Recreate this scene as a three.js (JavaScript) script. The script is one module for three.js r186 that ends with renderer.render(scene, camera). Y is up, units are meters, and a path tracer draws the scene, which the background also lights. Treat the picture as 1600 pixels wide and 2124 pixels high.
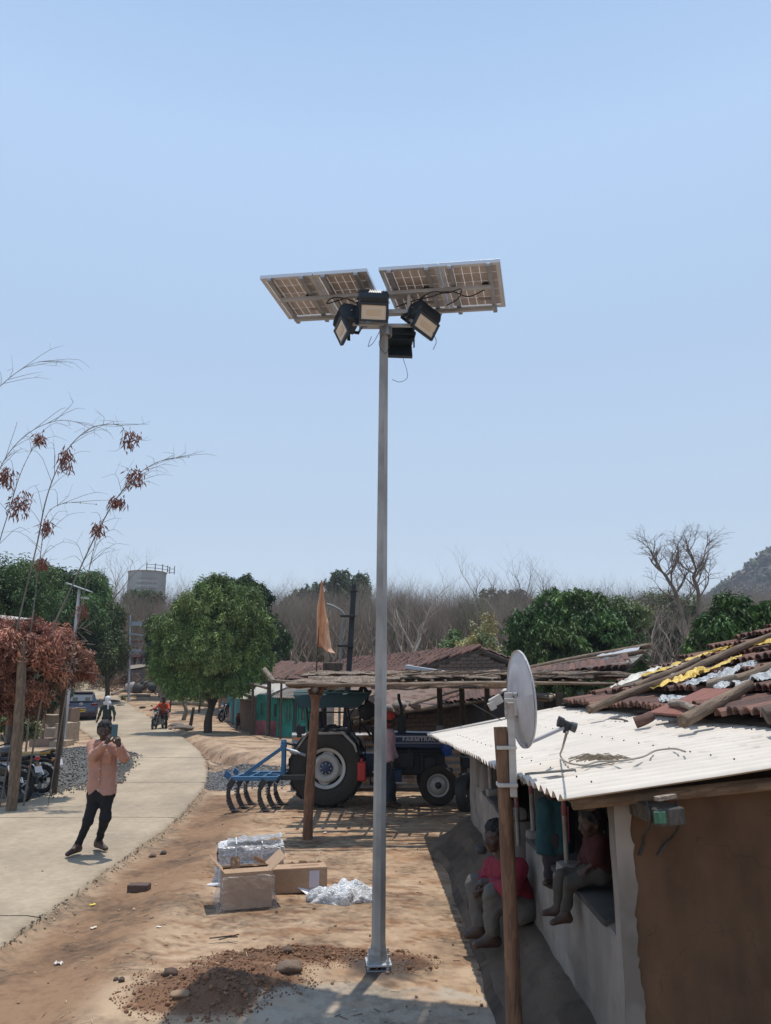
import * as THREE from 'three';
import { mergeGeometries, mergeVertices } from 'three/addons/utils/BufferGeometryUtils.js';
import { RoundedBoxGeometry } from 'three/addons/geometries/RoundedBoxGeometry.js';
import { ImprovedNoise } from 'three/addons/math/ImprovedNoise.js';
import { FontLoader } from 'three/addons/loaders/FontLoader.js';
import { TextGeometry } from 'three/addons/geometries/TextGeometry.js';

// ---------- camera, sky, sun, exposure ----------
const W = 771, H = 1024, EYE = 2.2, PITCH = THREE.MathUtils.degToRad(12.6);
const renderer = new THREE.WebGLRenderer({ antialias: true });
renderer.setSize(W, H);
renderer.toneMapping = THREE.LinearToneMapping;
renderer.toneMappingExposure = 1.0;
renderer.shadowMap.enabled = true;
const scene = new THREE.Scene();
const camera = new THREE.PerspectiveCamera(2 * Math.atan(1062 / 1600) * 180 / Math.PI, W / H, 0.05, 4000);
camera.position.set(0, EYE, 0);
camera.rotation.set(PITCH, 0, 0);
const SUN = new THREE.Vector3(0.33, 5.87, -0.92).normalize();
{
  const w = 512, h = 256, d = new Float32Array(w * h * 4);
  // clear hazy noon sky: pale at the horizon, bluer above, a broad glow round the sun
  const stops = [[0, .80, .89, .96], [.07, .72, .83, .945], [.2, .575, .725, .91], [.42, .475, .64, .885], [.65, .48, .665, .945], [1, .27, .45, .77], [1.6, .17, .31, .62]];
  for (let j = 0; j < h; j++) for (let i = 0; i < w; i++) {
    const el = ((j + .5) / h - .5) * Math.PI, az = ((i + .5) / w - .5) * 2 * Math.PI;
    const k = (j * w + i) * 4;
    let c;
    if (el < 0) { const t = Math.min(1, -el / .15); c = [.545 + (.30 - .545) * t, .655 + (.24 - .655) * t, .82 + (.18 - .82) * t]; }
    else {
      let s = 0; while (s < stops.length - 2 && el > stops[s + 1][0]) s++;
      const a = stops[s], b = stops[s + 1], t = Math.min(1, (el - a[0]) / (b[0] - a[0]));
      c = [1, 2, 3].map((q) => a[q] + (b[q] - a[q]) * t);
      const dir = new THREE.Vector3(Math.cos(el) * Math.cos(az), Math.sin(el), Math.cos(el) * Math.sin(az));
      const g = Math.exp(-Math.acos(Math.min(1, dir.dot(SUN))) / .16) * .5;
      c = c.map((v) => v + g);
    }
    d[k] = c[0]; d[k + 1] = c[1]; d[k + 2] = c[2]; d[k + 3] = 1;
  }
  const t = new THREE.DataTexture(d, w, h, THREE.RGBAFormat, THREE.FloatType);
  t.mapping = THREE.EquirectangularReflectionMapping; t.magFilter = THREE.LinearFilter; t.needsUpdate = true;
  scene.background = t; scene.environment = t;
}
const sun = new THREE.DirectionalLight(new THREE.Color().setRGB(1, .945, .86), 4.1);
sun.position.copy(SUN).multiplyScalar(120).add(new THREE.Vector3(0, 0, -20));
sun.target.position.set(0, 0, -20);
sun.castShadow = true;
sun.shadow.camera.left = -60; sun.shadow.camera.right = 60; sun.shadow.camera.top = 60; sun.shadow.camera.bottom = -60; sun.shadow.camera.far = 300;
sun.shadow.mapSize.set(4096, 4096);
scene.add(sun, sun.target);
scene.fog = new THREE.FogExp2(new THREE.Color().setRGB(.66, .74, .86), .00042);

// ---------- helpers ----------
const V = (x, y, z) => new THREE.Vector3(x, y, z);
const lerp = (a, b, t) => a + (b - a) * t, clamp = (v, a = 0, b = 1) => Math.max(a, Math.min(b, v));
const smooth = (a, b, x) => { const t = clamp((x - a) / (b - a)); return t * t * (3 - 2 * t); };
function rng(seed) { let s = seed >>> 0; return () => { s = (s + 0x6D2B79F5) | 0; let t = Math.imul(s ^ (s >>> 15), 1 | s); t = (t + Math.imul(t ^ (t >>> 7), 61 | t)) ^ t; return ((t ^ (t >>> 14)) >>> 0) / 4294967296; }; }
const PN = new ImprovedNoise();
const noise = (x, y = 0, z = 0) => PN.noise(x, y, z);
const fbm = (x, y = 0, z = 0, o = 4) => { let a = 0, k = 1, n = 0; for (let i = 0; i < o; i++) { a += k * PN.noise(x, y, z); n += k; x = x * 2.03 + 7.1; y = y * 2.03 + 3.7; z = z * 2.03 + 5.3; k *= .5; } return a / n; };
const CP = Math.cos(PITCH), SP = Math.sin(PITCH);
const rayAt = (px, py) => { const xc = (px - 800) / 1600, yc = (1062 - py) / 1600; return V(xc, yc * CP + SP, -CP + yc * SP); };
const at = (px, py, dist) => { const r = rayAt(px, py); return r.multiplyScalar(-dist / r.z).add(V(0, EYE, 0)); };
// terrain: flat village ground, a rise beyond forty metres
function rise(x, z) {
  const d = -z; let y = 0;
  if (d > 40) { const u = d - 40; y = .0077 * u * u / (1 + u / 14); y = Math.min(y, 8.4 + Math.max(0, u - 95) * .03); }
  return y;
}
const ground = (px, py, dy = 0) => { // where a line of sight meets the terrain
  const r = rayAt(px, py); let t = 1, step = .25;
  for (let i = 0; i < 4000; i++) { const y = EYE + r.y * t, z = r.z * t; if (y <= rise(r.x * t, z) + dy) break; t += step; if (t > 60) step = .5; }
  let lo = t - step, hi = t;
  for (let i = 0; i < 30; i++) { const m = (lo + hi) / 2; if (EYE + r.y * m <= rise(r.x * m, r.z * m) + dy) hi = m; else lo = m; }
  return V(r.x * hi, EYE + r.y * hi, r.z * hi);
};

const used = {};
const numbered = (n) => { const k = used[n] = (used[n] ?? -1) + 1; return k ? n + '_' + String(k).padStart(3, '0') : n; };
function tag(o, label, category, group, kind) { if (label) o.userData.label = label; if (category) o.userData.category = category; if (group) o.userData.group = group; if (kind) o.userData.kind = kind; return o; }
function thing(name, label, category, pos = [0, 0, 0], turn = 0, group) {
  const o = new THREE.Group(); o.name = numbered(name); o.position.set(...(pos.isVector3 ? pos.toArray() : pos)); o.rotation.y = turn; scene.add(o);
  return tag(o, label, category, group);
}
function part(name, geo, m, parent, label) { const o = new THREE.Mesh(Array.isArray(geo) ? merge(geo) : geo, m); o.name = parent === scene ? numbered(name) : name; o.castShadow = o.receiveShadow = true; parent.add(o); if (label) o.userData.label = label; return o; }
const solo = (name, geo, m, label, category, group) => tag(part(name, geo, m, scene), label, category, group);
const struct = (name, geo, m) => tag(part(name, geo, m, scene), null, null, null, 'structure');

function plain(g) { const n = g.index ? g.toNonIndexed() : g; for (const k of Object.keys(n.attributes)) if (!['position', 'normal', 'uv'].includes(k)) n.deleteAttribute(k); if (!n.attributes.normal) n.computeVertexNormals(); if (!n.attributes.uv) n.setAttribute('uv', new THREE.BufferAttribute(new Float32Array(n.attributes.position.count * 2), 2)); n.morphAttributes = {}; return n; }
const merge = (list) => { const g = mergeGeometries(list.map(plain)); g.clearGroups(); return g; };
function uvm(g, s = 1, off = 0) { // texture coordinates in metres from the facing of every triangle
  g = plain(g); const p = g.attributes.position, uv = g.attributes.uv, a = V(), b = V(), c = V();
  for (let i = 0; i < p.count; i += 3) {
    a.fromBufferAttribute(p, i); b.fromBufferAttribute(p, i + 1); c.fromBufferAttribute(p, i + 2);
    const n = b.clone().sub(a).cross(c.clone().sub(a)), ax = Math.abs(n.x), ay = Math.abs(n.y), az = Math.abs(n.z);
    [a, b, c].forEach((v, k) => { const [u, w] = ax >= ay && ax >= az ? [v.z, v.y] : ay >= az ? [v.x, v.z] : [v.x, v.y]; uv.setXY(i + k, u * s + off, w * s + off * .7); });
  }
  return g;
}
const tr = (g, x = 0, y = 0, z = 0, rx = 0, ry = 0, rz = 0, s) => { const m = new THREE.Matrix4().compose(V(x, y, z), new THREE.Quaternion().setFromEuler(new THREE.Euler(rx, ry, rz, 'YXZ')), s ? V(...s) : V(1, 1, 1)); return g.applyMatrix4(m); };
const box = (w, h, d, x = 0, y = 0, z = 0, rx = 0, ry = 0, rz = 0, r) => tr(uvm(new RoundedBoxGeometry(w, h, d, 1, r ?? Math.min(w, h, d) * .12)), x, y, z, rx, ry, rz);
const slab = (w, h, d, x = 0, y = 0, z = 0, rx = 0, ry = 0, rz = 0) => tr(uvm(new THREE.BoxGeometry(w, h, d)), x, y, z, rx, ry, rz);
const UPV = V(0, 1, 0);
function rod(a, b, r0, r1 = r0, seg = 8) { a = a.isVector3 ? a : V(...a); b = b.isVector3 ? b : V(...b); const d = b.clone().sub(a), L = d.length(), g = new THREE.CylinderGeometry(r1, r0, L, seg); const uv = g.attributes.uv; for (let i = 0; i < uv.count; i++) uv.setXY(i, uv.getX(i) * 6.28 * r0, uv.getY(i) * L); g.applyQuaternion(new THREE.Quaternion().setFromUnitVectors(UPV, d.normalize())); g.translate((a.x + b.x) / 2, (a.y + b.y) / 2, (a.z + b.z) / 2); return plain(g); }
function barBetween(a, b, w, h) { a = a.isVector3 ? a : V(...a); b = b.isVector3 ? b : V(...b); const L = a.distanceTo(b), g = uvm(new RoundedBoxGeometry(w, h, L, 1, Math.min(w, h) * .12)); const m = new THREE.Matrix4().lookAt(a, b, Math.abs(b.y - a.y) > .95 * L ? V(0, 0, 1) : UPV); g.applyMatrix4(m); g.translate((a.x + b.x) / 2, (a.y + b.y) / 2, (a.z + b.z) / 2); return g; }
// a tube through points whose radius changes; wob adds knots
function taper(pts, radii, seg = 6, wob = 0, seed = 0) {
  pts = pts.map((p) => p.isVector3 ? p : V(...p)); const n = pts.length, pos = [], idx = [], uv = []; let L = 0; let ref = null;
  for (let i = 0; i < n; i++) {
    const t = pts[Math.min(n - 1, i + 1)].clone().sub(pts[Math.max(0, i - 1)]).normalize(); if (i) L += pts[i].distanceTo(pts[i - 1]);
    if (!ref) ref = Math.abs(t.y) > .9 ? V(1, 0, 0) : V(0, 1, 0);
    const u = ref.clone().addScaledVector(t, -ref.dot(t)).normalize(), w = t.clone().cross(u); ref = u;
    const r = typeof radii === 'number' ? radii : Array.isArray(radii) ? lerp(radii[0], radii[1], i / (n - 1)) : radii(i / (n - 1));
    for (let k = 0; k <= seg; k++) { const a = k % seg / seg * Math.PI * 2, rr = r * (1 + wob * noise(Math.cos(a) * 1.3 + seed, Math.sin(a) * 1.3, L * 2.2 + seed)); const q = pts[i].clone().addScaledVector(u, Math.cos(a) * rr).addScaledVector(w, Math.sin(a) * rr); pos.push(q.x, q.y, q.z); uv.push(k / seg * 6.28 * r, L); }
  }
  for (let i = 0; i < n - 1; i++) for (let k = 0; k < seg; k++) { const a = i * (seg + 1) + k, b = a + seg + 1; idx.push(a, b, a + 1, b, b + 1, a + 1); }
  for (const [row, flip] of [[0, 0], [n - 1, 1]]) { const c = pos.length / 3; pos.push(pts[row].x, pts[row].y, pts[row].z); uv.push(0, 0); for (let k = 0; k < seg; k++) { const a = row * (seg + 1) + k; flip ? idx.push(c, a + 1, a) : idx.push(c, a, a + 1); } }
  const g = new THREE.BufferGeometry(); g.setAttribute('position', new THREE.Float32BufferAttribute(pos, 3)); g.setAttribute('uv', new THREE.Float32BufferAttribute(uv, 2)); g.setIndex(idx); g.computeVertexNormals(); return plain(g);
}
const curve = (pts, n = 24) => new THREE.CatmullRomCurve3(pts.map((p) => p.isVector3 ? p : V(...p))).getPoints(n);
const tube = (pts, r, n = 24, seg = 6) => taper(curve(pts, n), r, seg);
const lathe = (pts, seg = 24) => plain(new THREE.LatheGeometry(pts.map(([x, y]) => new THREE.Vector2(x, y)), seg));
function prism(shape, depth, bevel = 0) { const s = shape instanceof THREE.Shape ? shape : new THREE.Shape(shape.map(([x, y]) => new THREE.Vector2(x, y))); return uvm(new THREE.ExtrudeGeometry(s, { depth, bevelEnabled: bevel > 0, bevelThickness: bevel, bevelSize: bevel, bevelOffset: -bevel, bevelSegments: 1, curveSegments: 10 })); }
function gridSurf(nu, nv, fn, su = 1, sv = 1) { const pos = [], uv = [], idx = []; for (let j = 0; j <= nv; j++) for (let i = 0; i <= nu; i++) { const p = fn(i / nu, j / nv); pos.push(p[0] ?? p.x, p[1] ?? p.y, p[2] ?? p.z); uv.push(i / nu * su, j / nv * sv); } for (let j = 0; j < nv; j++) for (let i = 0; i < nu; i++) { const a = j * (nu + 1) + i, b = a + nu + 1; idx.push(a, a + 1, b, a + 1, b + 1, b); } const g = new THREE.BufferGeometry(); g.setAttribute('position', new THREE.Float32BufferAttribute(pos, 3)); g.setAttribute('uv', new THREE.Float32BufferAttribute(uv, 2)); g.setIndex(idx); g.computeVertexNormals(); return g; }
function lump(r, seed, amp = .35, detail = 2, sc = [1, 1, 1], facet = 0) { // a stone or clod
  const g = mergeVertices(new THREE.IcosahedronGeometry(1, detail).deleteAttribute('uv').deleteAttribute('normal')), p = g.attributes.position, v = V();
  for (let i = 0; i < p.count; i++) { v.fromBufferAttribute(p, i); let k = 1 + amp * fbm(v.x * 1.1 + seed * 3.1, v.y * 1.1, v.z * 1.1 + seed, 3) * 1.6; if (facet) { const f = [V(.6, .7, .3), V(-.7, .5, .4), V(.2, -.4, .9), V(-.3, .6, -.7), V(.9, -.2, -.3), V(-.8, -.3, -.4)]; for (const q of f) { const dd = v.dot(q.normalize()); if (dd * k > facet) k = facet / dd; } } p.setXYZ(i, v.x * r * k * sc[0], v.y * r * k * sc[1], v.z * r * k * sc[2]); }
  g.computeVertexNormals(); return uvm(g);
}

// ---------- textures and materials ----------
const hash = (x, y, s) => { let h = Math.imul(x, 374761393) ^ Math.imul(y, 668265263) ^ Math.imul(s, 974711); h = Math.imul(h ^ (h >>> 13), 1274126177); return ((h ^ (h >>> 16)) >>> 0) / 4294967296; };
function pn(x, y, per, s) { const xi = Math.floor(x), yi = Math.floor(y), fx = x - xi, fy = y - yi, u = fx * fx * (3 - 2 * fx), v = fy * fy * (3 - 2 * fy), m = (q) => ((q % per) + per) % per; return lerp(lerp(hash(m(xi), m(yi), s), hash(m(xi + 1), m(yi), s), u), lerp(hash(m(xi), m(yi + 1), s), hash(m(xi + 1), m(yi + 1), s), u), v); }
const pf = (u, v, f, s, o = 4) => { let a = 0, k = 1, n = 0; for (let i = 0; i < o; i++) { a += k * pn(u * f, v * f, f, s + i); n += k; f *= 2; k *= .55; } return a / n; };
const s8 = (v) => Math.round(255 * clamp(v <= .0031308 ? v * 12.92 : 1.055 * Math.pow(Math.max(v, 0), 1 / 2.4) - .055));
function tex(n, fn, rep = 1, color = true) {
  const d = new Uint8Array(n * n * 4);
  for (let j = 0; j < n; j++) for (let i = 0; i < n; i++) { let c = fn((i + .5) / n, (j + .5) / n); if (typeof c === 'number') c = [c, c, c]; const k = (j * n + i) * 4; for (let q = 0; q < 3; q++) d[k + q] = color ? s8(c[q]) : Math.round(255 * clamp(c[q])); d[k + 3] = 255; }
  const t = new THREE.DataTexture(d, n, n); t.wrapS = t.wrapT = THREE.RepeatWrapping; t.magFilter = THREE.LinearFilter; t.minFilter = THREE.LinearMipmapLinearFilter; t.generateMipmaps = true; if (color) t.colorSpace = THREE.SRGBColorSpace; t.repeat.set(rep, rep); t.needsUpdate = true; return t;
}
const rgb = (r, g, b) => new THREE.Color().setRGB(r, g, b);
const T = {};
T.mottle = tex(512, (u, v) => .62 + .38 * smooth(.2, .8, pf(u, v, 4, 11, 6)), .6);
T.fine = tex(512, (u, v) => .75 + .25 * pf(u, v, 32, 5, 4), 1.5);
T.grit = tex(512, (u, v) => { const a = pf(u, v, 48, 21, 3), b = pf(u, v, 6, 31, 4), s = pn(u * 110, v * 110, 110, 4); return (.66 + .3 * a + .22 * (b - .5)) * (s > .93 ? 1.25 : s < .06 ? .55 : 1); }, .8);
T.wood = tex(512, (u, v) => { const w = pf(u, v * .12, 40, 3, 3), k = pf(u, v, 5, 8, 4), c = smooth(.42, .5, pf(u, v * .2, 24, 14, 3)); const q = (.5 + .5 * w) * (.75 + .4 * (k - .3)) * (.72 + .28 * c); return [q, q * .97, q * .93]; }, 1.6);
T.woodB = tex(512, (u, v) => pf(u, v * .12, 40, 3, 3) * .7 + .3 * smooth(.42, .5, pf(u, v * .2, 24, 14, 3)), 1.6, false);
T.plaster = tex(512, (u, v) => { const a = pf(u, v, 3, 41, 6), s = pf(u, v * .3, 20, 44, 3), b = smooth(.5, .68, pf(u, v, 6, 47, 5)), q = (.56 + .44 * smooth(.25, .7, a)) * (.76 + .36 * s) * (1 - .22 * b); return [q, q * (.99 - .02 * b), q * (.98 - .06 * b)]; }, .45);
T.mud = tex(1024, (u, v) => { const a = pf(u, v, 4, 51, 6), b = pf(u, v * .5, 40, 52, 3), c = Math.abs(pf(u, v, 7, 55, 5) - .5), st = pn(u * 170, v * 170, 170, 58); const d2 = pf(u, v, 2, 59, 5), e = pf(u, v * .35, 12, 57, 4); let q = .60 + .8 * (a - .4) + 1.1 * (d2 - .45) + .25 * (b - .5) + .6 * (e - .5); if (c < .004 && e > .55) q *= .7; if (st > .95) q *= 1.22; if (st < .03) q *= .75; return [q, q * (.98 - .04 * a), q * (.95 - .08 * a)]; }, .38);
T.mudB = tex(512, (u, v) => .6 * pf(u, v, 6, 61, 6) + .4 * pf(u, v, 48, 62, 3), .38 * 1, false);
T.rough = tex(256, (u, v) => pf(u, v, 8, 71, 5), 1, false);
T.rust = tex(512, (u, v) => { const a = smooth(.45, .68, pf(u, v, 5, 81, 5)), b = pf(u, v, 30, 83, 3); return [lerp(.78, .40, a) * (.8 + .3 * b), lerp(.76, .24, a) * (.8 + .3 * b), lerp(.72, .15, a) * (.8 + .3 * b)]; }, .8);
T.cloth = tex(256, (u, v) => .8 + .2 * pf(u, v, 5, 91, 4) * (.85 + .15 * Math.sin(u * 400) * Math.sin(v * 400)), 2);
T.crinkle = tex(512, (u, v) => { let m = 1; for (let i = 0; i < 3; i++) m = Math.min(m, Math.abs(pf(u, v, 6 + i * 5, 101 + i * 7, 4) - .5) * 5); return clamp(m); }, 2, false);
T.concrete = tex(1024, (u, v) => { const a = pf(u, v, 3, 111, 6), b = pf(u, v, 60, 113, 3), s = pn(u * 190, v * 190, 190, 115), r = pf(u, v * .25, 14, 117, 4); let q = .72 + .5 * (a - .42) + .26 * (b - .5) + .2 * (r - .5); if (s > .955) q *= 1.13; if (s < .035) q *= .74; return [q, q * .985, q * (.965 - .04 * a)]; }, .25);
T.dirt = tex(1024, (u, v) => { const a = pf(u, v, 5, 121, 6), b = pf(u, v, 50, 123, 4), s = pn(u * 150, v * 150, 150, 125), s2 = pn(u * 260, v * 260, 260, 127), t = Math.abs(pf(u, v * 2.2, 9, 129, 5) - .5); let q = .70 + 1.05 * (a - .42) + .7 * (b - .5); if (s > .962) q *= 1.25; if (s < .03) q *= .6; if (s2 > .97) q *= 1.2; if (t < .016 && a < .52) q *= .62; return [q, q * (.985 - .06 * (.6 - a)), q * (.96 - .12 * (.6 - a))]; }, .3);
T.dirtB = tex(1024, (u, v) => .5 * pf(u, v, 8, 121, 6) + .35 * pf(u, v, 50, 123, 4) + .15 * (pn(u * 150, v * 150, 150, 125) > .93 ? 1 : 0), .3, false);
T.sheet = tex(512, (u, v) => { const a = pf(u, v, 3, 141, 5), s = pf(u * .5, v, 24, 143, 4), d = smooth(.66, .74, pf(u * .6, v * 1, 40, 145, 3)) * smooth(.5, .6, pf(u, v, 5, 147, 3)); const q = (.80 + .2 * a) * (.86 + .22 * s) * (1 - .16 * d); return [q, q * .985, q * .96]; }, .5);
const mats = {};
function M(color, o = {}) {
  const { map, rough = .85, metal = 0, bump, bumpScale = .004, phys, ...rest } = o;
  const K = phys ? THREE.MeshPhysicalMaterial : THREE.MeshStandardMaterial;
  const m = new K({ color: Array.isArray(color) ? rgb(...color) : color, roughness: rough, metalness: metal, side: THREE.DoubleSide, ...rest });
  if (map) m.map = map; if (bump) { m.bumpMap = bump; m.bumpScale = bumpScale; } return m;
}
const rep = (t, s, s2 = s) => { const c = t.clone(); c.repeat.set(s, s2); c.needsUpdate = true; return c; };
Object.assign(mats, {
  white: M([.72, .72, .72], { map: T.fine }), galv: M([.46, .48, .50], { map: T.mottle, rough: .5, metal: .35, bump: T.rough, bumpScale: .0005 }),
  alu: M([.62, .63, .65], { rough: .4, metal: .6 }), steel: M([.35, .36, .38], { rough: .45, metal: .5, map: T.mottle }), blackPaint: M([.014, .015, .018], { rough: .6 }), rubber: M([.022, .021, .020], { rough: .9, map: T.grit }),
  dustyRubber: M([.055, .047, .04], { rough: .95, map: T.grit }), wood: M([.30, .215, .15], { map: T.wood, bump: T.woodB, bumpScale: .006 }), woodDark: M([.14, .105, .08], { map: T.wood, bump: T.woodB, bumpScale: .006 }), woodGrey: M([.40, .33, .27], { map: T.wood, bump: T.woodB, bumpScale: .008 }), woodRed: M([.30, .155, .09], { map: T.wood, bump: T.woodB, bumpScale: .005 }),
  chrome: M([.75, .75, .76], { rough: .18, metal: 1 }), wire: M([.03, .03, .032], { rough: .6 }), wireGrey: M([.25, .24, .22], { rough: .7 }), darkGlass: M([.03, .035, .04], { rough: .06, phys: true, clearcoat: .5 }),
  red: M([.5, .03, .025], { rough: .35 }), yellow: M([.75, .48, .05], { rough: .5 }), orange: M([.8, .22, .03], { rough: .4 }), charcoal: M([.05, .05, .05], { rough: .8 }),
  skin: M([.066, .035, .024], { rough: .55, map: T.fine }), hair: M([.008, .007, .007], { rough: .75 }), eye: M([.16, .15, .14], { rough: .3 }),
  stone: M([.30, .245, .2], { map: T.grit, bump: T.rough, bumpScale: .01 }), bark: M([.13, .105, .085], { map: T.wood, bump: T.woodB, bumpScale: .015 }), bareBark: M([.24, .195, .165], { map: T.mottle }),
});
// ---------- ground ----------
const ROWS = [[2600, -1500, -820], [2300, -1200, -420], [2120, -1000, -165], [1965, -800, -2], [1880, -600, 118], [1795, -450, 238], [1745, -330, 305], [1700, -120, 366], [1672, 20, 392], [1645, 108, 415], [1620, 188, 428], [1595, 226, 430], [1575, 228, 424], [1555, 215, 410], [1535, 196, 386], [1515, 170, 358], [1498, 148, 328], [1480, 136, 298], [1462, 131, 270], [1446, 133, 248], [1432, 138, 226], [1420, 144, 207], [1409, 153, 193], [1400, 161, 183]];
const roadL = new THREE.CatmullRomCurve3(ROWS.map((r) => ground(r[1], r[0]))).getPoints(150), roadR = new THREE.CatmullRomCurve3(ROWS.map((r) => ground(r[2], r[0]))).getPoints(150);
const roadPoly = [...roadL.map((p) => [p.x, p.z]), ...roadR.slice().reverse().map((p) => [p.x, p.z])];
function inPoly(x, z, P) { let c = false; for (let i = 0, j = P.length - 1; i < P.length; j = i++) if ((P[i][1] > z) !== (P[j][1] > z) && x < (P[j][0] - P[i][0]) * (z - P[i][1]) / (P[j][1] - P[i][1]) + P[i][0]) c = !c; return c; }
function distLine(x, z, L) { let d = 1e9; for (let i = 0; i < L.length - 1; i++) { const a = L[i], b = L[i + 1], ax = a.x ?? a[0], az = a.z ?? a[1], bx = b.x ?? b[0], bz = b.z ?? b[1], ux = bx - ax, uz = bz - az, t = clamp(((x - ax) * ux + (z - az) * uz) / (ux * ux + uz * uz || 1)), q = (x - ax - ux * t) ** 2 + (z - az - uz * t) ** 2; if (q < d) d = q; } return Math.sqrt(d); }
const ditch = [[222, 1447], [262, 1477], [312, 1507], [372, 1532], [430, 1560], [505, 1587], [560, 1592]].map(([x, y]) => ground(x, y));
const padP = [[536, 2075], [590, 2060], [650, 2046], [740, 2040], [830, 2050], [930, 2046], [1010, 2070], [1120, 2140], [1060, 2400], [470, 2400], [500, 2140]].map(([x, y]) => { const p = ground(x, y); return [p.x, p.z]; });
const blobs = [[470, 2045, .62, .34, .12], [400, 2085, .5, .3, .07], [560, 2000, .55, .26, .085], [650, 1988, .5, .2, .055], [800, 1998, .42, .24, .03]].map(([x, y, rx, rz, h]) => { h *= .72; const p = ground(x, y); return [p.x, p.z, rx, rz, h]; });
const trackC = ROWS.slice(0, 11).map((r) => ground(r[2] + 55 + (r[0] - 1600) * .26, r[0] + 4));
const gravelC = ground(515, 1612);
const nearRoad = (x, z) => z > -62 && x < 1.5;
function gh(x, z, o = {}) {
  let y = rise(x, z); const d = -z, amp = d < 60 ? 1 : clamp(1 - (d - 60) / 30, .25, 1);
  y += fbm(x * .35, z * .35, 2.2, 3) * .045 * amp;
  o.road = 9; o.in = false;
  if (nearRoad(x, z)) {
    o.in = inPoly(x, z, roadPoly); const r = Math.min(distLine(x, z, roadR), 9), l = d > 14 ? distLine(x, z, roadL) : 9; o.road = Math.min(r, l);
    if (o.in) return y - .07;
    o.right = r < l; 
    y -= .055 * smooth(.0, .12, o.road) * (1 - smooth(.5, 1.0, o.road)) ;
    if (d < 14 && r < 3) y += .05 * Math.exp(-(((r - 1.15 - .25 * noise(x * .8, z * .8)) / .2) ** 2));
    if (d > 15 && d < 52) { const q = distLine(x, z, ditch); o.ditch = q; y -= .3 * Math.exp(-(((q + .1 * noise(x * 3, z * 3)) / .3) ** 4)); y += .12 * Math.exp(-(((q - .85 - .2 * noise(x, z)) / .3) ** 2)) * (1 + .5 * noise(x * 2, z * 2)); }
  }
  o.mound = 0;
  if (d < 9 && d > 3) { for (const [bx, bz, rx, rz, h] of blobs) { const q = Math.exp(-(((x - bx) / rx) ** 2 + ((z - bz) / rz) ** 2) * 1.2); y += h * q; o.mound = Math.max(o.mound, q); } if (o.mound > .25) y += (fbm(x * 9, z * 9, 4, 4) * .05 + fbm(x * 26, z * 26, 8, 2) * .014) * smooth(.25, .6, o.mound); o.pad = inPoly(x + .05 * noise(x * 5, z * 5), z + .06 * noise(x * 4, z * 4, 3), padP) ? 1 : 0; }
  else o.pad = 0;
  if (!o.pad) y += (Math.abs(fbm(x * 2.1, z * 2.6, 9, 4)) * -.03 + fbm(x * 11, z * 14, 3, 2) * .008) * (d < 40 ? 1 : .4);
  if (x > .3 && d < 13 && d > 2) y -= .0;
  return y;
}
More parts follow.
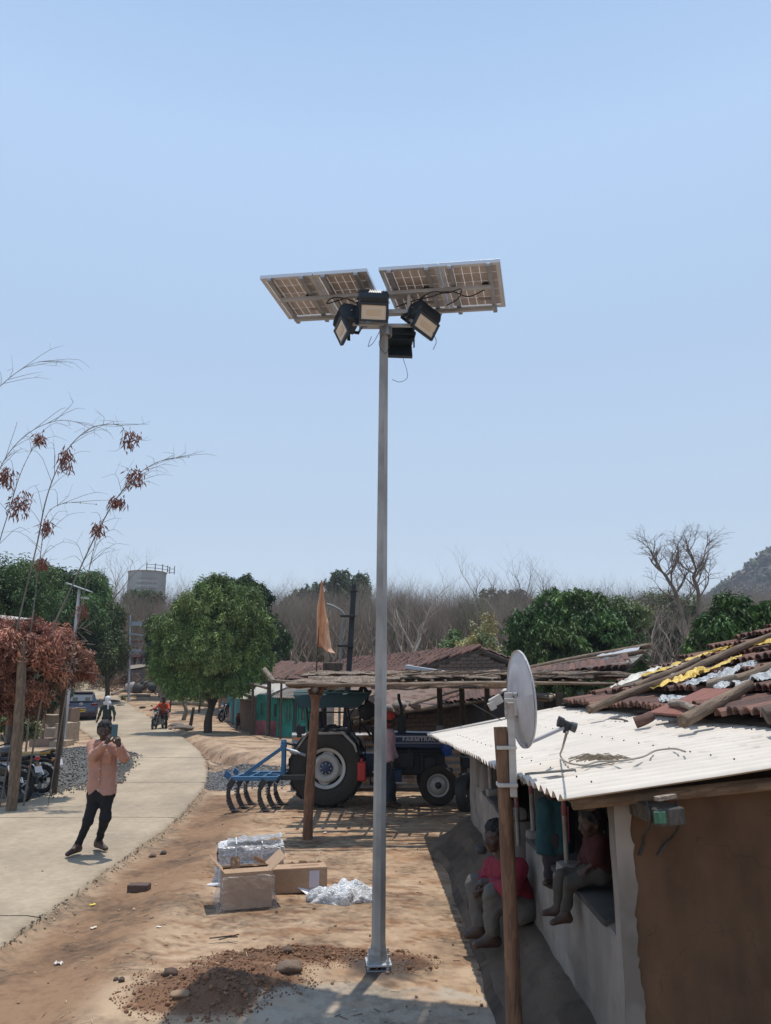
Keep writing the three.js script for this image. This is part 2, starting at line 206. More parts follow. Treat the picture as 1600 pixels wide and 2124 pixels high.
{
  const line = (a, steps) => { const out = [a]; for (const [to, st] of steps) { while (out[out.length - 1] + st < to) out.push(out[out.length - 1] + st); out.push(to); } return out; };
  const xs = [...line(0, [[2.5, .06], [9, .2], [30, .8], [120, 5], [700, 60]]).slice(1)], xn = line(0, [[4, .055], [11, .11], [24, .3], [60, 1.2], [160, 6], [700, 60]]).slice(1).map((v) => -v).reverse(), X = [...xn, 0, ...xs];
  const Z = [...line(0, [[8, 1.2], [80, 10]]).slice(1).reverse(), ...line(0, [[4, .25], [13, .055], [24, .11], [52, .28], [110, 1.5], [300, 8], [800, 60]]).map((v) => -v)];
  const nx = X.length, nz = Z.length, pos = new Float32Array(nx * nz * 3), col = new Float32Array(nx * nz * 3), uv = new Float32Array(nx * nz * 2), idx = [];
  const mix = (a, b, t) => { t = clamp(t); a[0] += (b[0] - a[0]) * t; a[1] += (b[1] - a[1]) * t; a[2] += (b[2] - a[2]) * t; };
  for (let j = 0; j < nz; j++) for (let i = 0; i < nx; i++) {
    const x = X[i], z = Z[j], o = {}, y = gh(x, z, o), k = j * nx + i, d = -z;
    pos.set([x, y, z], k * 3); uv.set([x, z], k * 2);
    const n1 = fbm(x * .45, z * .45, 1, 4), n2 = fbm(x * 1.6, z * 3.2, 5, 5), n3 = fbm(x * .13, z * .13, 7, 3);
    const c = [.45, .315, .205];
    mix(c, [.34, .19, .10], smooth(.02, .26, n2) * .8); if (d < 26) { const n4 = fbm(x * 2.6, z * 5.5, 11, 5), n5 = fbm(x * 7, z * 15, 4, 4); mix(c, [.25, .125, .062], smooth(.16, .34, n4 + .35 * n5) * .85); mix(c, [.53, .40, .28], smooth(.14, .3, -n4 - .3 * n5) * .6); const cr = Math.abs(fbm(x * 1.3, z * 2.8, 17, 4)); if (cr < .012 + .02 * Math.max(0, n1)) mix(c, [.2, .105, .055], .75); }
    mix(c, [.50, .37, .25], smooth(.05, .35, -n1) * .8);
    if (d < 17 && x < 1.5) { const q = distLine(x, z, trackC); mix(c, [.255, .148, .08], (1 - smooth(.25, .85 + .4 * n1, q)) * .92); }
    if (o.road < .3 && d < 17) mix(c, [.33, .24, .16], .6 * (1 - o.road / .3));
    if (o.ditch < 1.1) mix(c, [.31, .17, .095], (1 - smooth(.15, .8, o.ditch + .3 * n2)) * .9);
    if (d > 17 && d < 45) mix(c, [.52, .38, .265], .5);
    if (o.mound > .2) mix(c, [.185, .095, .05], smooth(.25, .5, o.mound + .25 * n2));
    if (o.pad) mix(c, [.44, .38, .31], .85 - .5 * smooth(0, .3, n2));
    const gq = Math.hypot((x - gravelC.x) / 2.1, (z - gravelC.z) / 1.9) + n1 * .5; if (gq < 1) mix(c, [.125, .125, .125], smooth(1, .75, gq) * .9);
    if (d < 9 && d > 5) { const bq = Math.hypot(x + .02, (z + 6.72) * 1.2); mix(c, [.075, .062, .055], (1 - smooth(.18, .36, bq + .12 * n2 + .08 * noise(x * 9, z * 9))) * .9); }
    if (d > 46) mix(c, [.21, .15, .095], smooth(46, 62, d + n3 * 12 - (x < -8 && x > -40 ? 18 : 0)) * .95);
    if (x < -5.8 && d < 22) mix(c, [.30, .215, .14], .5);
    c[0] *= .87; c[1] *= .855; c[2] *= .835; col.set(c, k * 3);
  }
  for (let j = 0; j < nz - 1; j++) for (let i = 0; i < nx - 1; i++) { const a = j * nx + i, b = a + nx; idx.push(a, b, a + 1, a + 1, b, b + 1); }
  const g = new THREE.BufferGeometry(); g.setAttribute('position', new THREE.BufferAttribute(pos, 3)); g.setAttribute('uv', new THREE.BufferAttribute(uv, 2)); g.setAttribute('color', new THREE.BufferAttribute(col, 3)); g.setIndex(idx); g.computeVertexNormals();
  mats.dirt = M([1, 1, 1], { map: T.dirt, bump: T.dirtB, bumpScale: .028, rough: .95, vertexColors: true });
  const o = new THREE.Mesh(g, mats.dirt); o.name = 'ground'; o.receiveShadow = true; o.userData.kind = 'structure'; scene.add(o);
}
// the concrete road, laid in bays with a broken edge
{
  mats.concrete = M([.44, .355, .26], { map: T.concrete, bump: T.concrete, bumpScale: .004, rough: .92 });
  const N = roadL.length, cut = [0, 24, 46, 64, 79, 93, 107, 121, 135, N - 1], AC = 26;
  for (let b = 0; b < cut.length - 1; b++) {
    const sub = b < 5 ? 14 : 3, n = (cut[b + 1] - cut[b]) * sub, pos = [], uv = [], idx = [];
    for (let i = 0; i <= n; i++) {
      let f = cut[b] + i / sub; if (i === 0 && b) f += .06; if (i === n) f -= .06; const q = Math.min(N - 2, Math.floor(f)), t = f - q, L = roadL[q].clone().lerp(roadL[q + 1], t), R = roadR[q].clone().lerp(roadR[q + 1], t);
      const rag = (s, p) => fbm(p.x * 2.2 + s, p.z * 2.2, s, 4) * .07 + noise(p.x * 9, p.z * 9, s) * .03; const w = L.distanceTo(R);
      for (let k = -1; k <= AC + 1; k++) { const e = k < 0 ? -rag(1, L) / w : k > AC ? 1 + rag(2, R) / w : lerp(-rag(1, L) / w, 1 + rag(2, R) / w, k / AC), p = L.clone().lerp(R, e); let y = rise(p.x, p.z) + .022 + fbm(p.x * .3, p.z * .3, 5, 2) * .014; const ed = Math.min(k, AC - k); if (ed === 0) y -= .012 + .012 * noise(p.x * 7, p.z * 7, 3); if (k < 0 || k > AC) y -= .13; pos.push(p.x, y, p.z); uv.push(p.x, p.z); }
    }
    const m = AC + 3; for (let i = 0; i < n; i++) for (let k = 0; k < m - 1; k++) { const a = i * m + k, c = a + m; idx.push(a, a + 1, c, a + 1, c + 1, c); }
    const g = new THREE.BufferGeometry(); g.setAttribute('position', new THREE.Float32BufferAttribute(pos, 3)); g.setAttribute('uv', new THREE.Float32BufferAttribute(uv, 2)); g.setIndex(idx); g.computeVertexNormals();
    const parent = b ? scene.getObjectByName('road') : null;
    if (!b) { const R = new THREE.Group(); R.name = 'road'; R.userData.kind = 'structure'; scene.add(R); part('slab', g, mats.concrete, R); } else part('slab', g, mats.concrete, parent);
  }
}
const inst = (name, geo, m, list, parent = scene, colors) => { const o = new THREE.InstancedMesh(geo, m, list.length); list.forEach((x, i) => { o.setMatrixAt(i, x); if (colors) o.setColorAt(i, colors[i]); }); o.name = parent === scene ? numbered(name) : name; o.castShadow = o.receiveShadow = true; parent.add(o); return o; };
const mtx = (x, y, z, rx, ry, rz, s, sy, sz) => new THREE.Matrix4().compose(V(x, y, z), new THREE.Quaternion().setFromEuler(new THREE.Euler(rx, ry, rz)), V(s, sy ?? s, sz ?? s));
{ // loose stones: the broken road edge, the dug soil, the trodden yard
  const r = rng(5), edge = [], clods = [], pebbles = [], ecol = [], ccol = [], pcol = [];
  for (let i = 0; i < 2600; i++) { const q = Math.floor(r() * 95), t = r(), p = roadR[q].clone().lerp(roadR[q + 1], t), off = Math.abs(r() + r() - 1) * .16 - .03; p.x += off; const s = .003 + r() ** 4 * .015; edge.push(mtx(p.x, gh(p.x, p.z) + s * .4 + (off < .04 ? .015 : 0), p.z, r() * 6, r() * 6, r() * 6, s, s * .7)); ecol.push(rgb(.36, .29, .21).multiplyScalar(.6 + r() * .6)); }
  for (let i = 0; i < 6000; i++) { const [bx, bz, rx, rz] = blobs[Math.floor(r() * 4.4)], a = r() * 6.28, q = Math.sqrt(r()) * 1.15, x = bx + Math.cos(a) * rx * q, z = bz + Math.sin(a) * rz * q; const s = .003 + r() ** 3 * .006 + r() ** 50 * .02; clods.push(mtx(x, gh(x, z) + s * .3, z, r() * 6, r() * 6, r() * 6, s, s * .8)); ccol.push(rgb(.2, .105, .058).multiplyScalar(.7 + r() * .7)); }
  for (let i = 0; i < 1500; i++) { const z = -3.2 - r() * r() * 24, x = -z * (r() * 1.05 - .58); if (inPoly(x, z, roadPoly) && r() < .8) continue; const s = .003 + r() ** 6 * .016; pebbles.push(mtx(x, gh(x, z) + s * .4 + (inPoly(x, z, roadPoly) ? .09 : 0), z, r() * 6, r() * 6, r() * 6, s, s * .7)); const k = r(); pcol.push(k < .9 ? rgb(.3, .2, .13).multiplyScalar(.5 + r()) : rgb(.5, .45, .38)); }
  const geo = lump(1, 3, .4, 1), m = M([1, 1, 1], { rough: .95 });
  tag(inst('gravel', geo, m, edge, scene, ecol), 'crumbled grit along the broken edge of the concrete road', null, null, 'stuff');
  tag(inst('rubble', geo, m, clods, scene, ccol), 'red brown clods of freshly dug soil beside the lamp post', null, null, 'stuff');
  tag(inst('pebbles', geo, m, pebbles, scene, pcol), 'small pebbles scattered over the trodden yard', null, null, 'stuff');
  // heap of grey crushed stone left of the road, and its spill
  const hc = ground(168, 1598), stones = [], scol = [];
  const hh = (x, z) => { const u = (x - hc.x) / 2.9, w = (z - hc.z) / 4.6, q = u * u + w * w; return .62 * Math.exp(-q * 2.2) - .04 + .05 * noise(x * 1.4, z * 1.4); };
  const hg = gridSurf(50, 60, (u, v) => { const x = hc.x + (u - .5) * 7.4, z = hc.z + (v - .5) * 11.6; return [x, gh(x, z) + Math.max(-.08, hh(x, z) - .01) - (inPoly(x, z, roadPoly) && distLine(x, z, roadL) > .55 ? .5 : 0), z]; });
  const heap = thing('gravel_heap', 'low heap of grey crushed stone spilling onto the concrete road', 'gravel heap', [0, 0, 0]);
  part('gravel_base', uvm(hg), M([.12, .118, .112], { map: T.grit, rough: .95 }), heap);
  for (let i = 0; i < 15000; i++) { const x = hc.x + (r() - .5) * 7.0, z = hc.z + (r() - .5) * 11; const y = hh(x, z); if (y < .005 && r() > .12) continue; if (inPoly(x, z, roadPoly) && distLine(x, z, roadL) > .35 + .5 * r()) continue; const s = .012 + r() * r() * .02; stones.push(mtx(x, Math.max(gh(x, z) + y, inPoly(x, z, roadPoly) ? .04 : -1) + s * .3, z, r() * 6, r() * 6, r() * 6, s, s * .75)); const k = .6 + r() * 1.0; scol.push(rgb(.135 * k, .13 * k, .12 * k)); }
  for (let i = 0; i < 900; i++) { const p = ground(232 + r() * 30 - r() * 20, 1578 + r() * 50); const s = .01 + r() * .022; stones.push(mtx(p.x, .05, p.z, r() * 6, r() * 6, r() * 6, s, s * .75)); const k = .6 + r(); scol.push(rgb(.135 * k, .13 * k, .12 * k)); }
  tag(inst('gravel', geo, m, stones, heap, scol), null, null, null, 'stuff');
  const gp = [], gc = []; for (let i = 0; i < 6000; i++) { const a = r() * 6.28, q = Math.sqrt(r()), x = gravelC.x + Math.cos(a) * q * 2.1, z = gravelC.z + Math.sin(a) * q * 1.9, s = .008 + r() * .018; if (inPoly(x, z, roadPoly)) continue; gp.push(mtx(x, gh(x, z) + s * .3, z, r() * 6, r() * 6, r() * 6, s, s * .7)); const k = .6 + r() * .9; gc.push(rgb(.15 * k, .15 * k, .15 * k)); }
  tag(inst('gravel', geo, m, gp, scene, gc), 'flat patch of dark grey chippings beyond the blue cultivator', null, null, 'stuff');
  const straw = [], stc = []; for (let i = 0; i < 420; i++) { const z = -4 - r() * r() * 20, x = -z * (r() * .75 - .42); if (inPoly(x, z, roadPoly) && r() < .7) continue; straw.push(mtx(x, gh(x, z) + .006 + (inPoly(x, z, roadPoly) ? .095 : 0), z, (r() - .5) * .3, r() * 6, (r() - .5) * .3, .012 + r() * .03, 1, .002)); const k = r(); stc.push(k < .6 ? rgb(.18, .11, .065) : k < .9 ? rgb(.5, .4, .26) : rgb(.08, .06, .05)); }
  tag(inst('litter', new THREE.BoxGeometry(2, .004, 2), m, straw, scene, stc), 'bits of straw and dry twigs trodden into the yard', null, null, 'stuff');
  // rocks one can point to
  const rock = (px, py, s, seed, label, m2 = mats.stone, sc = [1.3, .7, 1], f = .75) => { const p = ground(px, py); const o = solo('rock', lump(s, seed, .3, 2, sc, f), m2, label, 'rock'); o.position.set(p.x, gh(p.x, p.z) + s * sc[1] * .45, p.z); return o; };
  rock(600, 2028, .088, 4, 'large tan rock lying on the dug soil near the lamp post', M([.21, .145, .10], { map: T.grit, bump: T.rough, bumpScale: .03 }), [1.5, .7, 1.05], .66);
  rock(596, 2000, .045, 9, 'small dark clod just behind the large tan rock', M([.12, .075, .05], { map: T.grit }));
  rock(352, 2045, .048, 14, 'round dark clod on the left slope of the dug soil', M([.1, .06, .042], { map: T.grit }), [1.2, .9, 1], .9);
  rock(372, 2090, .055, 15, 'pale tan stone half sunk in the dug soil', M([.36, .23, .14], { map: T.grit }), [1.5, .5, 1]);
  rock(240, 2052, .02, 16, 'left one of two small dark stones left of the soil heap', M([.09, .06, .045], { map: T.grit }), [1, .9, 1], .9);
  rock(251, 2058, .024, 17, 'right one of two small dark stones left of the soil heap', M([.09, .06, .045], { map: T.grit }), [1, .9, 1], .9);
  rock(1240, 2092, .085, 18, 'reddish brick lump lying on the plinth of the white wall', M([.21, .10, .075], { map: T.grit, bump: T.rough, bumpScale: .02 }), [1.1, .8, 1], .72);
  rock(318, 1768, .05, 19, 'brown stone by the road edge near the man with the phone', M([.16, .11, .08], { map: T.grit }), [1.1, .7, 1]);
  rock(340, 1763, .05, 20, 'dark stone in the dirt a step off the road edge', M([.07, .05, .045], { map: T.grit }), [1, .8, 1]);
  const bk = ground(289, 1840), b = solo('brick', box(.24, .085, .11, 0, 0, 0, 0, 0, 0, .012), M([.12, .075, .06], { map: T.grit, bump: T.rough, bumpScale: .01 }), 'single dark brick lying in the dirt track', 'brick'); b.position.set(bk.x, gh(bk.x, bk.z) + .04, bk.z); b.rotation.set(.06, -.12, .03);
  const scrap = (name, px, py, s, m, label, cat, seed) => { const p = ground(px, py), q = rng(seed), o = (s *= .7, 0) || solo(name, gridSurf(8, 8, (u, v) => [(u - .5) * s * 1.6 + noise(u * 4, v * 4, seed) * s * .4, s * .25 + noise(u * 5, v * 5, seed + 3) * s * .55, (v - .5) * s + noise(u * 3, v * 3, seed + 7) * s * .3]), m, label, cat); o.position.set(p.x, gh(p.x, p.z) + .005 + (inPoly(p.x, p.z, roadPoly) ? .09 : 0), p.z); o.rotation.y = q() * 6; return o; };
  scrap('wrapper', 194, 1868, .05, M([.75, .6, .1]), 'crumpled yellow wrapper at the edge of the concrete road', 'wrapper', 3);
  scrap('wrapper', 195, 1914, .05, M([.7, .62, .5]), 'pale flat scrap lying in the dirt track', 'wrapper', 5);
  scrap('wrapper', 123, 1985, .06, M([.66, .6, .54]), 'white torn scrap low in the dirt track', 'wrapper', 6);
  scrap('wrapper', 329, 1934, .035, M([.75, .7, .62]), 'tiny white scrap on the pale bank of the track', 'wrapper', 7);
  scrap('wrapper', 675, 1730, .05, M([.8, .8, .78]), 'tiny white scrap in the yard in front of the tractor', 'wrapper', 8);
  scrap('plastic_bag', 252, 1597, .2, M([.25, .62, .58], { rough: .4 }), 'crumpled turquoise plastic bag on the grey gravel spill', 'plastic bag', 9);
  scrap('plastic_bag', 148, 1621, .1, M([.75, .75, .72], { rough: .5 }), 'small white plastic scrap on the grey gravel heap', 'plastic bag', 11);
}
// distant forested hill
{
  const hy = (x, z) => { const e = x - 300 + (z + 600) * -.22; let y = 97 + e * .62; const top = 170; y = top - Math.log(1 + Math.exp((top - y) / 22)) * 22; y = Math.max(-20, y) - Math.abs(z + 600) * .34 + fbm(x * .012, z * .012, 2, 4) * 22; return y; };
  const g = gridSurf(110, 70, (u, v) => { const x = 90 + u * 620, z = -330 - v * 560; return [x, hy(x, z), z]; });
  const hill = struct('hill', uvm(g, .03), M([.17, .125, .085], { map: T.mottle, rough: 1 }));
  const r = rng(77), list = [], cols = [];
  for (let i = 0; i < 9000; i++) { const x = 90 + r() * 420, z = -380 - r() * 420, y = hy(x, z); if (y < 4 || x / -z > .62) continue; const s = 2.2 + r() * 2.6; list.push(mtx(x, y + s * .8, z, r() * .4, r() * 6, r() * .4, s, s * (1 + r() * .6))); const k = .6 + r() * .7; cols.push(r() < .35 ? rgb(.10 * k, .115 * k, .055 * k) : rgb(.15 * k, .12 * k, .09 * k)); }
  const geo = []; const q = rng(3); for (let i = 0; i < 34; i++) { const a = V(q() - .5, q() - .5, q() - .5).normalize().multiplyScalar(.5 + q() * .55); geo.push(tr(new THREE.PlaneGeometry(.5, .34), a.x, a.y, a.z, q() * 6, q() * 6, q() * 6)); }
  tag(inst('woods', merge(geo), M([1, 1, 1], { rough: 1 }), list, scene, cols), 'dry grey brown woods covering the far hillside', null, null, 'stuff');
}
// ---------- trees ----------
const leafM = (c, t = .35) => M(c, { phys: true, rough: .55, transmission: t, thickness: 0, specularIntensity: .6 });
// one spray of leaves: n narrow folded leaves set along a short stem
function spray(n, L, w, spread, droop, seed) {
  const r = rng(seed), list = [];
  for (let i = 0; i < n; i++) {
    const t = i / n, a = r() * 6.28, l = L * (.7 + .5 * r()), ww = w * (.75 + .5 * r());
    const g = new THREE.BufferGeometry(); const b = l * (.08 + .1 * r());
    g.setAttribute('position', new THREE.Float32BufferAttribute([0, 0, 0, ww / 2, b, l * .45, 0, 0, l * .5, 0, 0, 0, 0, 0, l * .5, -ww / 2, b, l * .45, 0, 0, l * .5, ww / 2, b, l * .45, 0, -b, l, 0, 0, l * .5, 0, -b, l, -ww / 2, b, l * .45], 3));
    g.computeVertexNormals();
    tr(g, 0, 0, 0, droop + (r() - .5) * .9, a, (r() - .5) * .8); g.translate((r() - .5) * spread * .5, (t - .5) * spread, (r() - .5) * spread * .5); list.push(plain(g));
  }
  return merge(list);
}
const SPRAY = { neem: [spray(26, .17, .055, .42, .35, 1), spray(26, .17, .05, .46, .55, 2)], mango: [spray(15, .26, .075, .24, .5, 3), spray(15, .27, .08, .26, .75, 4)], small: [spray(14, .12, .07, .3, .2, 5)], far: [spray(16, .34, .2, .7, .3, 6)] };
SPRAY.twig = spray(60, .16, .035, .8, .3, 16);
// crown: sprays through a set of lobes, thicker towards the skin of every lobe
function crown(tree, lobes, n, kind, color, seed, size = 1, fill = .55, vary = .45) {
  const r = rng(seed), tot = lobes.reduce((s, l) => s + l[3] * l[4] * l[3] ** .2, 0), lists = SPRAY[kind].map(() => []), cols = SPRAY[kind].map(() => []);
  lobes.forEach((l) => {
    const m = Math.round(n * l[3] * l[4] * l[3] ** .2 / tot), tone = .75 + r() * .5, hue = r();
    for (let i = 0; i < m; i++) {
      const d = V(r() - .5, r() - .5, r() - .5).normalize(), q = fill + (1 - fill) * Math.pow(r(), .7), bump = 1 + .26 * fbm(d.x * 2.3 + l[0], d.y * 2.3 + l[1], d.z * 2.3 + seed, 3) * 1.8;
      if (fbm((l[0] + d.x * l[3] * q) * 1.5, (l[1] + d.y * l[4] * q) * 1.5, (l[2] + d.z * l[3] * q) * 1.5 + seed, 2) < -.07) continue;
      const x = l[0] + d.x * l[3] * q * bump, y = l[1] + d.y * l[4] * q * bump, z = l[2] + d.z * (l[5] ?? l[3]) * q * bump, k = Math.floor(r() * lists.length);
      lists[k].push(mtx(x, y, z, (r() - .5) * 1.1, r() * 6.28, (r() - .5) * 1.1, size * (.75 + .5 * r())));
      const b = tone * (1 - vary / 2 + vary * r()) * (1 + .35 * noise(x * 1.6, y * 1.6, z * 1.6 + seed)); cols[k].push(rgb(color[0] * b * (.9 + .3 * hue), color[1] * b, color[2] * b * (.9 + .2 * r())));
    }
  });
  lists.forEach((l, k) => tag(inst('crown', SPRAY[kind][k], mats.leaf, l, tree, cols[k]), null, null, null, 'stuff'));
}
mats.leaf = leafM([1, 1, 1], .22);
// woody skeleton: trunk to limbs to twigs
function limbs(seed, o) {
  const r = rng(seed), trunk = [], twigs = [], tips = [];
  const grow = (p, d, L, rad, lev) => {
    const n = lev < 2 ? 6 : lev < 4 ? 4 : 3, pts = [p.clone()], q = p.clone(), dir = d.clone();
    for (let i = 1; i <= n; i++) { dir.add(V(r() - .5, (r() - .5) * .6 + (lev > 2 ? o.up ?? .05 : .06), r() - .5).multiplyScalar(o.wig ?? .42)).normalize(); q.addScaledVector(dir, L / n); pts.push(q.clone()); }
    const r1 = rad * (lev === 0 ? .62 : .5); (lev < 2 ? trunk : twigs).push(taper(pts, [rad, r1], lev < 1 ? 9 : lev < 2 ? 7 : lev < 3 ? 5 : 3, lev < 2 ? .25 : 0, seed + lev));
    if (lev >= o.levels) { tips.push(q.clone()); return; }
    const kids = (o.kids ?? [3, 4, 4, 4, 3, 3])[lev];
    for (let i = 0; i < kids; i++) {
      const t = lev === 0 ? .55 + .45 * (i + 1) / kids : .3 + .7 * (i + 1) / kids, at2 = pts[Math.min(n, Math.max(1, Math.round(t * n)))], a = (i / kids + r() * .3) * 6.28, side = V(Math.cos(a), 0, Math.sin(a));
      const ax = dir.clone().multiplyScalar(1 - (o.open ?? .6)).addScaledVector(side, o.open ?? .6).add(V(0, o.lift ?? .25, 0)).normalize();
      grow(at2, ax, L * (o.short ?? .68) * (.75 + .5 * r()), lerp(rad, r1, t) * (.62 + .16 * r()), lev + 1);
    }
  };
  grow(V(0, -.15, 0), o.lean ?? V(0, 1, 0), o.trunk, o.rad, 0);
  return { trunk: merge(trunk), twigs: twigs.length ? merge(twigs) : null, tips };
}
const SITE = (p) => V(p.x, gh(p.x, p.z), p.z);
// --- the big green neem beside the road
{
  const b = SITE(ground(432, 1520)), t = thing('neem_tree', 'broad bright green tree with forked trunk beside the road in front of the turquoise house', 'tree', b);
  const L = limbs(21, { levels: 3, trunk: 1.8, rad: .24, open: .62, short: .72, kids: [4, 4, 4, 3], lift: .4 });
  part('trunk', L.trunk, mats.bark, t); part('branches', L.twigs, mats.bark, t);
  crown(t, [[0, 5.3, 0, 2.3, 1.9], [-1.8, 4.6, .4, 1.5, 1.35], [1.8, 4.7, .2, 1.55, 1.4], [-.2, 6.6, -.2, 1.3, 1.0], [1.3, 6.4, .2, 1.35, 1.0], [2.3, 3.6, .2, .9, .75], [-2.1, 3.3, .4, 1.0, .9], [.4, 3.9, 1.2, 1.6, 1.2], [-.9, 4.1, 1.3, 1.3, 1.1], [1.4, 5.4, 1.0, 1.3, 1.1], [.1, 7.3, 0, .6, .5], [2.7, 4.9, .2, .75, .8], [-.2, 2.5, .8, .85, .5], [1.1, 2.8, .6, 1.2, .65], [-1.6, 2.75, .5, 1.2, .7], [1.9, 2.9, .2, 1.0, .65], [-2.3, 3.9, .2, .85, .8], [0, 2.7, -.8, 1.5, .6], [-1.1, 2.15, .5, 1.2, .5], [1.3, 2.3, .5, 1.2, .5], [-2.7, 3.0, .1, .6, .55], [2.9, 3.3, .1, .55, .6], [-1.7, 6.0, 0, .7, .5]], 10800, 'neem', [.17, .26, .085], 31, 1.15, .4, .95);
  t.scale.set(.88, .95, .88);
  for (const [x, y, w, s] of [[-.28, 1.9, .16, 1], [.15, 2.35, .12, 2]]) { const c = solo('cloth_rag', gridSurf(5, 8, (u, v) => [b.x + x + (u - .5) * w + noise(v * 3, s) * .05, b.y + y - v * .55, b.z + .2 + noise(u * 3, v * 3, s) * .06]), M([.45, .43, .40]), s === 1 ? 'pale rag hanging from the fork of the big green tree' : 'small pale rag caught higher on the big green tree', 'rag'); }
}
// --- the dark trees on the left, behind the leaf-covered shelter
const leafy = (px, base, dist, lobes, n, kind, color, seed, label, o = {}) => {
  const p = at(px, 1400, dist); p.y = gh(p.x, p.z); const t = thing(o.name ?? 'leafy_tree', label, 'tree', p, 0, o.group), L = limbs(seed, { levels: 2, trunk: o.trunk ?? 2.6, rad: o.rad ?? .2, kids: [4, 4, 3] });
  part('trunk', [L.trunk, L.twigs], mats.bark, t); crown(t, lobes, n, kind, color, seed + 100, o.size ?? 1, o.fill ?? .5, o.vary ?? .5); return t;
};
const lob = (w, h0, h1, n, seed, top = .7) => { const r = rng(seed), out = [[0, (h0 + h1) / 2, 0, w * .62, (h1 - h0) * .4]]; for (let i = 0; i < n; i++) { const a = i / n * 6.28 * 2.4, q = Math.sqrt((i + .5) / n), y = lerp(h0, h1, .15 + .75 * r()), k = 1 - Math.abs((y - (h0 + h1) / 2) / (h1 - h0)) * top; out.push([Math.cos(a) * w * q * k * .8, y, Math.sin(a) * w * q * k * .8, w * (.26 + .2 * r()), (h1 - h0) * (.14 + .1 * r())]); } return out; };
const dark = [.12, .19, .07];
leafy(96, 0, 54, lob(4.8, 2.0, 8.9, 18, 1, .4), 6500, 'neem', dark, 41, 'dark green tree at the left edge behind the leaf covered shelter', { size: 1.75, vary: .9 });
leafy(226, 0, 56, lob(3.7, 2.2, 8.9, 18, 2, .4).map((l) => [l[0] - 2.6, ...l.slice(1)]), 6500, 'neem', dark, 42, 'tall dark green tree between the left edge and the water tank', { size: 1.7, vary: .9 });
leafy(-40, 0, 34, lob(3.2, 1, 7.8, 14, 4), 5000, 'neem', [.08, .14, .05], 44, 'leafy tree cut by the left edge of the frame', { size: 1.1 });
leafy(290, 0, 84, lob(3.0, 4.6, 9.0, 9, 5), 2600, 'neem', [.085, .145, .05], 45, 'green tree in front of the water tank legs', { size: 1.6 });
leafy(338, 0, 60, lob(2.0, 2.6, 6.2, 9, 6), 2400, 'neem', [.085, .14, .05], 46, 'green tree just right of the water tank', { size: 1.3 });
leafy(482, 0, 52, lob(3.0, 3.6, 9.0, 10, 7), 4200, 'mango', [.05, .095, .036], 47, 'dark tree rising behind the top of the bright green tree', { size: 1.3 });
leafy(530, 0, 50, lob(2.3, 2, 7.4, 9, 8), 3000, 'mango', [.055, .1, .038], 48, 'dark round tree behind the right side of the bright green tree', { size: 1.3 });
// --- mango trees on the right
leafy(1190, 0, 34, [[0, 3.6, 0, 2.7, 2.3], [-1.6, 4.3, .4, 1.4, 1.2], [1.5, 4.4, .3, 1.5, 1.25], [0, 5.2, .2, 1.7, 1.0], [-1.9, 2.6, .5, 1.35, 1.2], [1.9, 2.7, .5, 1.3, 1.2], [0, 2.4, 1.6, 1.9, 1.5], [-.9, 3.6, 1.6, 1.4, 1.2], [.9, 3.9, 1.6, 1.4, 1.2], [-.8, 5.5, 0, .9, .65], [.7, 5.6, .1, .9, .6], [2.3, 3.6, .2, .8, .8]].map((l) => [l[0] * .96, l[1] + .1, l[2], l[3], l[4]]), 6200, 'mango', [.078, .145, .04], 51, 'large round dark mango tree above the tiled roofs', { name: 'mango_tree', rad: .28, trunk: 1.6, vary: .9, fill: .62 });
leafy(1508, 0, 25, lob(1.15, 1.6, 5.1, 11, 9), 1900, 'mango', [.066, .14, .03], 52, 'leafy mango tree above the tile roof at the right', { name: 'mango_tree', rad: .12, vary: .9 });
leafy(1612, 0, 25, lob(1.1, 1.6, 4.7, 9, 10), 1500, 'mango', [.066, .14, .03], 53, 'leafy mango tree cut by the right edge of the frame', { name: 'mango_tree', rad: .12, vary: .9 });
leafy(1455, 0, 27, lob(.75, 1.3, 3.5, 6, 12), 800, 'mango', [.066, .14, .03], 59, 'low mango sapling left of the mango tree above the tile roof', { name: 'mango_tree', rad: .08, vary: .9 });
// --- pale and yellow-green trees at the wood's edge
leafy(1002, 0, 52, lob(1.9, 1.4, 6.2, 12, 11), 1500, 'small', [.33, .36, .17], 54, 'pale blossoming yellow green tree at the edge of the bare wood', { size: 1.5, fill: .2, rad: .1 });
leafy(940, 0, 56, lob(1.5, 1.2, 5.2, 9, 13), 1500, 'small', [.17, .26, .08], 55, 'light green young tree left of the pale blossoming tree', { size: 1.5, fill: .2, rad: .1 });
leafy(1292, 0, 64, lob(2.6, 2, 8.2, 9, 14), 2000, 'small', [.16, .22, .08], 56, 'light green tree behind the right shoulder of the big mango tree', { size: 1.8, fill: .3 });
leafy(1380, 0, 74, lob(4.2, 2, 9.4, 9, 24), 2600, 'small', [.13, .16, .07], 57, 'dull green tree behind the tall bare trees', { size: 2, fill: .3 });
leafy(640, 0, 120, lob(5.2, 3, 10.5, 9, 25), 2200, 'far', [.075, .115, .045], 58, 'green treetop above the bare wood left of the flag', { size: 1.2 });
leafy(722, 0, 112, lob(4.2, 3, 11.2, 9, 26), 2200, 'far', [.07, .11, .045], 60, 'green treetop above the bare wood behind the black mast', { size: 1.2 });
leafy(585, 0, 84, lob(4, .4, 3.4, 8, 27), 1500, 'small', [.16, .2, .07], 61, 'low green thicket behind the tiled roof of the turquoise house', { size: 2 });
leafy(1040, 0, 130, lob(6, 2, 9.2, 9, 28), 1800, 'far', [.11, .13, .07], 62, 'green treetop above the bare wood left of the big mango tree', { size: 1.3 });
leafy(1120, 0, 150, lob(9, 2, 10.4, 9, 29), 2200, 'far', [.11, .13, .07], 63, 'dark far treetops just behind the big mango tree', { size: 1.4 });
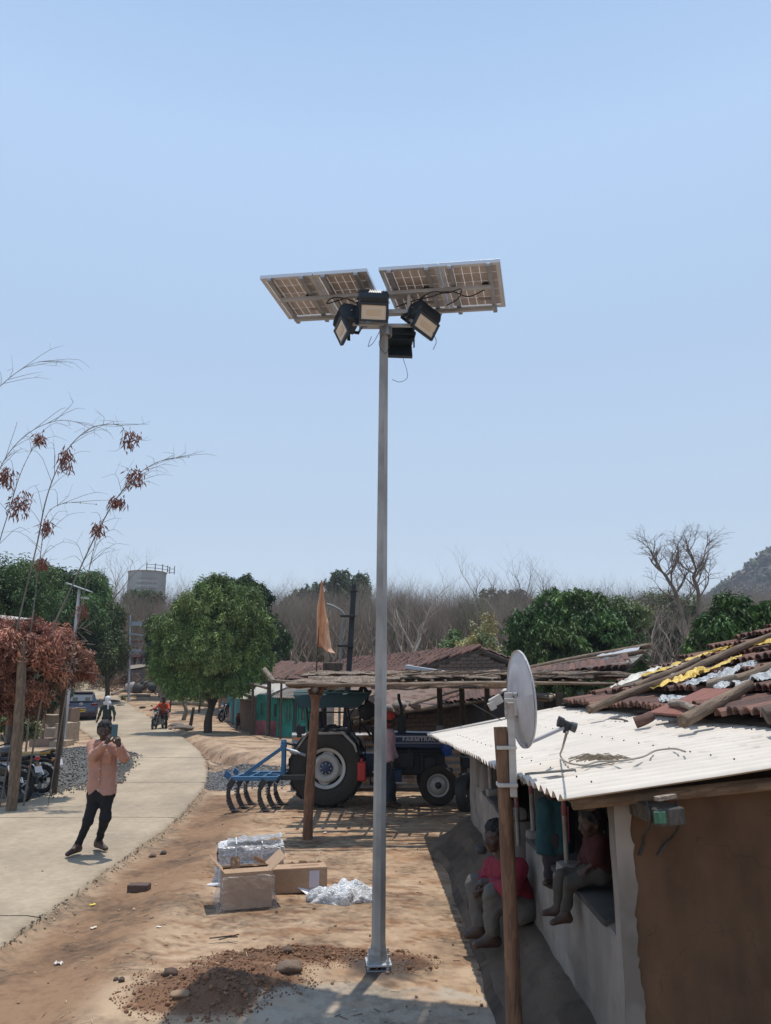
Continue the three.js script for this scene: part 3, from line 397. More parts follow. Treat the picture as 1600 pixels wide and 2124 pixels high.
// --- bare trees
const bareGeo = [1, 2, 3, 4, 5, 6].map((s) => limbs(200 + s, { levels: 5, trunk: 3.6, rad: .175, open: .5, short: .66, kids: [3, 3, 4, 3, 3], lift: .35, wig: .5 }));
const bareMat = [M([.31, .245, .19], { map: T.mottle }), M([.44, .36, .29], { map: T.mottle }), M([.19, .15, .12], { map: T.mottle })];
function bare(px, dist, h, v, label, group, m = 0, turn = v) { const p = at(px, 1400, dist), L = bareGeo[v % 6]; p.y = gh(p.x, p.z); const t = thing('bare_tree', label, 'tree', p, turn, group); const s = h / 8.6; t.scale.set(s, s, s); part('trunk', L.trunk, bareMat[m], t); part('branches', L.twigs, bareMat[m], t); return t; }
{
  // the tall pair, one trunk bent to the left, one twisting up to the right
  const tall = (px, dist, path, rad, seed, label, lean) => {
    const b = at(px[0], 1400, dist); b.y = gh(b.x, b.z); const t = thing('bare_tree', label, 'tree', b), pts = path.map(([x, y], i) => { const p = at(x, y, dist); return p.sub(b); }); pts.unshift(V(pts[0].x, -.2, 0));
    const tw = [], r = rng(seed); part('trunk', taper(curve(pts, 26), [rad, rad * .35], 9, .3, seed), bareMat[2], t);
    const sub = (p, d, L, ra, lev) => { const q = p.clone(), dir = d.clone(), ps = [q.clone()], n = 5; for (let i = 0; i < n; i++) { dir.add(V((r() - .5) * .55, (r() - .5) * .4 + (lev < 2 ? .13 : -.06), (r() - .5) * .55)).normalize(); q.addScaledVector(dir, L / n); ps.push(q.clone()); } tw.push(taper(ps, [ra, ra * .45], lev ? 4 : 5)); if (lev < 4) { const k = lev < 2 ? 4 : 3; for (let i = 0; i < k - (lev > 2 ? 1 : 0); i++) { const a = r() * 6.28; sub(ps[1 + Math.floor(r() * 4.9)], dir.clone().multiplyScalar(.75).add(V(Math.cos(a), .1 + .3 * r(), Math.sin(a)).multiplyScalar(.62)).normalize(), L * (.52 + .22 * r()), ra * .5, lev + 1); } } };
    const c = curve(pts, 30); for (let i = 0; i < 7; i++) { const a = i * 2.4 + r(), p = c[11 + Math.floor(i * 2.8)] ?? c[30]; sub(p, V(Math.cos(a) * .9, .6, Math.sin(a) * .5).normalize(), 1.75 + r() * .6, rad * .36, 0); }
    sub(c[30], c[30].clone().sub(c[27]).normalize(), 1.15, rad * .4, 0);
    part('branches', tw, bareMat[2], t); return t;
  };
  tall([1428], 58, [[1425, 1330], [1418, 1290], [1408, 1250], [1398, 1222], [1388, 1206], [1380, 1192], [1366, 1180]], .22, 5, 'tall bare tree whose trunk bends to the left above the tile roof');
  tall([1449], 59, [[1450, 1280], [1450, 1245], [1446, 1216], [1438, 1196], [1444, 1182], [1440, 1170]], .2, 8, 'tall bare tree with twisting upright trunk beside the leaning one');
  const g = 'bare trees along the edge of the wood';
  const named = [[842, 62, 10.2, 0, 'pale bare tree with rounded crown right of the lamp post', 1], [908, 64, 8.6, 1, 'bare tree with dark crooked stem right of the pale round one', 2], [985, 86, 14, 2, 'thin tall bare tree rising above the pale blossoming tree', 0], [1082, 82, 12.5, 3, 'dark bare tree leaning over the left side of the big mango tree', 2], [1128, 92, 12.2, 4, 'bare tree just above the top left of the big mango tree', 0], [206, 78, 13.6, 5, 'bare tree with domed crown between the dark trees and the water tank', 0], [24, 66, 12, 1, 'bare tree showing over the dark trees at the left edge', 0], [1392, 54, 7.6, 2, 'bare grey tree under the tall leaning bare tree', 1], [1340, 66, 8.6, 0, 'bare grey tree right of the big mango tree', 1], [1345, 50, 4.5, 3, 'low bare bush like tree right of the big mango tree', 1]];
  for (const [x, d, h, v, l, m] of named) bare(x, d, h, v, l, null, m);
  const r = rng(90); for (let i = 0; i < 60; i++) { const px = i < 34 ? 560 + r() * 560 : 1270 + r() * 260; bare(px, 64 + r() * 44, 6.2 + r() * 4.2, Math.floor(r() * 6), 'leafless grey brown tree standing in the dry wood behind the houses', g, Math.floor(r() * 3), r() * 6); }
  // the wood behind them reads as one mass
  const lists = [0, 1, 2, 3].map(() => []), cols = [0, 1, 2, 3].map(() => []);
  for (let i = 0; i < 2400; i++) { const d = 72 + r() * r() * 190, px = -120 + r() * 1840; if (px > -100 && px < 240 && d < 60) continue; const p = at(px, 1400, d), y = gh(p.x, p.z), s = (.62 + r() * .4) * (d > 150 ? 1.15 : 1), k = i & 3; lists[k].push(mtx(p.x, y, p.z, 0, r() * 6, 0, s, s * (.9 + .3 * r()))); const q = .7 + .6 * r(); cols[k].push(r() < .1 ? rgb(.16 * q, .19 * q, .08 * q) : rgb(.35 * q, .275 * q, .21 * q)); }
  const one = M([1, 1, 1], { rough: .95 });
  lists.forEach((l, k) => tag(inst('woods', merge([bareGeo[k].trunk.clone(), bareGeo[k].twigs.clone()]), one, l, scene, cols[k]), 'dry leafless wood covering the slope behind the village', null, null, 'stuff'));
  // dry scrub on the floor of the wood and green scrub along its foot
  const sc = [], cc = []; for (let i = 0; i < 9000; i++) { const d = 56 + r() * 110, px = -100 + r() * 1800; if (d < 64 && px < 420) continue; const p = at(px, 1400, d), s = .5 + r() * 1.3; sc.push(mtx(p.x, gh(p.x, p.z) + s * .55, p.z, (r() - .5) * .6, r() * 6, (r() - .5) * .6, s * 1.3, s * 1.5)); const q = .7 + .6 * r(); cc.push(r() < .22 ? rgb(.13 * q, .14 * q, .055 * q) : r() < .5 ? rgb(.26 * q, .165 * q, .11 * q) : rgb(.24 * q, .19 * q, .15 * q)); }
  tag(inst('undergrowth', SPRAY.twig, mats.leaf, sc, scene, cc), 'dry brown and olive scrub on the floor of the wood', null, null, 'stuff');
}
// --- low green shrubs at the left, between the shelter and the steps
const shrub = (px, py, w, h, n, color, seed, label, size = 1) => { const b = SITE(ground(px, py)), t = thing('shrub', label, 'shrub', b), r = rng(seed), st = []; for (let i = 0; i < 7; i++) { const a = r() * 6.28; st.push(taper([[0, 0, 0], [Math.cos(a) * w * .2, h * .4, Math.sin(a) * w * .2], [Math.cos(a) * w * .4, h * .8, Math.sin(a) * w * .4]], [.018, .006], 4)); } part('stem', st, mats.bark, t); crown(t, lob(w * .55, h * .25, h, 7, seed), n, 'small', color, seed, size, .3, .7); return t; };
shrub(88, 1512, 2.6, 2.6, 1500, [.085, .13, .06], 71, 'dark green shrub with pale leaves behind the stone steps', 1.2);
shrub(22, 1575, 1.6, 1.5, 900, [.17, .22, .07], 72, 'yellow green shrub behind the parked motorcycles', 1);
shrub(124, 1492, 1.3, 2.2, 500, [.10, .16, .05], 73, 'green shrub beside the parked car', 1);
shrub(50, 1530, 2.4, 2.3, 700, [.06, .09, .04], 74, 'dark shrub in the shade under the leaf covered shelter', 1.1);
shrub(255, 1452, .5, .4, 90, [.12, .2, .05], 75, 'tiny green weed by the roadside wall', .6);
// ---------- the whitewashed mud house on the right ----------
mats.wash = M([.33, .30, .27], { map: T.plaster, bump: T.rough, bumpScale: .006, rough: .95 });
mats.washGrey = M([.36, .33, .30], { map: T.plaster, bump: T.rough, bumpScale: .008, rough: .95 });
mats.mud = M([.122, .072, .042], { map: T.mud, bump: T.mudB, bumpScale: .02, rough: .97 });
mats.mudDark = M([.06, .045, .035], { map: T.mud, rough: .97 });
mats.sheet = M([.665, .605, .535], { map: T.sheet, rough: .82, bump: T.rough, bumpScale: .001 });
const tileMats = [[.185, .092, .068], [.215, .108, .078], [.15, .08, .062], [.25, .13, .095], [.12, .07, .056]].map((c) => M(c, { map: T.grit, rough: .92, bump: T.rough, bumpScale: .003 }));
// a country tile: half a tapering pipe, mouth at the lower end; axis along +x up the slope
const tileGeo = [0, 1, 2].map((s) => { const L = .5, n = 5, pos = [], idx = []; for (const t of [0, 1]) for (const sh of [0, 1]) for (let k = 0; k <= n; k++) { const a = (k / n) * Math.PI * .94 + .09, r = (sh ? .058 : .074) * (t ? .86 : 1.05) * (1 + .05 * Math.sin(s * 3 + k)); pos.push(t * L, Math.sin(a) * r * .82, Math.cos(a) * r); } const id = (t, sh, k) => (t * 2 + sh) * (n + 1) + k; for (let k = 0; k < n; k++) { idx.push(id(0, 0, k), id(1, 0, k), id(0, 0, k + 1), id(1, 0, k), id(1, 0, k + 1), id(0, 0, k + 1)); idx.push(id(0, 1, k), id(0, 1, k + 1), id(1, 1, k), id(1, 1, k), id(0, 1, k + 1), id(1, 1, k + 1)); idx.push(id(0, 0, k), id(0, 0, k + 1), id(0, 1, k), id(0, 1, k), id(0, 0, k + 1), id(0, 1, k + 1)); } const g = new THREE.BufferGeometry(); g.setAttribute('position', new THREE.Float32BufferAttribute(pos, 3)); g.setIndex(idx); return uvm(g.toNonIndexed(), 1, s * .31); });
tileGeo.forEach((g) => g.computeVertexNormals());
// corrugated sheeting: waves across w (along z), running along x from x0 to x1
function corrugated(L, w, pitch, amp, th = .006, ph = 0) { const n = Math.round(w / pitch * 8), prof = []; for (let i = 0; i <= n; i++) prof.push([i / n * w, Math.sin(i / 8 * 2 * Math.PI + ph) * amp]); const pos = [], idx = [], m = n + 1, cuts = 5; for (let c = 0; c <= cuts; c++) for (const t of [0, 1]) for (const [z, y] of prof) pos.push(c / cuts * L, y - (t ? th : 0), z); const id = (c, t, i) => (c * 2 + t) * m + i; for (let c = 0; c < cuts; c++) for (let i = 0; i < n; i++) { idx.push(id(c, 0, i), id(c, 0, i + 1), id(c + 1, 0, i), id(c, 0, i + 1), id(c + 1, 0, i + 1), id(c + 1, 0, i)); idx.push(id(c, 1, i), id(c + 1, 1, i), id(c, 1, i + 1), id(c, 1, i + 1), id(c + 1, 1, i), id(c + 1, 1, i + 1)); } for (let i = 0; i < n; i++) for (const c of [0, cuts]) idx.push(id(c, 0, i), id(c, 1, i), id(c, 0, i + 1), id(c, 0, i + 1), id(c, 1, i), id(c, 1, i + 1)); for (let c = 0; c < cuts; c++) for (const i of [0, n]) idx.push(id(c, 0, i), id(c + 1, 0, i), id(c, 1, i), id(c, 1, i), id(c + 1, 0, i), id(c + 1, 1, i)); const g = new THREE.BufferGeometry(); g.setAttribute('position', new THREE.Float32BufferAttribute(pos, 3)); g.setAttribute('uv', new THREE.Float32BufferAttribute(pos.filter((_, i) => i % 3 === 0).flatMap((x, i) => [x, pos[i * 3 + 2]]), 2)); g.setIndex(idx); g.computeVertexNormals(); return g; }
const eaveX = (z) => .86 + .026 * (z + 4.05), eaveY = (z) => 1.655 + .0245 * (z + 4.05), topY = (z) => 1.915 + .012 * (z + 4);
const house = thing('mud_house', 'whitewashed mud house with brown gable, pale corrugated sheets and a tiled roof above', 'house', [0, 0, 0]);
{
  // front wall with openings, as thick rounded mud pieces
  const X0 = 1.2, th = .24, soft = (w, h, d, x, y, z, seed, r = .05) => { const g = new RoundedBoxGeometry(w, h, d, 3, r); const p0 = g.attributes.position; const G2 = new THREE.BoxGeometry(w, h, d, Math.ceil(w / .06), Math.ceil(h / .06), Math.ceil(d / .07)); const p = G2.attributes.position; for (let i = 0; i < p.count; i++) { let a = p.getX(i), b = p.getY(i), c = p.getZ(i); const rr = Math.min(r, w / 2, h / 2, d / 2), q = V(clamp(a, -w / 2 + rr, w / 2 - rr), clamp(b, -h / 2 + rr, h / 2 - rr), clamp(c, -d / 2 + rr, d / 2 - rr)), dv = V(a, b, c).sub(q); if (dv.length() > 1e-6) { dv.setLength(rr); a = q.x + dv.x; b = q.y + dv.y; c = q.z + dv.z; } const n = fbm((a + x) * 2.2 + seed, (b + y) * 2.2, (c + z) * 2.2, 3) * .028; p.setXYZ(i, a + n, b + n * .6, c + n); } G2.computeVertexNormals(); return tr(uvm(G2), x, y, z); };
  const low = (z0, z1, h) => soft(th, h, z1 - z0, X0 + th / 2, h / 2, -(z0 + z1) / 2, z0, .06);
  part('wall', [low(4.3, 7.15, .93), low(8.02, 11.45, .9), soft(th + .02, 1.6, .13, X0 + th / 2, .80, -4.345, 3, .025), soft(th + .04, 1.5, .62, X0 + th / 2, .75, -11.1, 4, .08), soft(.3, .42, 1.1, X0 + .22, .21, -7.6, 6, .06), soft(.26, 1.2, .3, X0 + .14, .6, -10.4, 8, .08)], mats.wash, house);
  // grey smeared tops of the low walls
  part('window_sill', [4.62, 5.72, 6.5].map((z, i) => soft(th + .03, .05, [1.1, 1.0, .6][i], X0 + th / 2 + .005, .925, -[5.15, 6.1, 6.72][i], 9 + i, .022)).concat([soft(th + .03, .05, 2.0, X0 + th / 2 + .005, .895, -9.1, 15, .022)]), M([.10, .095, .09], { map: T.plaster, rough: .95 }), house);
  for (const z of [5.75, 6.95, 8.1, 9.65]) part('post_base', soft(.2, .1, .22, X0 + .09, .95, -z, z, .04), mats.wash, house);
  // plinth running along the foot of the wall
  const pl = gridSurf(12, 120, (u, v) => { const z = -3.2 - v * 8.5, w = fbm(z * .8, 3, 1, 3) * .1, bulge = .16 * Math.exp(-(((z + 11.2) / .5) ** 2)); const prof = [[.70, -.12], [.74, .02], [.79, .075], [.86, .11], [.93, .15], [.99, .2], [1.04, .26], [1.08, .3], [1.12, .32], [1.16, .335], [1.2, .345], [1.24, .35], [1.3, .35]]; const [x, y] = prof[Math.round(u * 12)]; const sd = smooth(7.0, 8.2, -z); return [x + w * (1 - u) - bulge * (1 - u), y * (.95 + .12 * sd) + fbm(x * 4, z * 4, 2, 3) * .03 + gh(.75, z) * (1 - u), z]; });
  part('plinth', uvm(pl), M([.135, .10, .073], { map: T.mud, bump: T.mudB, bumpScale: .01, rough: .97 }), house);
  // gable wall in brown mud, far wall, rooms behind
  const gab = prism([[0, 0], [5.3, 0], [5.3, 2.55], [1.5, 1.78], [0, 1.58]], .28); tr(gab, 1.235, 0, -4.53); 
  part('gable_wall', gab, mats.mud, house);
  const strip = []; { const s = new THREE.Shape(); const r = rng(8); s.moveTo(-.05, 0); s.lineTo(-.05, 1.6); let y = 1.6, x = .035; s.lineTo(x, y); while (y > 0) { y -= .012 + r() * .03; x = .03 + .035 * noise(y * 1.7, 3) + .018 * noise(y * 8, 5) + .012 * r() + .02 * smooth(.8, .2, y); s.lineTo(x, Math.max(0, y)); } strip.push(tr(prism(s, .008), 1.235, 0, -4.2465)); }
  part('whitewash_edge', strip, mats.wash, house);
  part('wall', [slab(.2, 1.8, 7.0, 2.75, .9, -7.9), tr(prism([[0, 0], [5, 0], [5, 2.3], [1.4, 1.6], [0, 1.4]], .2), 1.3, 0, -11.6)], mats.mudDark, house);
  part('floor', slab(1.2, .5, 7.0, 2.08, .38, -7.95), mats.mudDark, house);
  // veranda posts, pink above and pale below
  const pink = M([.42, .17, .17], { map: T.wood }), pale = M([.45, .41, .38], { map: T.wood });
  for (const [z, lean, r, h] of [[5.72, -.05, .017, .95], [6.95, .01, .022, .93], [7.75, 0, .022, .7], [9.62, .01, .03, .9]]) { const p = part('post', taper([[X0 + .05 + lean * 0, h + .02, -z], [X0 + .045, h + .36, -z - lean * .4]], r, 7, .15, z), pale, house); part('post', taper([[X0 + .045, h + .36, -z - lean * .4], [X0 + .03, eaveY(-z) + .02, -z - lean]], r * 1.02, 7, .15, z + 1), pink, house); }
  for (const z of [6.05, 7.3, 8.2, 9.9]) part('post', box(.12, 1.5, .13, X0 + .34, .86, -z), mats.washGrey, house);
  // beams carrying the sheets
  part('beam', [taper(curve([[1.05, 1.60, -4.2], [1.0, 1.565, -6.5], [.98, 1.50, -9], [.95, 1.45, -11.6]], 20), .04, 8, .2, 3), taper([[2.3, 1.78, -4.0], [2.3, 1.70, -11.6]], .05, 7, .2, 4)], mats.woodDark, house);
  part('rafter', taper(curve([[.95, 1.61, -4.16], [1.9, 1.695, -4.15], [3.4, 1.84, -4.17]], 14), .032, 7, .2, 5), mats.wood, house);
  for (const z of [5.4, 6.8, 8.2, 9.6, 11]) part('rafter', taper([[.9, eaveY(-z) - .045, -z], [2.7, topY(-z) - .06, -z]], .035, 6, .2, z), mats.woodDark, house);
  part('beam', [box(.15, .085, .42, 1.35, 1.582, -4.14, .02, .1, .04, .012)], M([.12, .115, .1], { map: T.wood, bump: T.woodB, bumpScale: .006 }), house, 'weathered beam end with green paint jutting from the gable');
  part('beam_paint', [box(.055, .055, .02, 1.315, 1.578, -3.925, .02, .1, .04, .004)], M([.10, .26, .17], { map: T.wood }), house);
  part('wooden_block', box(.11, .02, .04, 1.36, 1.665, -3.96, 0, .35, .1), mats.woodGrey, house);
  for (const [x, l, s] of [[1.28, .2, 1], [1.425, .2, 2]]) part('cord', tube([[x, 1.64, -4.0], [x + .0, 1.575, -3.96], [x + .01, 1.5, -4.05], [x + .035, 1.44, -4.2], [x + .045 * (s < 2 ? 1 : .3), 1.40, -4.238], [x + (s < 2 ? .02 : -.03), 1.345, -4.24]], .007, 24), mats.wire, house);
  // hairline cracks and one nail hole in the mud
  const crack = (pts) => taper(curve(pts.map(([x, y]) => [x, y, -4.249]), 14), .0012, 4);
  part('crack', [crack([[1.6, 1.05], [1.64, 1.02], [1.68, 1.03], [1.70, 1.0], [1.69, .96]]), crack([[1.72, .5], [1.75, .48], [1.78, .46]])], mats.charcoal, house);
  part('nail', lump(.012, 5), mats.wire, house).position.set(1.735, .47, -4.252);
  // the pale corrugated sheets, each laid over the next
  let z = -3.98, i = 0; const r = rng(12);
  while (z > -11.7) {
    const w = .98, a = eaveX(z) - .015 * (r() - .5), L = 2.05 + .06 * r(), y0 = eaveY(z), y1 = topY(z), sl = Math.atan2(y1 - y0, 1.85);
    const g = corrugated(L, w + .1, .146, .019, .007), m = new THREE.Matrix4().makeRotationFromEuler(new THREE.Euler(0, 0, sl)); g.applyMatrix4(m);
    const p = g.attributes.position; for (let k = 0; k < p.count; k++) { const zz = p.getZ(k), t = p.getX(k) / 2.05; p.setXYZ(k, p.getX(k) + a - .026 * zz * (1 - t), p.getY(k) + y0 - .0245 * zz * (1 - t) - .012 * zz * t + (i % 2 ? .009 : 0) + fbm(zz + z, t * 2, i, 2) * .012, z - zz); } g.computeVertexNormals();
    part('roof_sheet', g, mats.sheet, house); z -= w - .06; i++;
  }
  { const nl = []; for (let k = 0; k < 8; k++) for (const t of [.12, .55, .93]) for (const o of [.2, .49, .78]) { const zz = -4 - k * .92 - o, x = lerp(eaveX(zz), 2.6, t); nl.push(lump(.006, k, .2, 0).translate(x, lerp(eaveY(zz), topY(zz), t) + .026, zz)); } tag(part('roofing_nails', nl, mats.charcoal, house), null, null, null, 'stuff'); }
  // tiles above: a solid bed, then courses of tiles
  const S = Math.atan(.345), bx = 2.56, by = (z) => topY(z) + .06; const bed = gridSurf(2, 2, (u, v) => [bx + .05 + u * 3.6, by(0) - .055 + u * 3.6 * .345 - .012 * 4, -3.9 - v * 7.9]);
  part('roof_bed', [plain(bed), tr(plain(gridSurf(2, 2, (u, v) => [bx + .05 + u * 3.6, by(0) - .12 + u * 3.6 * .345 - .048, -3.9 - v * 7.9])))], mats.woodDark, house);
  const tiles = []; for (let c = 0; c < 8; c++) { const dip = rng(40 + c); for (let zz = -4.0; zz > -11.75; zz -= .125) { const slip = noise(zz * .9, c * 3.1) * .14 + .05 * (dip() - .5); if (noise(zz * 1.3 + 9, c * 2.3) > .36 && c > 0) continue; const up = c * .45 + slip; tiles.push([bx + up, by(zz) + .345 * up + .012 * c * .3 + noise(zz * .5, c * 1.7, 4) * .05 + .016 * (dip() - .5) + .035, zz + .012 * (dip() - .5), S - .17 + .07 * (dip() - .5) + noise(zz * .6, c, 8) * .10, .08 * (dip() - .5)]); } }
  // those that show largest are tiles of their own
  tiles.forEach((t) => { const P = V(t[0], t[1] - EYE, t[2]), f = -P.z * CP + P.y * SP, px = 800 + 1600 * P.x / f; t.d = px > 1640 ? 99 : f; });
  tiles.sort((a, b) => a.d - b.d); const rest = [[], [], []]; const q = rng(9); let solos = 0;
  tiles.forEach((t, n) => { const k = Math.floor(q() * 3), mi = Math.floor(q() * 5); if (t.d < 99 && solos < 300) { solos++; const o = new THREE.Mesh(tileGeo[k], tileMats[mi]); o.name = 'tile'; o.castShadow = o.receiveShadow = true; o.position.set(t[0], t[1], t[2]); o.rotation.set(0, t[4], t[3], 'YXZ'); house.add(o); } else { const g = tileGeo[k].clone(); g.applyMatrix4(new THREE.Matrix4().compose(V(t[0], t[1], t[2]), new THREE.Quaternion().setFromEuler(new THREE.Euler(0, t[4], t[3], 'YXZ')), V(1, 1, 1))); rest[mi % 3].push(g); } });
  rest.forEach((l, k) => tag(part('roof_tiles', merge(l), tileMats[k], house), null, null, null, 'stuff'));
  // things lying on the tiles: logs, plastic sheets
  const onRoof = (px, py, lift = .06) => { const d = rayAt(px, py); const y0 = by(-8) - .345 * bx, t = (y0 + lift - EYE) / (d.y - .345 * d.x); return d.multiplyScalar(t).add(V(0, EYE, 0)); };
  const log = (pts, r0, r1, m, label, seed) => solo('log', taper(curve(pts.map(([x, y, l]) => onRoof(x, y, l ?? .14)), 16), [r0, r1], 8, .32, seed), m, label, 'log');
  log([[1222, 1472, .16], [1300, 1440], [1400, 1405], [1520, 1350], [1605, 1318]], .045, .042, mats.wood, 'longest dark log running up the tiles beside the yellow plastic', 1);
  log([[1318, 1424], [1390, 1395], [1450, 1368]], .042, .04, mats.wood, 'short dark log just above the longest one on the tiles', 2);
  log([[1416, 1497, .15], [1480, 1462], [1556, 1420]], .048, .042, mats.wood, 'forked log whose lower end rests at the tile edge over the pale sheets', 3);
  log([[1528, 1412], [1570, 1398], [1640, 1370]], .05, .045, mats.wood, 'grey brown log at the right edge of the frame on the tiles', 4);
  log([[1472, 1421], [1500, 1415], [1535, 1407]], .045, .04, mats.woodGrey, 'stubby log between the grey plastic pieces on the tiles', 5);
  log([[1392, 1459], [1418, 1461], [1442, 1470]], .032, .028, mats.woodGrey, 'small pale billet left of the forked log', 6);
  log([[1588, 1487], [1610, 1480], [1650, 1470]], .055, .05, mats.woodDark, 'dark log end at the right edge low on the tiles', 7);
  log([[1318, 1500, .1], [1336, 1494, .1], [1352, 1486, .1]], .05, .04, tileMats[2], 'loose rounded tile lying at the edge of the pale sheets', 8);
  const film = (pts, w, m, label, seed, name = 'plastic_sheet') => { const c = pts.map(([x, y]) => onRoof(x, y, .1)); const cv = new THREE.CatmullRomCurve3(c), n = Math.max(24, pts.length * 14); const g = gridSurf(n, 16, (u, v) => { const p = cv.getPoint(u), t = cv.getTangent(u), s = V(-t.z, 0, t.x).normalize(); const ww = w * (.65 + .5 * noise(u * 5, seed) + .3 * Math.sin(u * 3.1)), k = (v - .5) * ww; const cr = .10 * (Math.abs(noise(u * n * .12, v * 2.2, seed)) + .4 * Math.abs(noise(u * n * .3, v * 5, seed + 5))) * Math.min(1, w * 2.6); return [p.x + s.x * k + noise(u * 9, v * 6, seed) * .04, p.y + s.x * k * .345 * 0 + (s.x * k) * .345 + cr, p.z + s.z * k]; }); return solo(name, g, m, label, 'plastic sheet'); };
  const yel = M([.72, .50, .10], { rough: .45, bump: T.crinkle, bumpScale: .006 }), whi = M([.70, .66, .56], { rough: .6, bump: T.crinkle, bumpScale: .006 }), gry = M([.42, .43, .43], { rough: .35, bump: T.crinkle, bumpScale: .006 });
  film([[1355, 1426], [1400, 1414], [1440, 1402], [1462, 1396]], .42, yel, 'crumpled yellow plastic below the longest log on the tiles', 1);
  film([[1330, 1405], [1400, 1382], [1460, 1358], [1515, 1345]], .2, yel, 'long yellow plastic strip above the longest log on the tiles', 2);
  film([[1455, 1398], [1500, 1378], [1535, 1362]], .16, yel, 'narrow yellow plastic strip right under the longest log', 3);
  film([[1560, 1340], [1600, 1332], [1640, 1320]], .2, yel, 'yellow plastic at the top right edge of the tiles', 4);
  film([[1272, 1424], [1300, 1416], [1325, 1404], [1345, 1396], [1362, 1388]], .3, whi, 'bunched cream sacking at the far end of the tiles', 5, 'sacking');
  film([[1340, 1420], [1380, 1405], [1410, 1398]], .16, whi, 'flat white plastic between the two dark logs', 6);
  film([[1430, 1416], [1470, 1412], [1500, 1404], [1525, 1392]], .3, gry, 'grey plastic scrunched right of the yellow plastic', 7);
  film([[1378, 1448], [1400, 1452], [1440, 1447]], .18, gry, 'grey plastic piece under the stubby log', 8);
  film([[1510, 1430], [1545, 1412], [1580, 1405], [1620, 1405]], .34, gry, 'large silver grey plastic at the right edge of the tiles', 9);
  film([[1530, 1382], [1545, 1378], [1556, 1386]], .16, gry, 'knotted clear plastic tuft high on the tiles', 10);
  film([[1380, 1388], [1420, 1378], [1448, 1372]], .14, M([.5, .42, .33], { rough: .8 }), 'dull brown cloth beside the short dark log', 11, 'cloth_rag');
  // flat red machine-made tiles patched in
  const pr = onRoof(1478, 1443, .1), pp = thing('tile_patch', 'patch of bright red flat tiles in the middle of the older tiles', 'roof tiles', pr); pp.rotation.set(0, .12, S, 'YXZ'); for (let a = 0; a < 2; a++) for (let b = 0; b < 3; b++) part('tile', box(.3, .02, .22, a * .27 - .3, a * .006, b * .225 - .22, 0, 0, .05), M([.27, .105, .075], { map: T.grit }), pp);
  // cable, dry straw and an iron flat on the pale sheets
  const onSheet = (px, py, lift = .03) => { const d = rayAt(px, py); let t = 3; for (let i = 0; i < 900; i++) { const x = d.x * t, z = d.z * t, y = EYE + d.y * t, s = lerp(eaveY(z), topY(z), (x - eaveX(z)) / 1.9) + lift; if (y < s) break; t += .01; } return d.multiplyScalar(t).add(V(0, EYE, 0)); };
  const cb = [[1176, 1520, .45], [1168, 1550, .2], [1164, 1570, .03], [1185, 1584], [1215, 1587], [1240, 1580], [1290, 1578], [1330, 1571], [1365, 1556], [1395, 1553], [1422, 1559]].map(([x, y, l]) => onSheet(x, y, l ?? .05)); solo('antenna_cable', tube(cb, .006, 60, 5), M([.30, .27, .23], { rough: .7 }), 'thin cable looping from the satellite dish over the pale sheets', 'cable');
  { const c = onSheet(1253, 1582, .03), g = [], q2 = rng(6); for (let i = 0; i < 46; i++) { const a = (q2() - .5) * 1.6, l = .05 + q2() * .09, x = (q2() - .5) * .22, zz = (q2() - .5) * .1; g.push(taper([[x - Math.cos(a) * l, q2() * .03, zz - Math.sin(a) * l * .4], [x, .025 + q2() * .03, zz], [x + Math.cos(a) * l, q2() * .03, zz + Math.sin(a) * l * .4]], .003, 3)); } const o = solo('straw_tuft', g, M([.34, .27, .19]), 'tuft of dry straw caught by the cable on the pale sheets', 'straw'); o.position.copy(c); }
  solo('iron_flat', barBetween(onSheet(1092, 1605, .045), onSheet(1192, 1597, .045), .05, .012), M([.22, .21, .2], { map: T.rust }), 'flat iron bar lying across the pale sheets beside the dish post', 'iron bar');
  solo('stick', taper([onSheet(1268, 1491, .04), onSheet(1290, 1492, .045), onSheet(1302, 1496, .04)], .009, 5), mats.woodDark, 'thin dark stick below the tile edge on the pale sheets', 'stick');
}
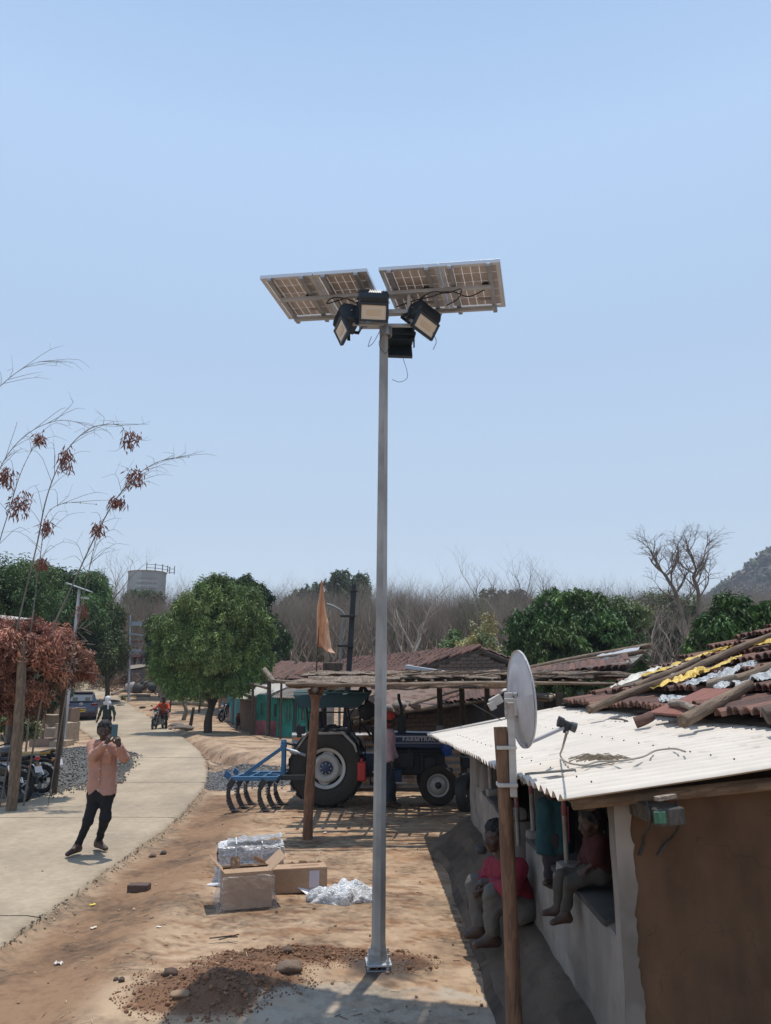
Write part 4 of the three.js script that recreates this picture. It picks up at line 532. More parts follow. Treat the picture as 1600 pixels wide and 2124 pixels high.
// ---------- satellite dish on its timber post ----------
{
  const pz = 5.0, px0 = .748, t = solo('wooden_post', taper(curve([[px0 + .0, -.2, -pz], [px0 - .004, .7, -pz], [px0 - .012, 1.3, -pz], [px0 - .03, 1.94, -pz + .01]], 26), [.050, .042], 12, .16, 3), M([.29, .165, .098], { map: rep(T.wood, 1.2), bump: T.woodB, bumpScale: .008 }), 'round brown timber post carrying the satellite dish before the white wall', 'post');
  const d = thing('satellite_dish', 'round white satellite dish seen from behind on the timber post', 'satellite dish', [px0 - .012, 1.9, -pz]);
  const wm = M([.60, .585, .60], { rough: .55, map: rep(T.mottle, .8) }), wr = M([.62, .60, .58], { map: T.rust, rough: .7 });
  part('mast', box(.045, .56, .04, .045, -.09, .03, 0, 0, .0, .006), wr, d);
  part('clamp', box(.12, .022, .11, .01, -.3, .01), wr, d); part('clamp', box(.12, .022, .11, .01, -.08, .01), wr, d);
  // dish: paraboloid, facing right and a little away
  const R = .295, dish = new THREE.Group(); dish.name = 'reflector'; d.add(dish); const n = 30, prof = []; for (let i = 0; i <= n; i++) { const r = R * i / n; prof.push([r, .17 * r * r / R]); } prof.push([R + .007, .17 * R - .004], [R + .007, .17 * R - .012]); const back = prof.slice().reverse().map(([r, y]) => [Math.max(0, r), y - .006]); 
  dish.add(Object.assign(new THREE.Mesh(lathe([...prof.map(([a, b]) => [Math.max(a, .0001), b]), ...back.map(([a, b]) => [Math.max(a, .0001), b])], 56), wm), { name: 'shell' }));
  dish.position.set(.078, .21, -.0); dish.quaternion.setFromUnitVectors(V(0, 1, 0), V(.993, .05, -.11).normalize());
  part('bracket', [box(.05, .16, .05, .04, .17, .0), box(.10, .03, .03, .06, .20, .02), box(.1, .03, .03, .06, .13, .02), box(.08, .055, .05, -.045, .20, .03, 0, 0, .5), box(.04, .05, .06, -.07, .17, .03, 0, 0, .5), box(.02, .1, .1, .075, .16, .0)], wr, d);
  part('bolt', [[.1, .235, .045], [.105, .15, .05], [.065, .24, .06]].map(([x, y, z]) => rod([x, y, z], [x + .02, y, z + .02], .012, .012, 6)), mats.steel, d);
  const P = at(1176, 1506, 5.2).sub(d.position), A = at(1086, 1546, 4.95).sub(d.position); part('arm', barBetween(A, P.clone().add(V(-.02, -.01, 0)), .022, .02), M([.34, .33, .34], { rough: .5 }), d);
  const lnb = new THREE.Group(); lnb.name = 'receiver'; d.add(lnb); lnb.position.copy(P); part('horn', [rod([-.055, .03, .0], [-.02, .02, .0], .036, .03, 14), rod([-.02, .02, 0], [.03, 0, 0], .022, .022, 12), rod([.0, .01, 0], [-.01, -.045, .0], .022, .018, 10)], mats.blackPaint, lnb); part('cap', [rod([.025, .0, 0], [.058, -.012, 0], .03, .034, 14)], M([.05, .05, .055], { rough: .4 }), lnb);
  solo('roof_wire', tube([[px0 - .02, 1.98, -5], [px0 - .1, 2.03, -5.15], [px0 - .16, 2.07, -5.3]], .003, 12, 4), mats.wire, 'short thin wire sticking out of the dish bracket', 'wire');
}
// ---------- log canopy over the tractor ----------
mats.barkStrip = [[.30, .225, .17], [.22, .16, .12], [.38, .30, .24], [.155, .11, .085], [.28, .18, .125]].map((c) => M(c, { map: rep(T.wood, 1.3), bump: T.woodB, bumpScale: .015, rough: .95 }));
{
  const c = thing('log_canopy', 'rough flat canopy of logs, poles and bark strips shading the tractor', 'canopy', [0, 0, 0]);
  const base = ground(637, 1740), top = at(655, 1436, 11.95);
  const P0 = part('post', taper(curve([[base.x, -.2, base.z], [base.x + .03, .8, base.z + .02], [top.x - .01, 1.75, top.z], [top.x, top.y - .02, top.z]], 24), (t) => .075 - .012 * t + .05 * smooth(.93, 1, t), 12, .16, 5), mats.woodRed, c);
  part('fork', [taper([[top.x, top.y - .14, top.z], [top.x - .09, top.y + .05, top.z]], [.05, .04], 8, .2, 1), taper([[top.x, top.y - .14, top.z], [top.x + .1, top.y + .07, top.z]], [.05, .04], 8, .2, 2)], mats.woodRed, c);
  part('beam', taper([[top.x + .0, top.y + .04, top.z + .16], [top.x + .02, 2.2, -14], [top.x - .05, 2.24, -16.6]], [.055, .05], 8, .2, 4), mats.woodGrey, c);
  for (const [px, z, y1] of [[912, 16.4, 2.22], [958, 16.8, 2.22], [1010, 17, 2.25], [672, 16.6, 2.28], [1072, 14.4, 2.2]]) { const p = at(px, 1430, z); part('post', taper([[p.x, -.2, p.z], [p.x + .02, 1, p.z], [p.x, y1, p.z]], [.07, .055], 8, .2, px), mats.woodDark, c); }
  // long poles along the front, cross poles at the right: these throw the striped shade
  [11.62, 11.8, 12.0, 12.22, 12.5, 12.85, 13.3, 14.2, 15.2, 16.2].forEach((z, i) => part('pole', taper(curve([[-1.46 + .12 * noise(i * 3.3), 2.2 + (z - 11.6) * .016, -z], [0, 2.19 + (z - 11.6) * .016, -z - .05 * noise(i)], [1.6, 2.22 + (z - 11.6) * .016, -z + .06 * noise(i + 9)], [3.6, 2.2 + (z - 11.6) * .016, -z]], 16), i < 6 ? [.028, .017] : [.045, .03], 6, .3, i), i % 2 ? mats.woodGrey : mats.wood, c));
  for (let i = 0; i < 15; i++) { const x = .0 + i * .235 + .05 * noise(i * 2.1); part('pole', taper([[x - .22, 2.25, -12.35 - .15 * (i % 2)], [x, 2.28, -14], [x + .1, 2.33, -16.6]], [.022, .028], 6, .3, i + 30), mats.wood, c); }
  for (let i = 0; i < 7; i++) { const x = -1.25 + i * .2; part('pole', taper([[x, 2.27, -13.1], [x + .04, 2.33, -16.6]], .028, 6, .3, i + 60), mats.wood, c); }
  // bark strips and split sticks heaped on top
  const geos = [1, 2, 3, 4, 5, 6].map((s) => uvm(gridSurf(22, 5, (u, v) => { const w = (.5 + .34 * noise(u * 3, s)) * (1 - .75 * Math.abs(u - .5) ** 3 * 4); const k = (v - .5) * w * 1.4; return [(u - .5) * 2, .07 * Math.sqrt(Math.max(0, .25 - (v - .5) ** 2)) * 2 * w + .06 * noise(u * 5, v * 4, s) + .05 * noise(u * 2, s) , k + .16 * noise(u * 2.2, s + 4)]; }))).map((g) => { const b = g.clone(); const p = b.attributes.position; for (let i = 0; i < p.count; i++) p.setY(i, p.getY(i) - .022); return merge([g, b]); });
  const r = rng(4), strip = (x, y, z, L, w, turn, k) => { const o = part('bark_strip', geos[Math.floor(r() * 6)], mats.barkStrip[k ?? Math.floor(r() * 5)], c); o.position.set(x, y, z); o.rotation.set((r() - .5) * .25, turn, (r() - .5) * .05); o.scale.set(L / 2, .62 + .4 * r(), w); return o; };
  for (const [px0, px1, py, z, w, k] of [[598, 792, 1423, 11.9, .2, 0], [604, 800, 1415, 12.1, .22, 2], [640, 830, 1407, 12.5, .2, 2], [625, 800, 1413, 12.4, .24, 1], [655, 800, 1398, 12.9, .2, 2], [612, 760, 1420, 12.2, .22, 3], [780, 1060, 1424, 11.85, .12, 4], [770, 1000, 1426, 11.8, .1, 0], [860, 1075, 1423, 12, .13, 2]]) { const a = at(px0, py, z), b = at(px1, py, z); strip((a.x + b.x) / 2, a.y, -z, b.x - a.x, w * 1.3, 0.02 * (r() - .5), k).rotation.z = -.004; }
  for (let i = 0; i < 330; i++) { const z = 12.9 + r() * 3.9, x = -1.0 + r() * 4.5, L = .5 + r() * 1.5; if (x < .2 && z < 13.4) continue; if (x - L / 2 < -.108 * z) continue; strip(x, 2.285 + (z - 12.4) * .018 + r() * .06, -z, L, .1 + r() * .2, (r() - .5) * .5); }
  for (let i = 0; i < 150; i++) { const z = 12.6 + r() * 3.6, x = -.2 + r() * 3.6; part('stick', taper([[x, 2.35 + (z - 12.4) * .018, -z], [x + .25 + r() * .5, 2.36 + (z - 12.4) * .018 + r() * .06, -z + (r() - .5) * .5]], [.014, .008], 4, .3, i), r() < .5 ? mats.woodGrey : mats.wood, c); }
}
// ---------- flag, black mast, curved lamp ----------
{
  const a = at(655, 1420, 16), b = at(667, 1203, 16.2); solo('flag_pole', taper([[a.x, .0, a.z], a, b], [.022, .012], 6), mats.woodDark, 'thin dark pole carrying the faded orange flag', 'pole');
  const g = gridSurf(14, 40, (u, v) => { const py = 1203 + v * 152, pxl = lerp(667, 659, smooth(0, .5, v)) - 1, wR = v < .62 ? lerp(2, 26, v / .62) : lerp(24, 31, (v - .62) / .38), tail = v > .93 ? (u > .55 ? 0 : -(v - .93) * 9 * (.55 - u)) : 0; const p = at(pxl + wR * u + (v > .94 ? u * 10 * (v - .94) * 10 : 0), py + tail * 60 - (1 - u) * 6 * (v > .9 ? (v - .9) * 10 : 0), 16.1); p.z += .13 * Math.sin(u * 7 + v * 3) * (.3 + v) + .05 * noise(u * 5, v * 9); return p; });
  solo('flag', g, M([.80, .46, .27], { phys: true, transmission: .3, thickness: 0, rough: .9, map: rep(T.cloth, 1) }), 'faded orange pennant hanging limp above the log canopy', 'flag');
  const m0 = at(712, 1392, 18), m1 = at(734, 1226, 18.4); const t = thing('black_mast', 'thick black steel mast leaning right of the orange flag', 'mast', [0, 0, 0]); part('shaft', barBetween([m0.x, .0, m0.z], m1, .125, .11), mats.blackPaint, t); part('tip', rod(m1, at(735, 1213, 18.4), .05, .05, 10), mats.blackPaint, t); part('cap', (() => { const q = at(734, 1226, 18.4); return box(.19, .03, .17, q.x, q.y, q.z); })(), mats.blackPaint, t);
  for (const [px, py] of [[722, 1278], [717, 1340]]) { const q = at(px, py, 18.15); part('bracket', box(.36, .045, .18, q.x, q.y, q.z), mats.blackPaint, t); }
  const q = (x, y) => at(x, y, 18.9); solo('curved_lamp_post', tube([[q(707, 1300).x, 0, -18.9], q(707, 1350), q(711, 1300), q(714, 1276), q(706, 1266), q(690, 1257), q(678, 1253)], .03, 40, 8), M([.20, .21, .19], { rough: .6 }), 'thin grey pipe with a curved top just left of the black mast', 'pole');
  const w = at(691, 1384, 17.4); solo('wooden_crate', box(.42, .2, .4, w.x, w.y, w.z), mats.woodDark, 'dark wooden box standing at the foot of the black mast', 'box');
  const n0 = at(842, 1383, 20), n1 = at(1003, 1408, 19); solo('metal_beam', barBetween(n0, n1, .1, .1), M([.42, .44, .47], { rough: .5, metal: .3 }), 'long grey metal beam slanting across the roofs behind the canopy', 'beam');
}
// ---------- tractor ----------
const blue = M([.022, .045, .135], { rough: .45, map: rep(T.mud, .8), phys: true, clearcoat: .25, clearcoatRoughness: .4 }), cream = M([.50, .475, .43], { rough: .5, map: T.mottle }), engine = M([.03, .032, .036], { rough: .6, map: T.mottle });
function wheelZ(R, w, rimR, lugs, seed) { // tyre and rim about the z axis
  const spin = (g) => g.rotateX(Math.PI / 2), s = R - rimR, tyre = [spin(lathe([[rimR, -w * .34], [rimR + s * .18, -w * .46], [rimR + s * .5, -w * .5], [R - s * .2, -w * .47], [R - s * .06, -w * .4], [R - .015, -w * .2], [R - .012, 0], [R - .015, w * .2], [R - s * .06, w * .4], [R - s * .2, w * .47], [rimR + s * .5, w * .5], [rimR + s * .18, w * .46], [rimR, w * .34]], 44))];
  for (let i = 0; i < lugs; i++) for (const k of [-1, 1]) { const a = (i + (k > 0 ? .5 : 0)) / lugs * 6.2832, g = box(w * .56, .045, .05, 0, 0, 0, 0, 0, 0, .01); g.rotateY(k * .75 + Math.PI / 2); g.translate(0, R + .004, k * w * .23); g.rotateZ(a); tyre.push(g); }
  return merge(tyre);
}
{
  const t = thing('tractor', 'dark blue tractor with large cream rear wheel parked under the log canopy', 'tractor', [-1.1, 0, -15.75]);
  const wheel = (x, z, R, w, rimR, lugs, big) => {
    const g = new THREE.Group(); g.name = 'wheel'; g.position.set(x, R, z); t.add(g); part('tyre', wheelZ(R, w, rimR, lugs), mats.dustyRubber, g);
    const s = Math.sign(z) || 1, zz = s * w * .30, spin = (a) => lathe(a, 40).rotateX(Math.PI / 2);
    const ring = spin([[rimR * .84, -w * .02], [rimR * .88, w * .08], [rimR * 1.0, w * .10], [rimR * 1.02, w * .14], [rimR * .99, w * .02], [rimR * .86, -w * .06], [rimR * .84, -w * .02]]); if (s < 0) ring.rotateY(Math.PI); ring.translate(0, 0, zz);
    part('rim', ring, cream, g);
    if (big) { const sh = new THREE.Shape(); for (let i = 0; i <= 60; i++) { const a = i / 60 * 6.2832, r = rimR * (.73 + .13 * Math.max(0, Math.cos(a * 4 + .6)) ** .5); i ? sh.lineTo(Math.cos(a) * r, Math.sin(a) * r) : sh.moveTo(Math.cos(a) * r, Math.sin(a) * r); } const h = new THREE.Path(); h.absarc(0, 0, rimR * .32, 0, 6.2832); sh.holes.push(h); part('disc', [tr(prism(sh, .03, .008), 0, 0, zz - s * .05 - .015), spin([[rimR * .30, 0], [rimR * .5, .05], [rimR * .64, .06], [rimR * .72, .02]]).translate(0, 0, zz - .03)], cream, g); part('hub', [spin([[.0001, .09], [rimR * .22, .085], [rimR * .3, .06], [rimR * .33, 0]]).translate(0, 0, zz - .02)], blue, g); part('bolt', [...Array(8)].map((_, i) => { const a = i * .785; return rod([Math.cos(a) * rimR * .25, Math.sin(a) * rimR * .25, zz + .03], [Math.cos(a) * rimR * .25, Math.sin(a) * rimR * .25, zz + .075], .014, .014, 6); }).concat([.5, 2.07, 3.64, 5.2].map((a) => rod([Math.cos(a) * rimR * .6, Math.sin(a) * rimR * .6, zz - .01], [Math.cos(a) * rimR * .6, Math.sin(a) * rimR * .6, zz + .04], .015, .015, 6))), mats.steel, g); part('barrel', spin([[rimR * .97, -w * .3], [rimR * .9, 0], [rimR * .97, w * .3]]), engine, g); }
    else { part('disc', spin([[rimR * .3, .05], [rimR * .5, .045], [rimR * .7, .02], [rimR * .86, -.01]]).translate(0, 0, zz - .02), cream, g); part('hub', [spin([[.0001, .11], [rimR * .22, .11], [rimR * .3, .07], [rimR * .32, .03]]).translate(0, 0, zz - .03)], engine, g); part('bolt', [...Array(6)].map((_, i) => { const a = i * 1.047; return rod([Math.cos(a) * rimR * .52, Math.sin(a) * rimR * .52, zz], [Math.cos(a) * rimR * .52, Math.sin(a) * rimR * .52, zz + .04], .01, .01, 6); }), mats.steel, g); part('barrel', spin([[rimR * .97, -w * .3], [rimR * .9, 0], [rimR * .97, w * .3]]), cream, g); }
  };
  wheel(0, .66, .685, .36, .36, 20, true); wheel(0, -.66, .685, .36, .36, 20, true); wheel(2.08, .55, .365, .19, .205, 0, false); wheel(2.08, -.55, .365, .19, .205, 0, false);
  // bonnet
  const hood = prism([[1.05, 1.0], [2.62, .98], [2.70, 1.02], [2.72, 1.14], [2.66, 1.23], [2.4, 1.275], [1.05, 1.3]], .56, .03); hood.translate(0, 0, -.28); part('bonnet', hood, blue, t);
  part('stripe', [slab(1.5, .022, .004, 1.84, 1.222, .3115), slab(1.5, .009, .004, 1.84, 1.10, .3115)], M([.55, .56, .6]), t);
  const font = await new FontLoader().loadAsync('fonts/droid/droid_sans_bold.typeface.json');
  const lt = new TextGeometry('FARMTRAC', { font, size: .072, depth: .004, curveSegments: 3 }); lt.scale(1.25, 1, 1); lt.translate(1.42, 1.135, .3105); part('lettering', plain(lt), M([.58, .58, .6]), t);
  part('grille', [...Array(9)].map((_, i) => slab(.012, .02, .42, 2.728, 1.03 + i * .022, 0)), engine, t);
  part('headlamp', [lathe([[.001, .02], [.05, .015], [.06, 0], [.04, -.05]], 16).rotateZ(-Math.PI / 2).translate(2.73, 1.1, .17), lathe([[.001, .02], [.05, .015], [.06, 0], [.04, -.05]], 16).rotateZ(-Math.PI / 2).translate(2.73, 1.1, -.17)], cream, t);
  part('work_lamp', [box(.13, .1, .1, 2.16, 1.36, .1), rod([2.16, 1.28, .1], [2.16, 1.34, .1], .02)], M([.2, .2, .2], { rough: .5 }), t);
  part('engine', [box(1.0, .5, .34, 1.75, .74, 0), box(.3, .3, .42, 1.5, .78, .05), box(.22, .22, .4, 1.95, .72, .06), rod([1.35, .9, .2], [2.3, .9, .2], .03), rod([1.55, .62, .22], [1.55, .98, .22], .05), rod([1.8, .6, .22], [1.8, .9, .22], .045)], engine, t);
  part('gearbox', [box(1.25, .44, .4, .55, .68, 0), rod([0, .685, -.55], [0, .685, .55], .11, .11, 14), box(.3, .5, .36, .1, .72, 0)], blue, t);
  part('air_filter', [lathe([[.001, .15], [.07, .14], [.095, .08], [.095, -.1], [.001, -.12]], 18).translate(2.28, .98, .3), rod([2.2, .99, .36], [2.2, .99, .43], .035, .035, 14)], M([.03, .09, .35], { rough: .25 }), t);
  part('fuel_tank', box(.42, .24, .28, 1.2, .52, .36), blue, t); part('front_axle', [box(.14, .12, 1.0, 2.08, .42, 0), box(.5, .14, .3, 2.15, .55, 0)], engine, t); part('front_weight', box(.3, .2, .4, 2.72, .72, 0), engine, t);
  part('muffler', [rod([1.42, 1.27, .08], [1.42, 1.62, .08], .085, .085, 14), tube([[1.42, 1.6, .08], [1.41, 1.78, .08], [1.37, 1.9, .08], [1.36, 2.02, .08]], .03, 16, 8)], engine, t);
  part('footboard', [box(.7, .04, .34, .75, .58, .42), box(.7, .04, .34, .75, .58, -.42), box(.2, .03, .25, .9, .38, .5), box(.03, .2, .03, .82, .48, .5)], engine, t);
  part('trim', [slab(.34, .022, .012, 1.02, .60, .595), slab(.3, .02, .02, 1.35, .40, .51)], M([.62, .62, .64]), t);
  for (const s of [1, -1]) { const f = prism([[-.60, .99], [-.36, 1.33], [.32, 1.335], [.54, 1.12], [.58, .98], [.55, .97], [.5, 1.1], [.3, 1.295], [-.34, 1.29], [-.57, .98]], .38); f.translate(0, 0, s > 0 ? .46 : -.84); part('mudguard', f, M([.42, .40, .36], { map: T.rust, rough: .6 }), t); part('fender_side', tr(prism([[-.5, 1.0], [-.3, 1.28], [.28, 1.28], [.46, 1.08], [.3, .9], [-.3, .9]], .02), 0, 0, s * .45), blue, t); }
  part('seat', [box(.42, .1, .44, .02, 1.22, 0, 0, 0, 0, .04), box(.1, .44, .42, -.17, 1.46, 0, 0, 0, .14, .04), rod([0, .9, 0], [0, 1.2, 0], .05)], mats.blackPaint, t);
  part('dashboard', [box(.3, .34, .4, .98, 1.25, 0, 0, 0, .15), rod([.82, 1.2, 0], [.62, 1.46, 0], .022)], mats.blackPaint, t);
  part('steering_wheel', [tr(new THREE.TorusGeometry(.2, .016, 6, 28), .6, 1.47, 0, 0, Math.PI / 2, 0).applyMatrix4(new THREE.Matrix4()), box(.02, .03, .36, .6, 1.47, 0)], mats.blackPaint, t);
  part('lever', [rod([.62, .6, .5], [.45, 1.12, .46], .012), rod([.7, .6, .48], [.72, 1.05, .42], .012), lump(.025, 1, .05, 1).translate(.45, 1.13, .46)], mats.blackPaint, t);
  part('tail_lamp', [box(.16, .14, .12, -.5, 1.36, .62), box(.09, .06, .03, -.52, 1.26, .68)], mats.blackPaint, t); part('lamp_lens', box(.1, .035, .02, -.56, 1.2, .69), mats.orange, t);
  // canopy on a tube frame
  part('canopy_frame', [rod([-.36, 1.3, .5], [-.42, 1.86, .55], .022), rod([-.36, 1.3, -.5], [-.42, 1.86, -.55], .022), rod([.42, 1.25, .5], [.3, 1.86, .55], .022), rod([.42, 1.25, -.5], [.3, 1.86, -.55], .022), rod([-.4, 1.68, .54], [.36, 1.68, .54], .014), rod([.36, 1.55, .52], [.6, 1.9, .55], .014), rod([-.5, 1.9, .56], [.66, 1.9, .56], .016), rod([-.5, 1.9, -.56], [.66, 1.9, -.56], .016)], mats.blackPaint, t);
  const can = gridSurf(20, 24, (u, v) => { const a = (v - .5) * 2, z = Math.abs(a) < .62 ? a / .62 * .66 : Math.sign(a) * (.66 + (Math.abs(a) - .62) * .1), drop = Math.abs(a) < .62 ? .05 * (a / .62) ** 2 : .05 + (Math.abs(a) - .62) / .38 * .27, k = Math.abs(a) > .62 ? (Math.abs(a) - .62) / .38 : 0; return [lerp(-.66 + .1 * k, .82 - .22 * k, u), 2.09 - drop + .012 * noise(u * 4, v * 8), z + .01 * noise(u * 6, v * 3)]; });
  part('canopy', can, M([.022, .055, .06], { rough: .7, map: T.cloth }), t);
  part('canopy_edge', barBetween([-.64, 2.045, .665], [.8, 2.045, .665], .012, .02), M([.07, .14, .14]), t);
  part('hitch', [rod([-.3, .55, .25], [-.95, .55, .3], .03), rod([-.3, .55, -.25], [-.95, .55, -.3], .03), rod([-.25, .95, 0], [-.85, 1.08, 0], .025)], engine, t);
  // things hung from the frame
  const bag = solo('cloth_bag', lump(.2, 6, .4, 2, [.85, .85, .7]), M([.02, .02, .022]), 'black bag hanging in front of the tractor seat under the canopy', 'bag'); bag.position.set(-.36, 1.72, -15.2); const bag2 = solo('cloth_bag', lump(.13, 9, .5, 2, [.8, 1.3, .7]), M([.022, .022, .026]), 'smaller dark bundle hung above the black bag and steel flask', 'bag'); bag2.position.set(-.42, 2.0, -15.2);
  const fl = solo('steel_flask', [lathe([[.0001, 0], [.035, 0], [.036, .09], [.02, .12], [.018, .14], [.0001, .14]], 14), rod([0, .14, 0], [0, .28, 0], .004)], mats.chrome, 'shiny steel flask hanging between the two dark bags', 'flask'); fl.position.set(-.42, 1.83, -15.12);
  const jc = solo('jerrycan', [box(.16, .34, .22, 0, .17, 0, 0, 0, 0, .03), box(.05, .04, .16, 0, .37, 0), rod([0, .34, .08], [0, .4, .08], .025)], mats.red, 'red plastic jerrycan half hidden behind the lamp post beside the tractor', 'jerrycan'); jc.position.set(-.44, .46, -15.0);
}
// ---------- blue cultivator behind the tractor ----------
{
  const b = M([.045, .15, .28], { rough: .5, map: T.mottle }), bd = M([.03, .11, .24], { rough: .55, map: T.mottle }), t = thing('cultivator', 'blue frame cultivator with curved dark tines behind the tractor', 'cultivator', [-2.25, 0, -14.9]); t.scale.x = .79;
  const y = .56; part('frame_bar', box(1.02, .075, .065, -.12, y, .42), b, t); part('frame_bar', box(1.0, .07, .06, -.04, y, 0), b, t); part('frame_bar', box(1.0, .075, .065, .06, y, -.42), b, t);
  for (const x of [-.52, -.2, .1, .42]) part('cross_bar', box(.05, .06, .9, x, y + .002, 0, 0, -.09, 0), b, t);
  part('clamp', [box(.14, .12, .05, -.72, y + .06, .44, 0, 0, -.6), box(.12, .1, .05, -.64, y + .07, -.02, 0, 0, -.6)], bd, t);
  part('mast', [box(.09, .66, .045, .47, y + .28, .07), box(.09, .66, .045, .47, y + .28, -.07)], b, t); part('mast_head', [rod([.46, 1.12, 0], [.46, 1.2, 0], .075, .06, 16), box(.13, .12, .2, .46, 1.06, 0)], b, t);
  part('brace', [barBetween([.44, 1.06, 0], [-.42, y + .03, 0], .055, .07)], b, t); part('top_link', [rod([.5, 1.04, 0], [.98, .92, 0], .03), rod([.62, 1.0, 0], [.78, .965, 0], .045)], mats.steel, t);
  part('lower_link', [barBetween([.46, y, .3], [1.0, .56, .25], .04, .09), barBetween([.46, y, -.3], [1.0, .56, -.25], .04, .09)], engine, t);
  for (const [x, z] of [[-.58, .42], [.12, .42], [-.47, 0], [.24, 0], [-.38, -.42], [.33, -.42]]) {
    const c = curve([[0, y - .02, 0], [-.1, y - .16, 0], [-.1, .22, 0], [.0, .05, 0], [.1, -.01, 0]], 16), g = taper(c, 1, 4), s = new THREE.Group(); s.name = 'tine'; s.position.set(x, 0, z); t.add(s);
    part('shank', c.slice(0, -1).map((p, i) => barBetween(p, c[i + 1], .075, .13 - i * .003)), M([.055, .055, .06], { rough: .55, map: T.rust }), s); part('share', tr(prism([[0, .05], [.16, 0], [0, -.05], [-.12, -.02], [-.12, .02]], .018, .004), .09, .02, 0, 1.2, 0, -.5), M([.16, .14, .12], { rough: .4, metal: .5 }), s); part('spring', tube([...Array(24)].map((_, i) => V(.05 + Math.cos(i * 1.05) * .03, y - .1 - i * .008, Math.sin(i * 1.05) * .03)), .007, 60, 4), mats.steel, s);
  }
}
// ---------- upright corrugated sheets behind the tractor, a leaning tyre ----------
{
  const t = thing('corrugated_fence', 'rusty galvanized corrugated sheets standing upright behind the tractor', 'fence', [0, 0, 0]), m = M([.50, .50, .52], { map: rep(T.rust, .6), rough: .5, metal: .25 });
  for (let i = 0; i < 5; i++) { const g = corrugated(.98, 1.24, .15, .026, .003); g.rotateX(-Math.PI / 2); g.translate(-2.02 + i * .95, -.05, -17.3 + (i % 2) * .02 - i * .03); part('metal_sheet', g, m, t); }
  for (const x of [-1.9, .2, 2.4]) part('post', rod([x, -.1, -17.45], [x, 1.35, -17.45], .04), mats.woodDark, t);
  const ty = solo('tyre', merge([lathe([[.2, -.07], [.26, -.095], [.33, -.09], [.355, -.06], [.36, 0], [.355, .06], [.33, .09], [.26, .095], [.2, .07], [.215, 0], [.2, -.07]], 40).rotateX(Math.PI / 2)]), M([.035, .035, .035], { rough: .6, map: T.grit }), 'worn black tyre leaning against the far end of the white house', 'tyre'); ty.position.set(1.45, .3, -14.6); ty.rotation.set(-.25, 1.1, .4);
}
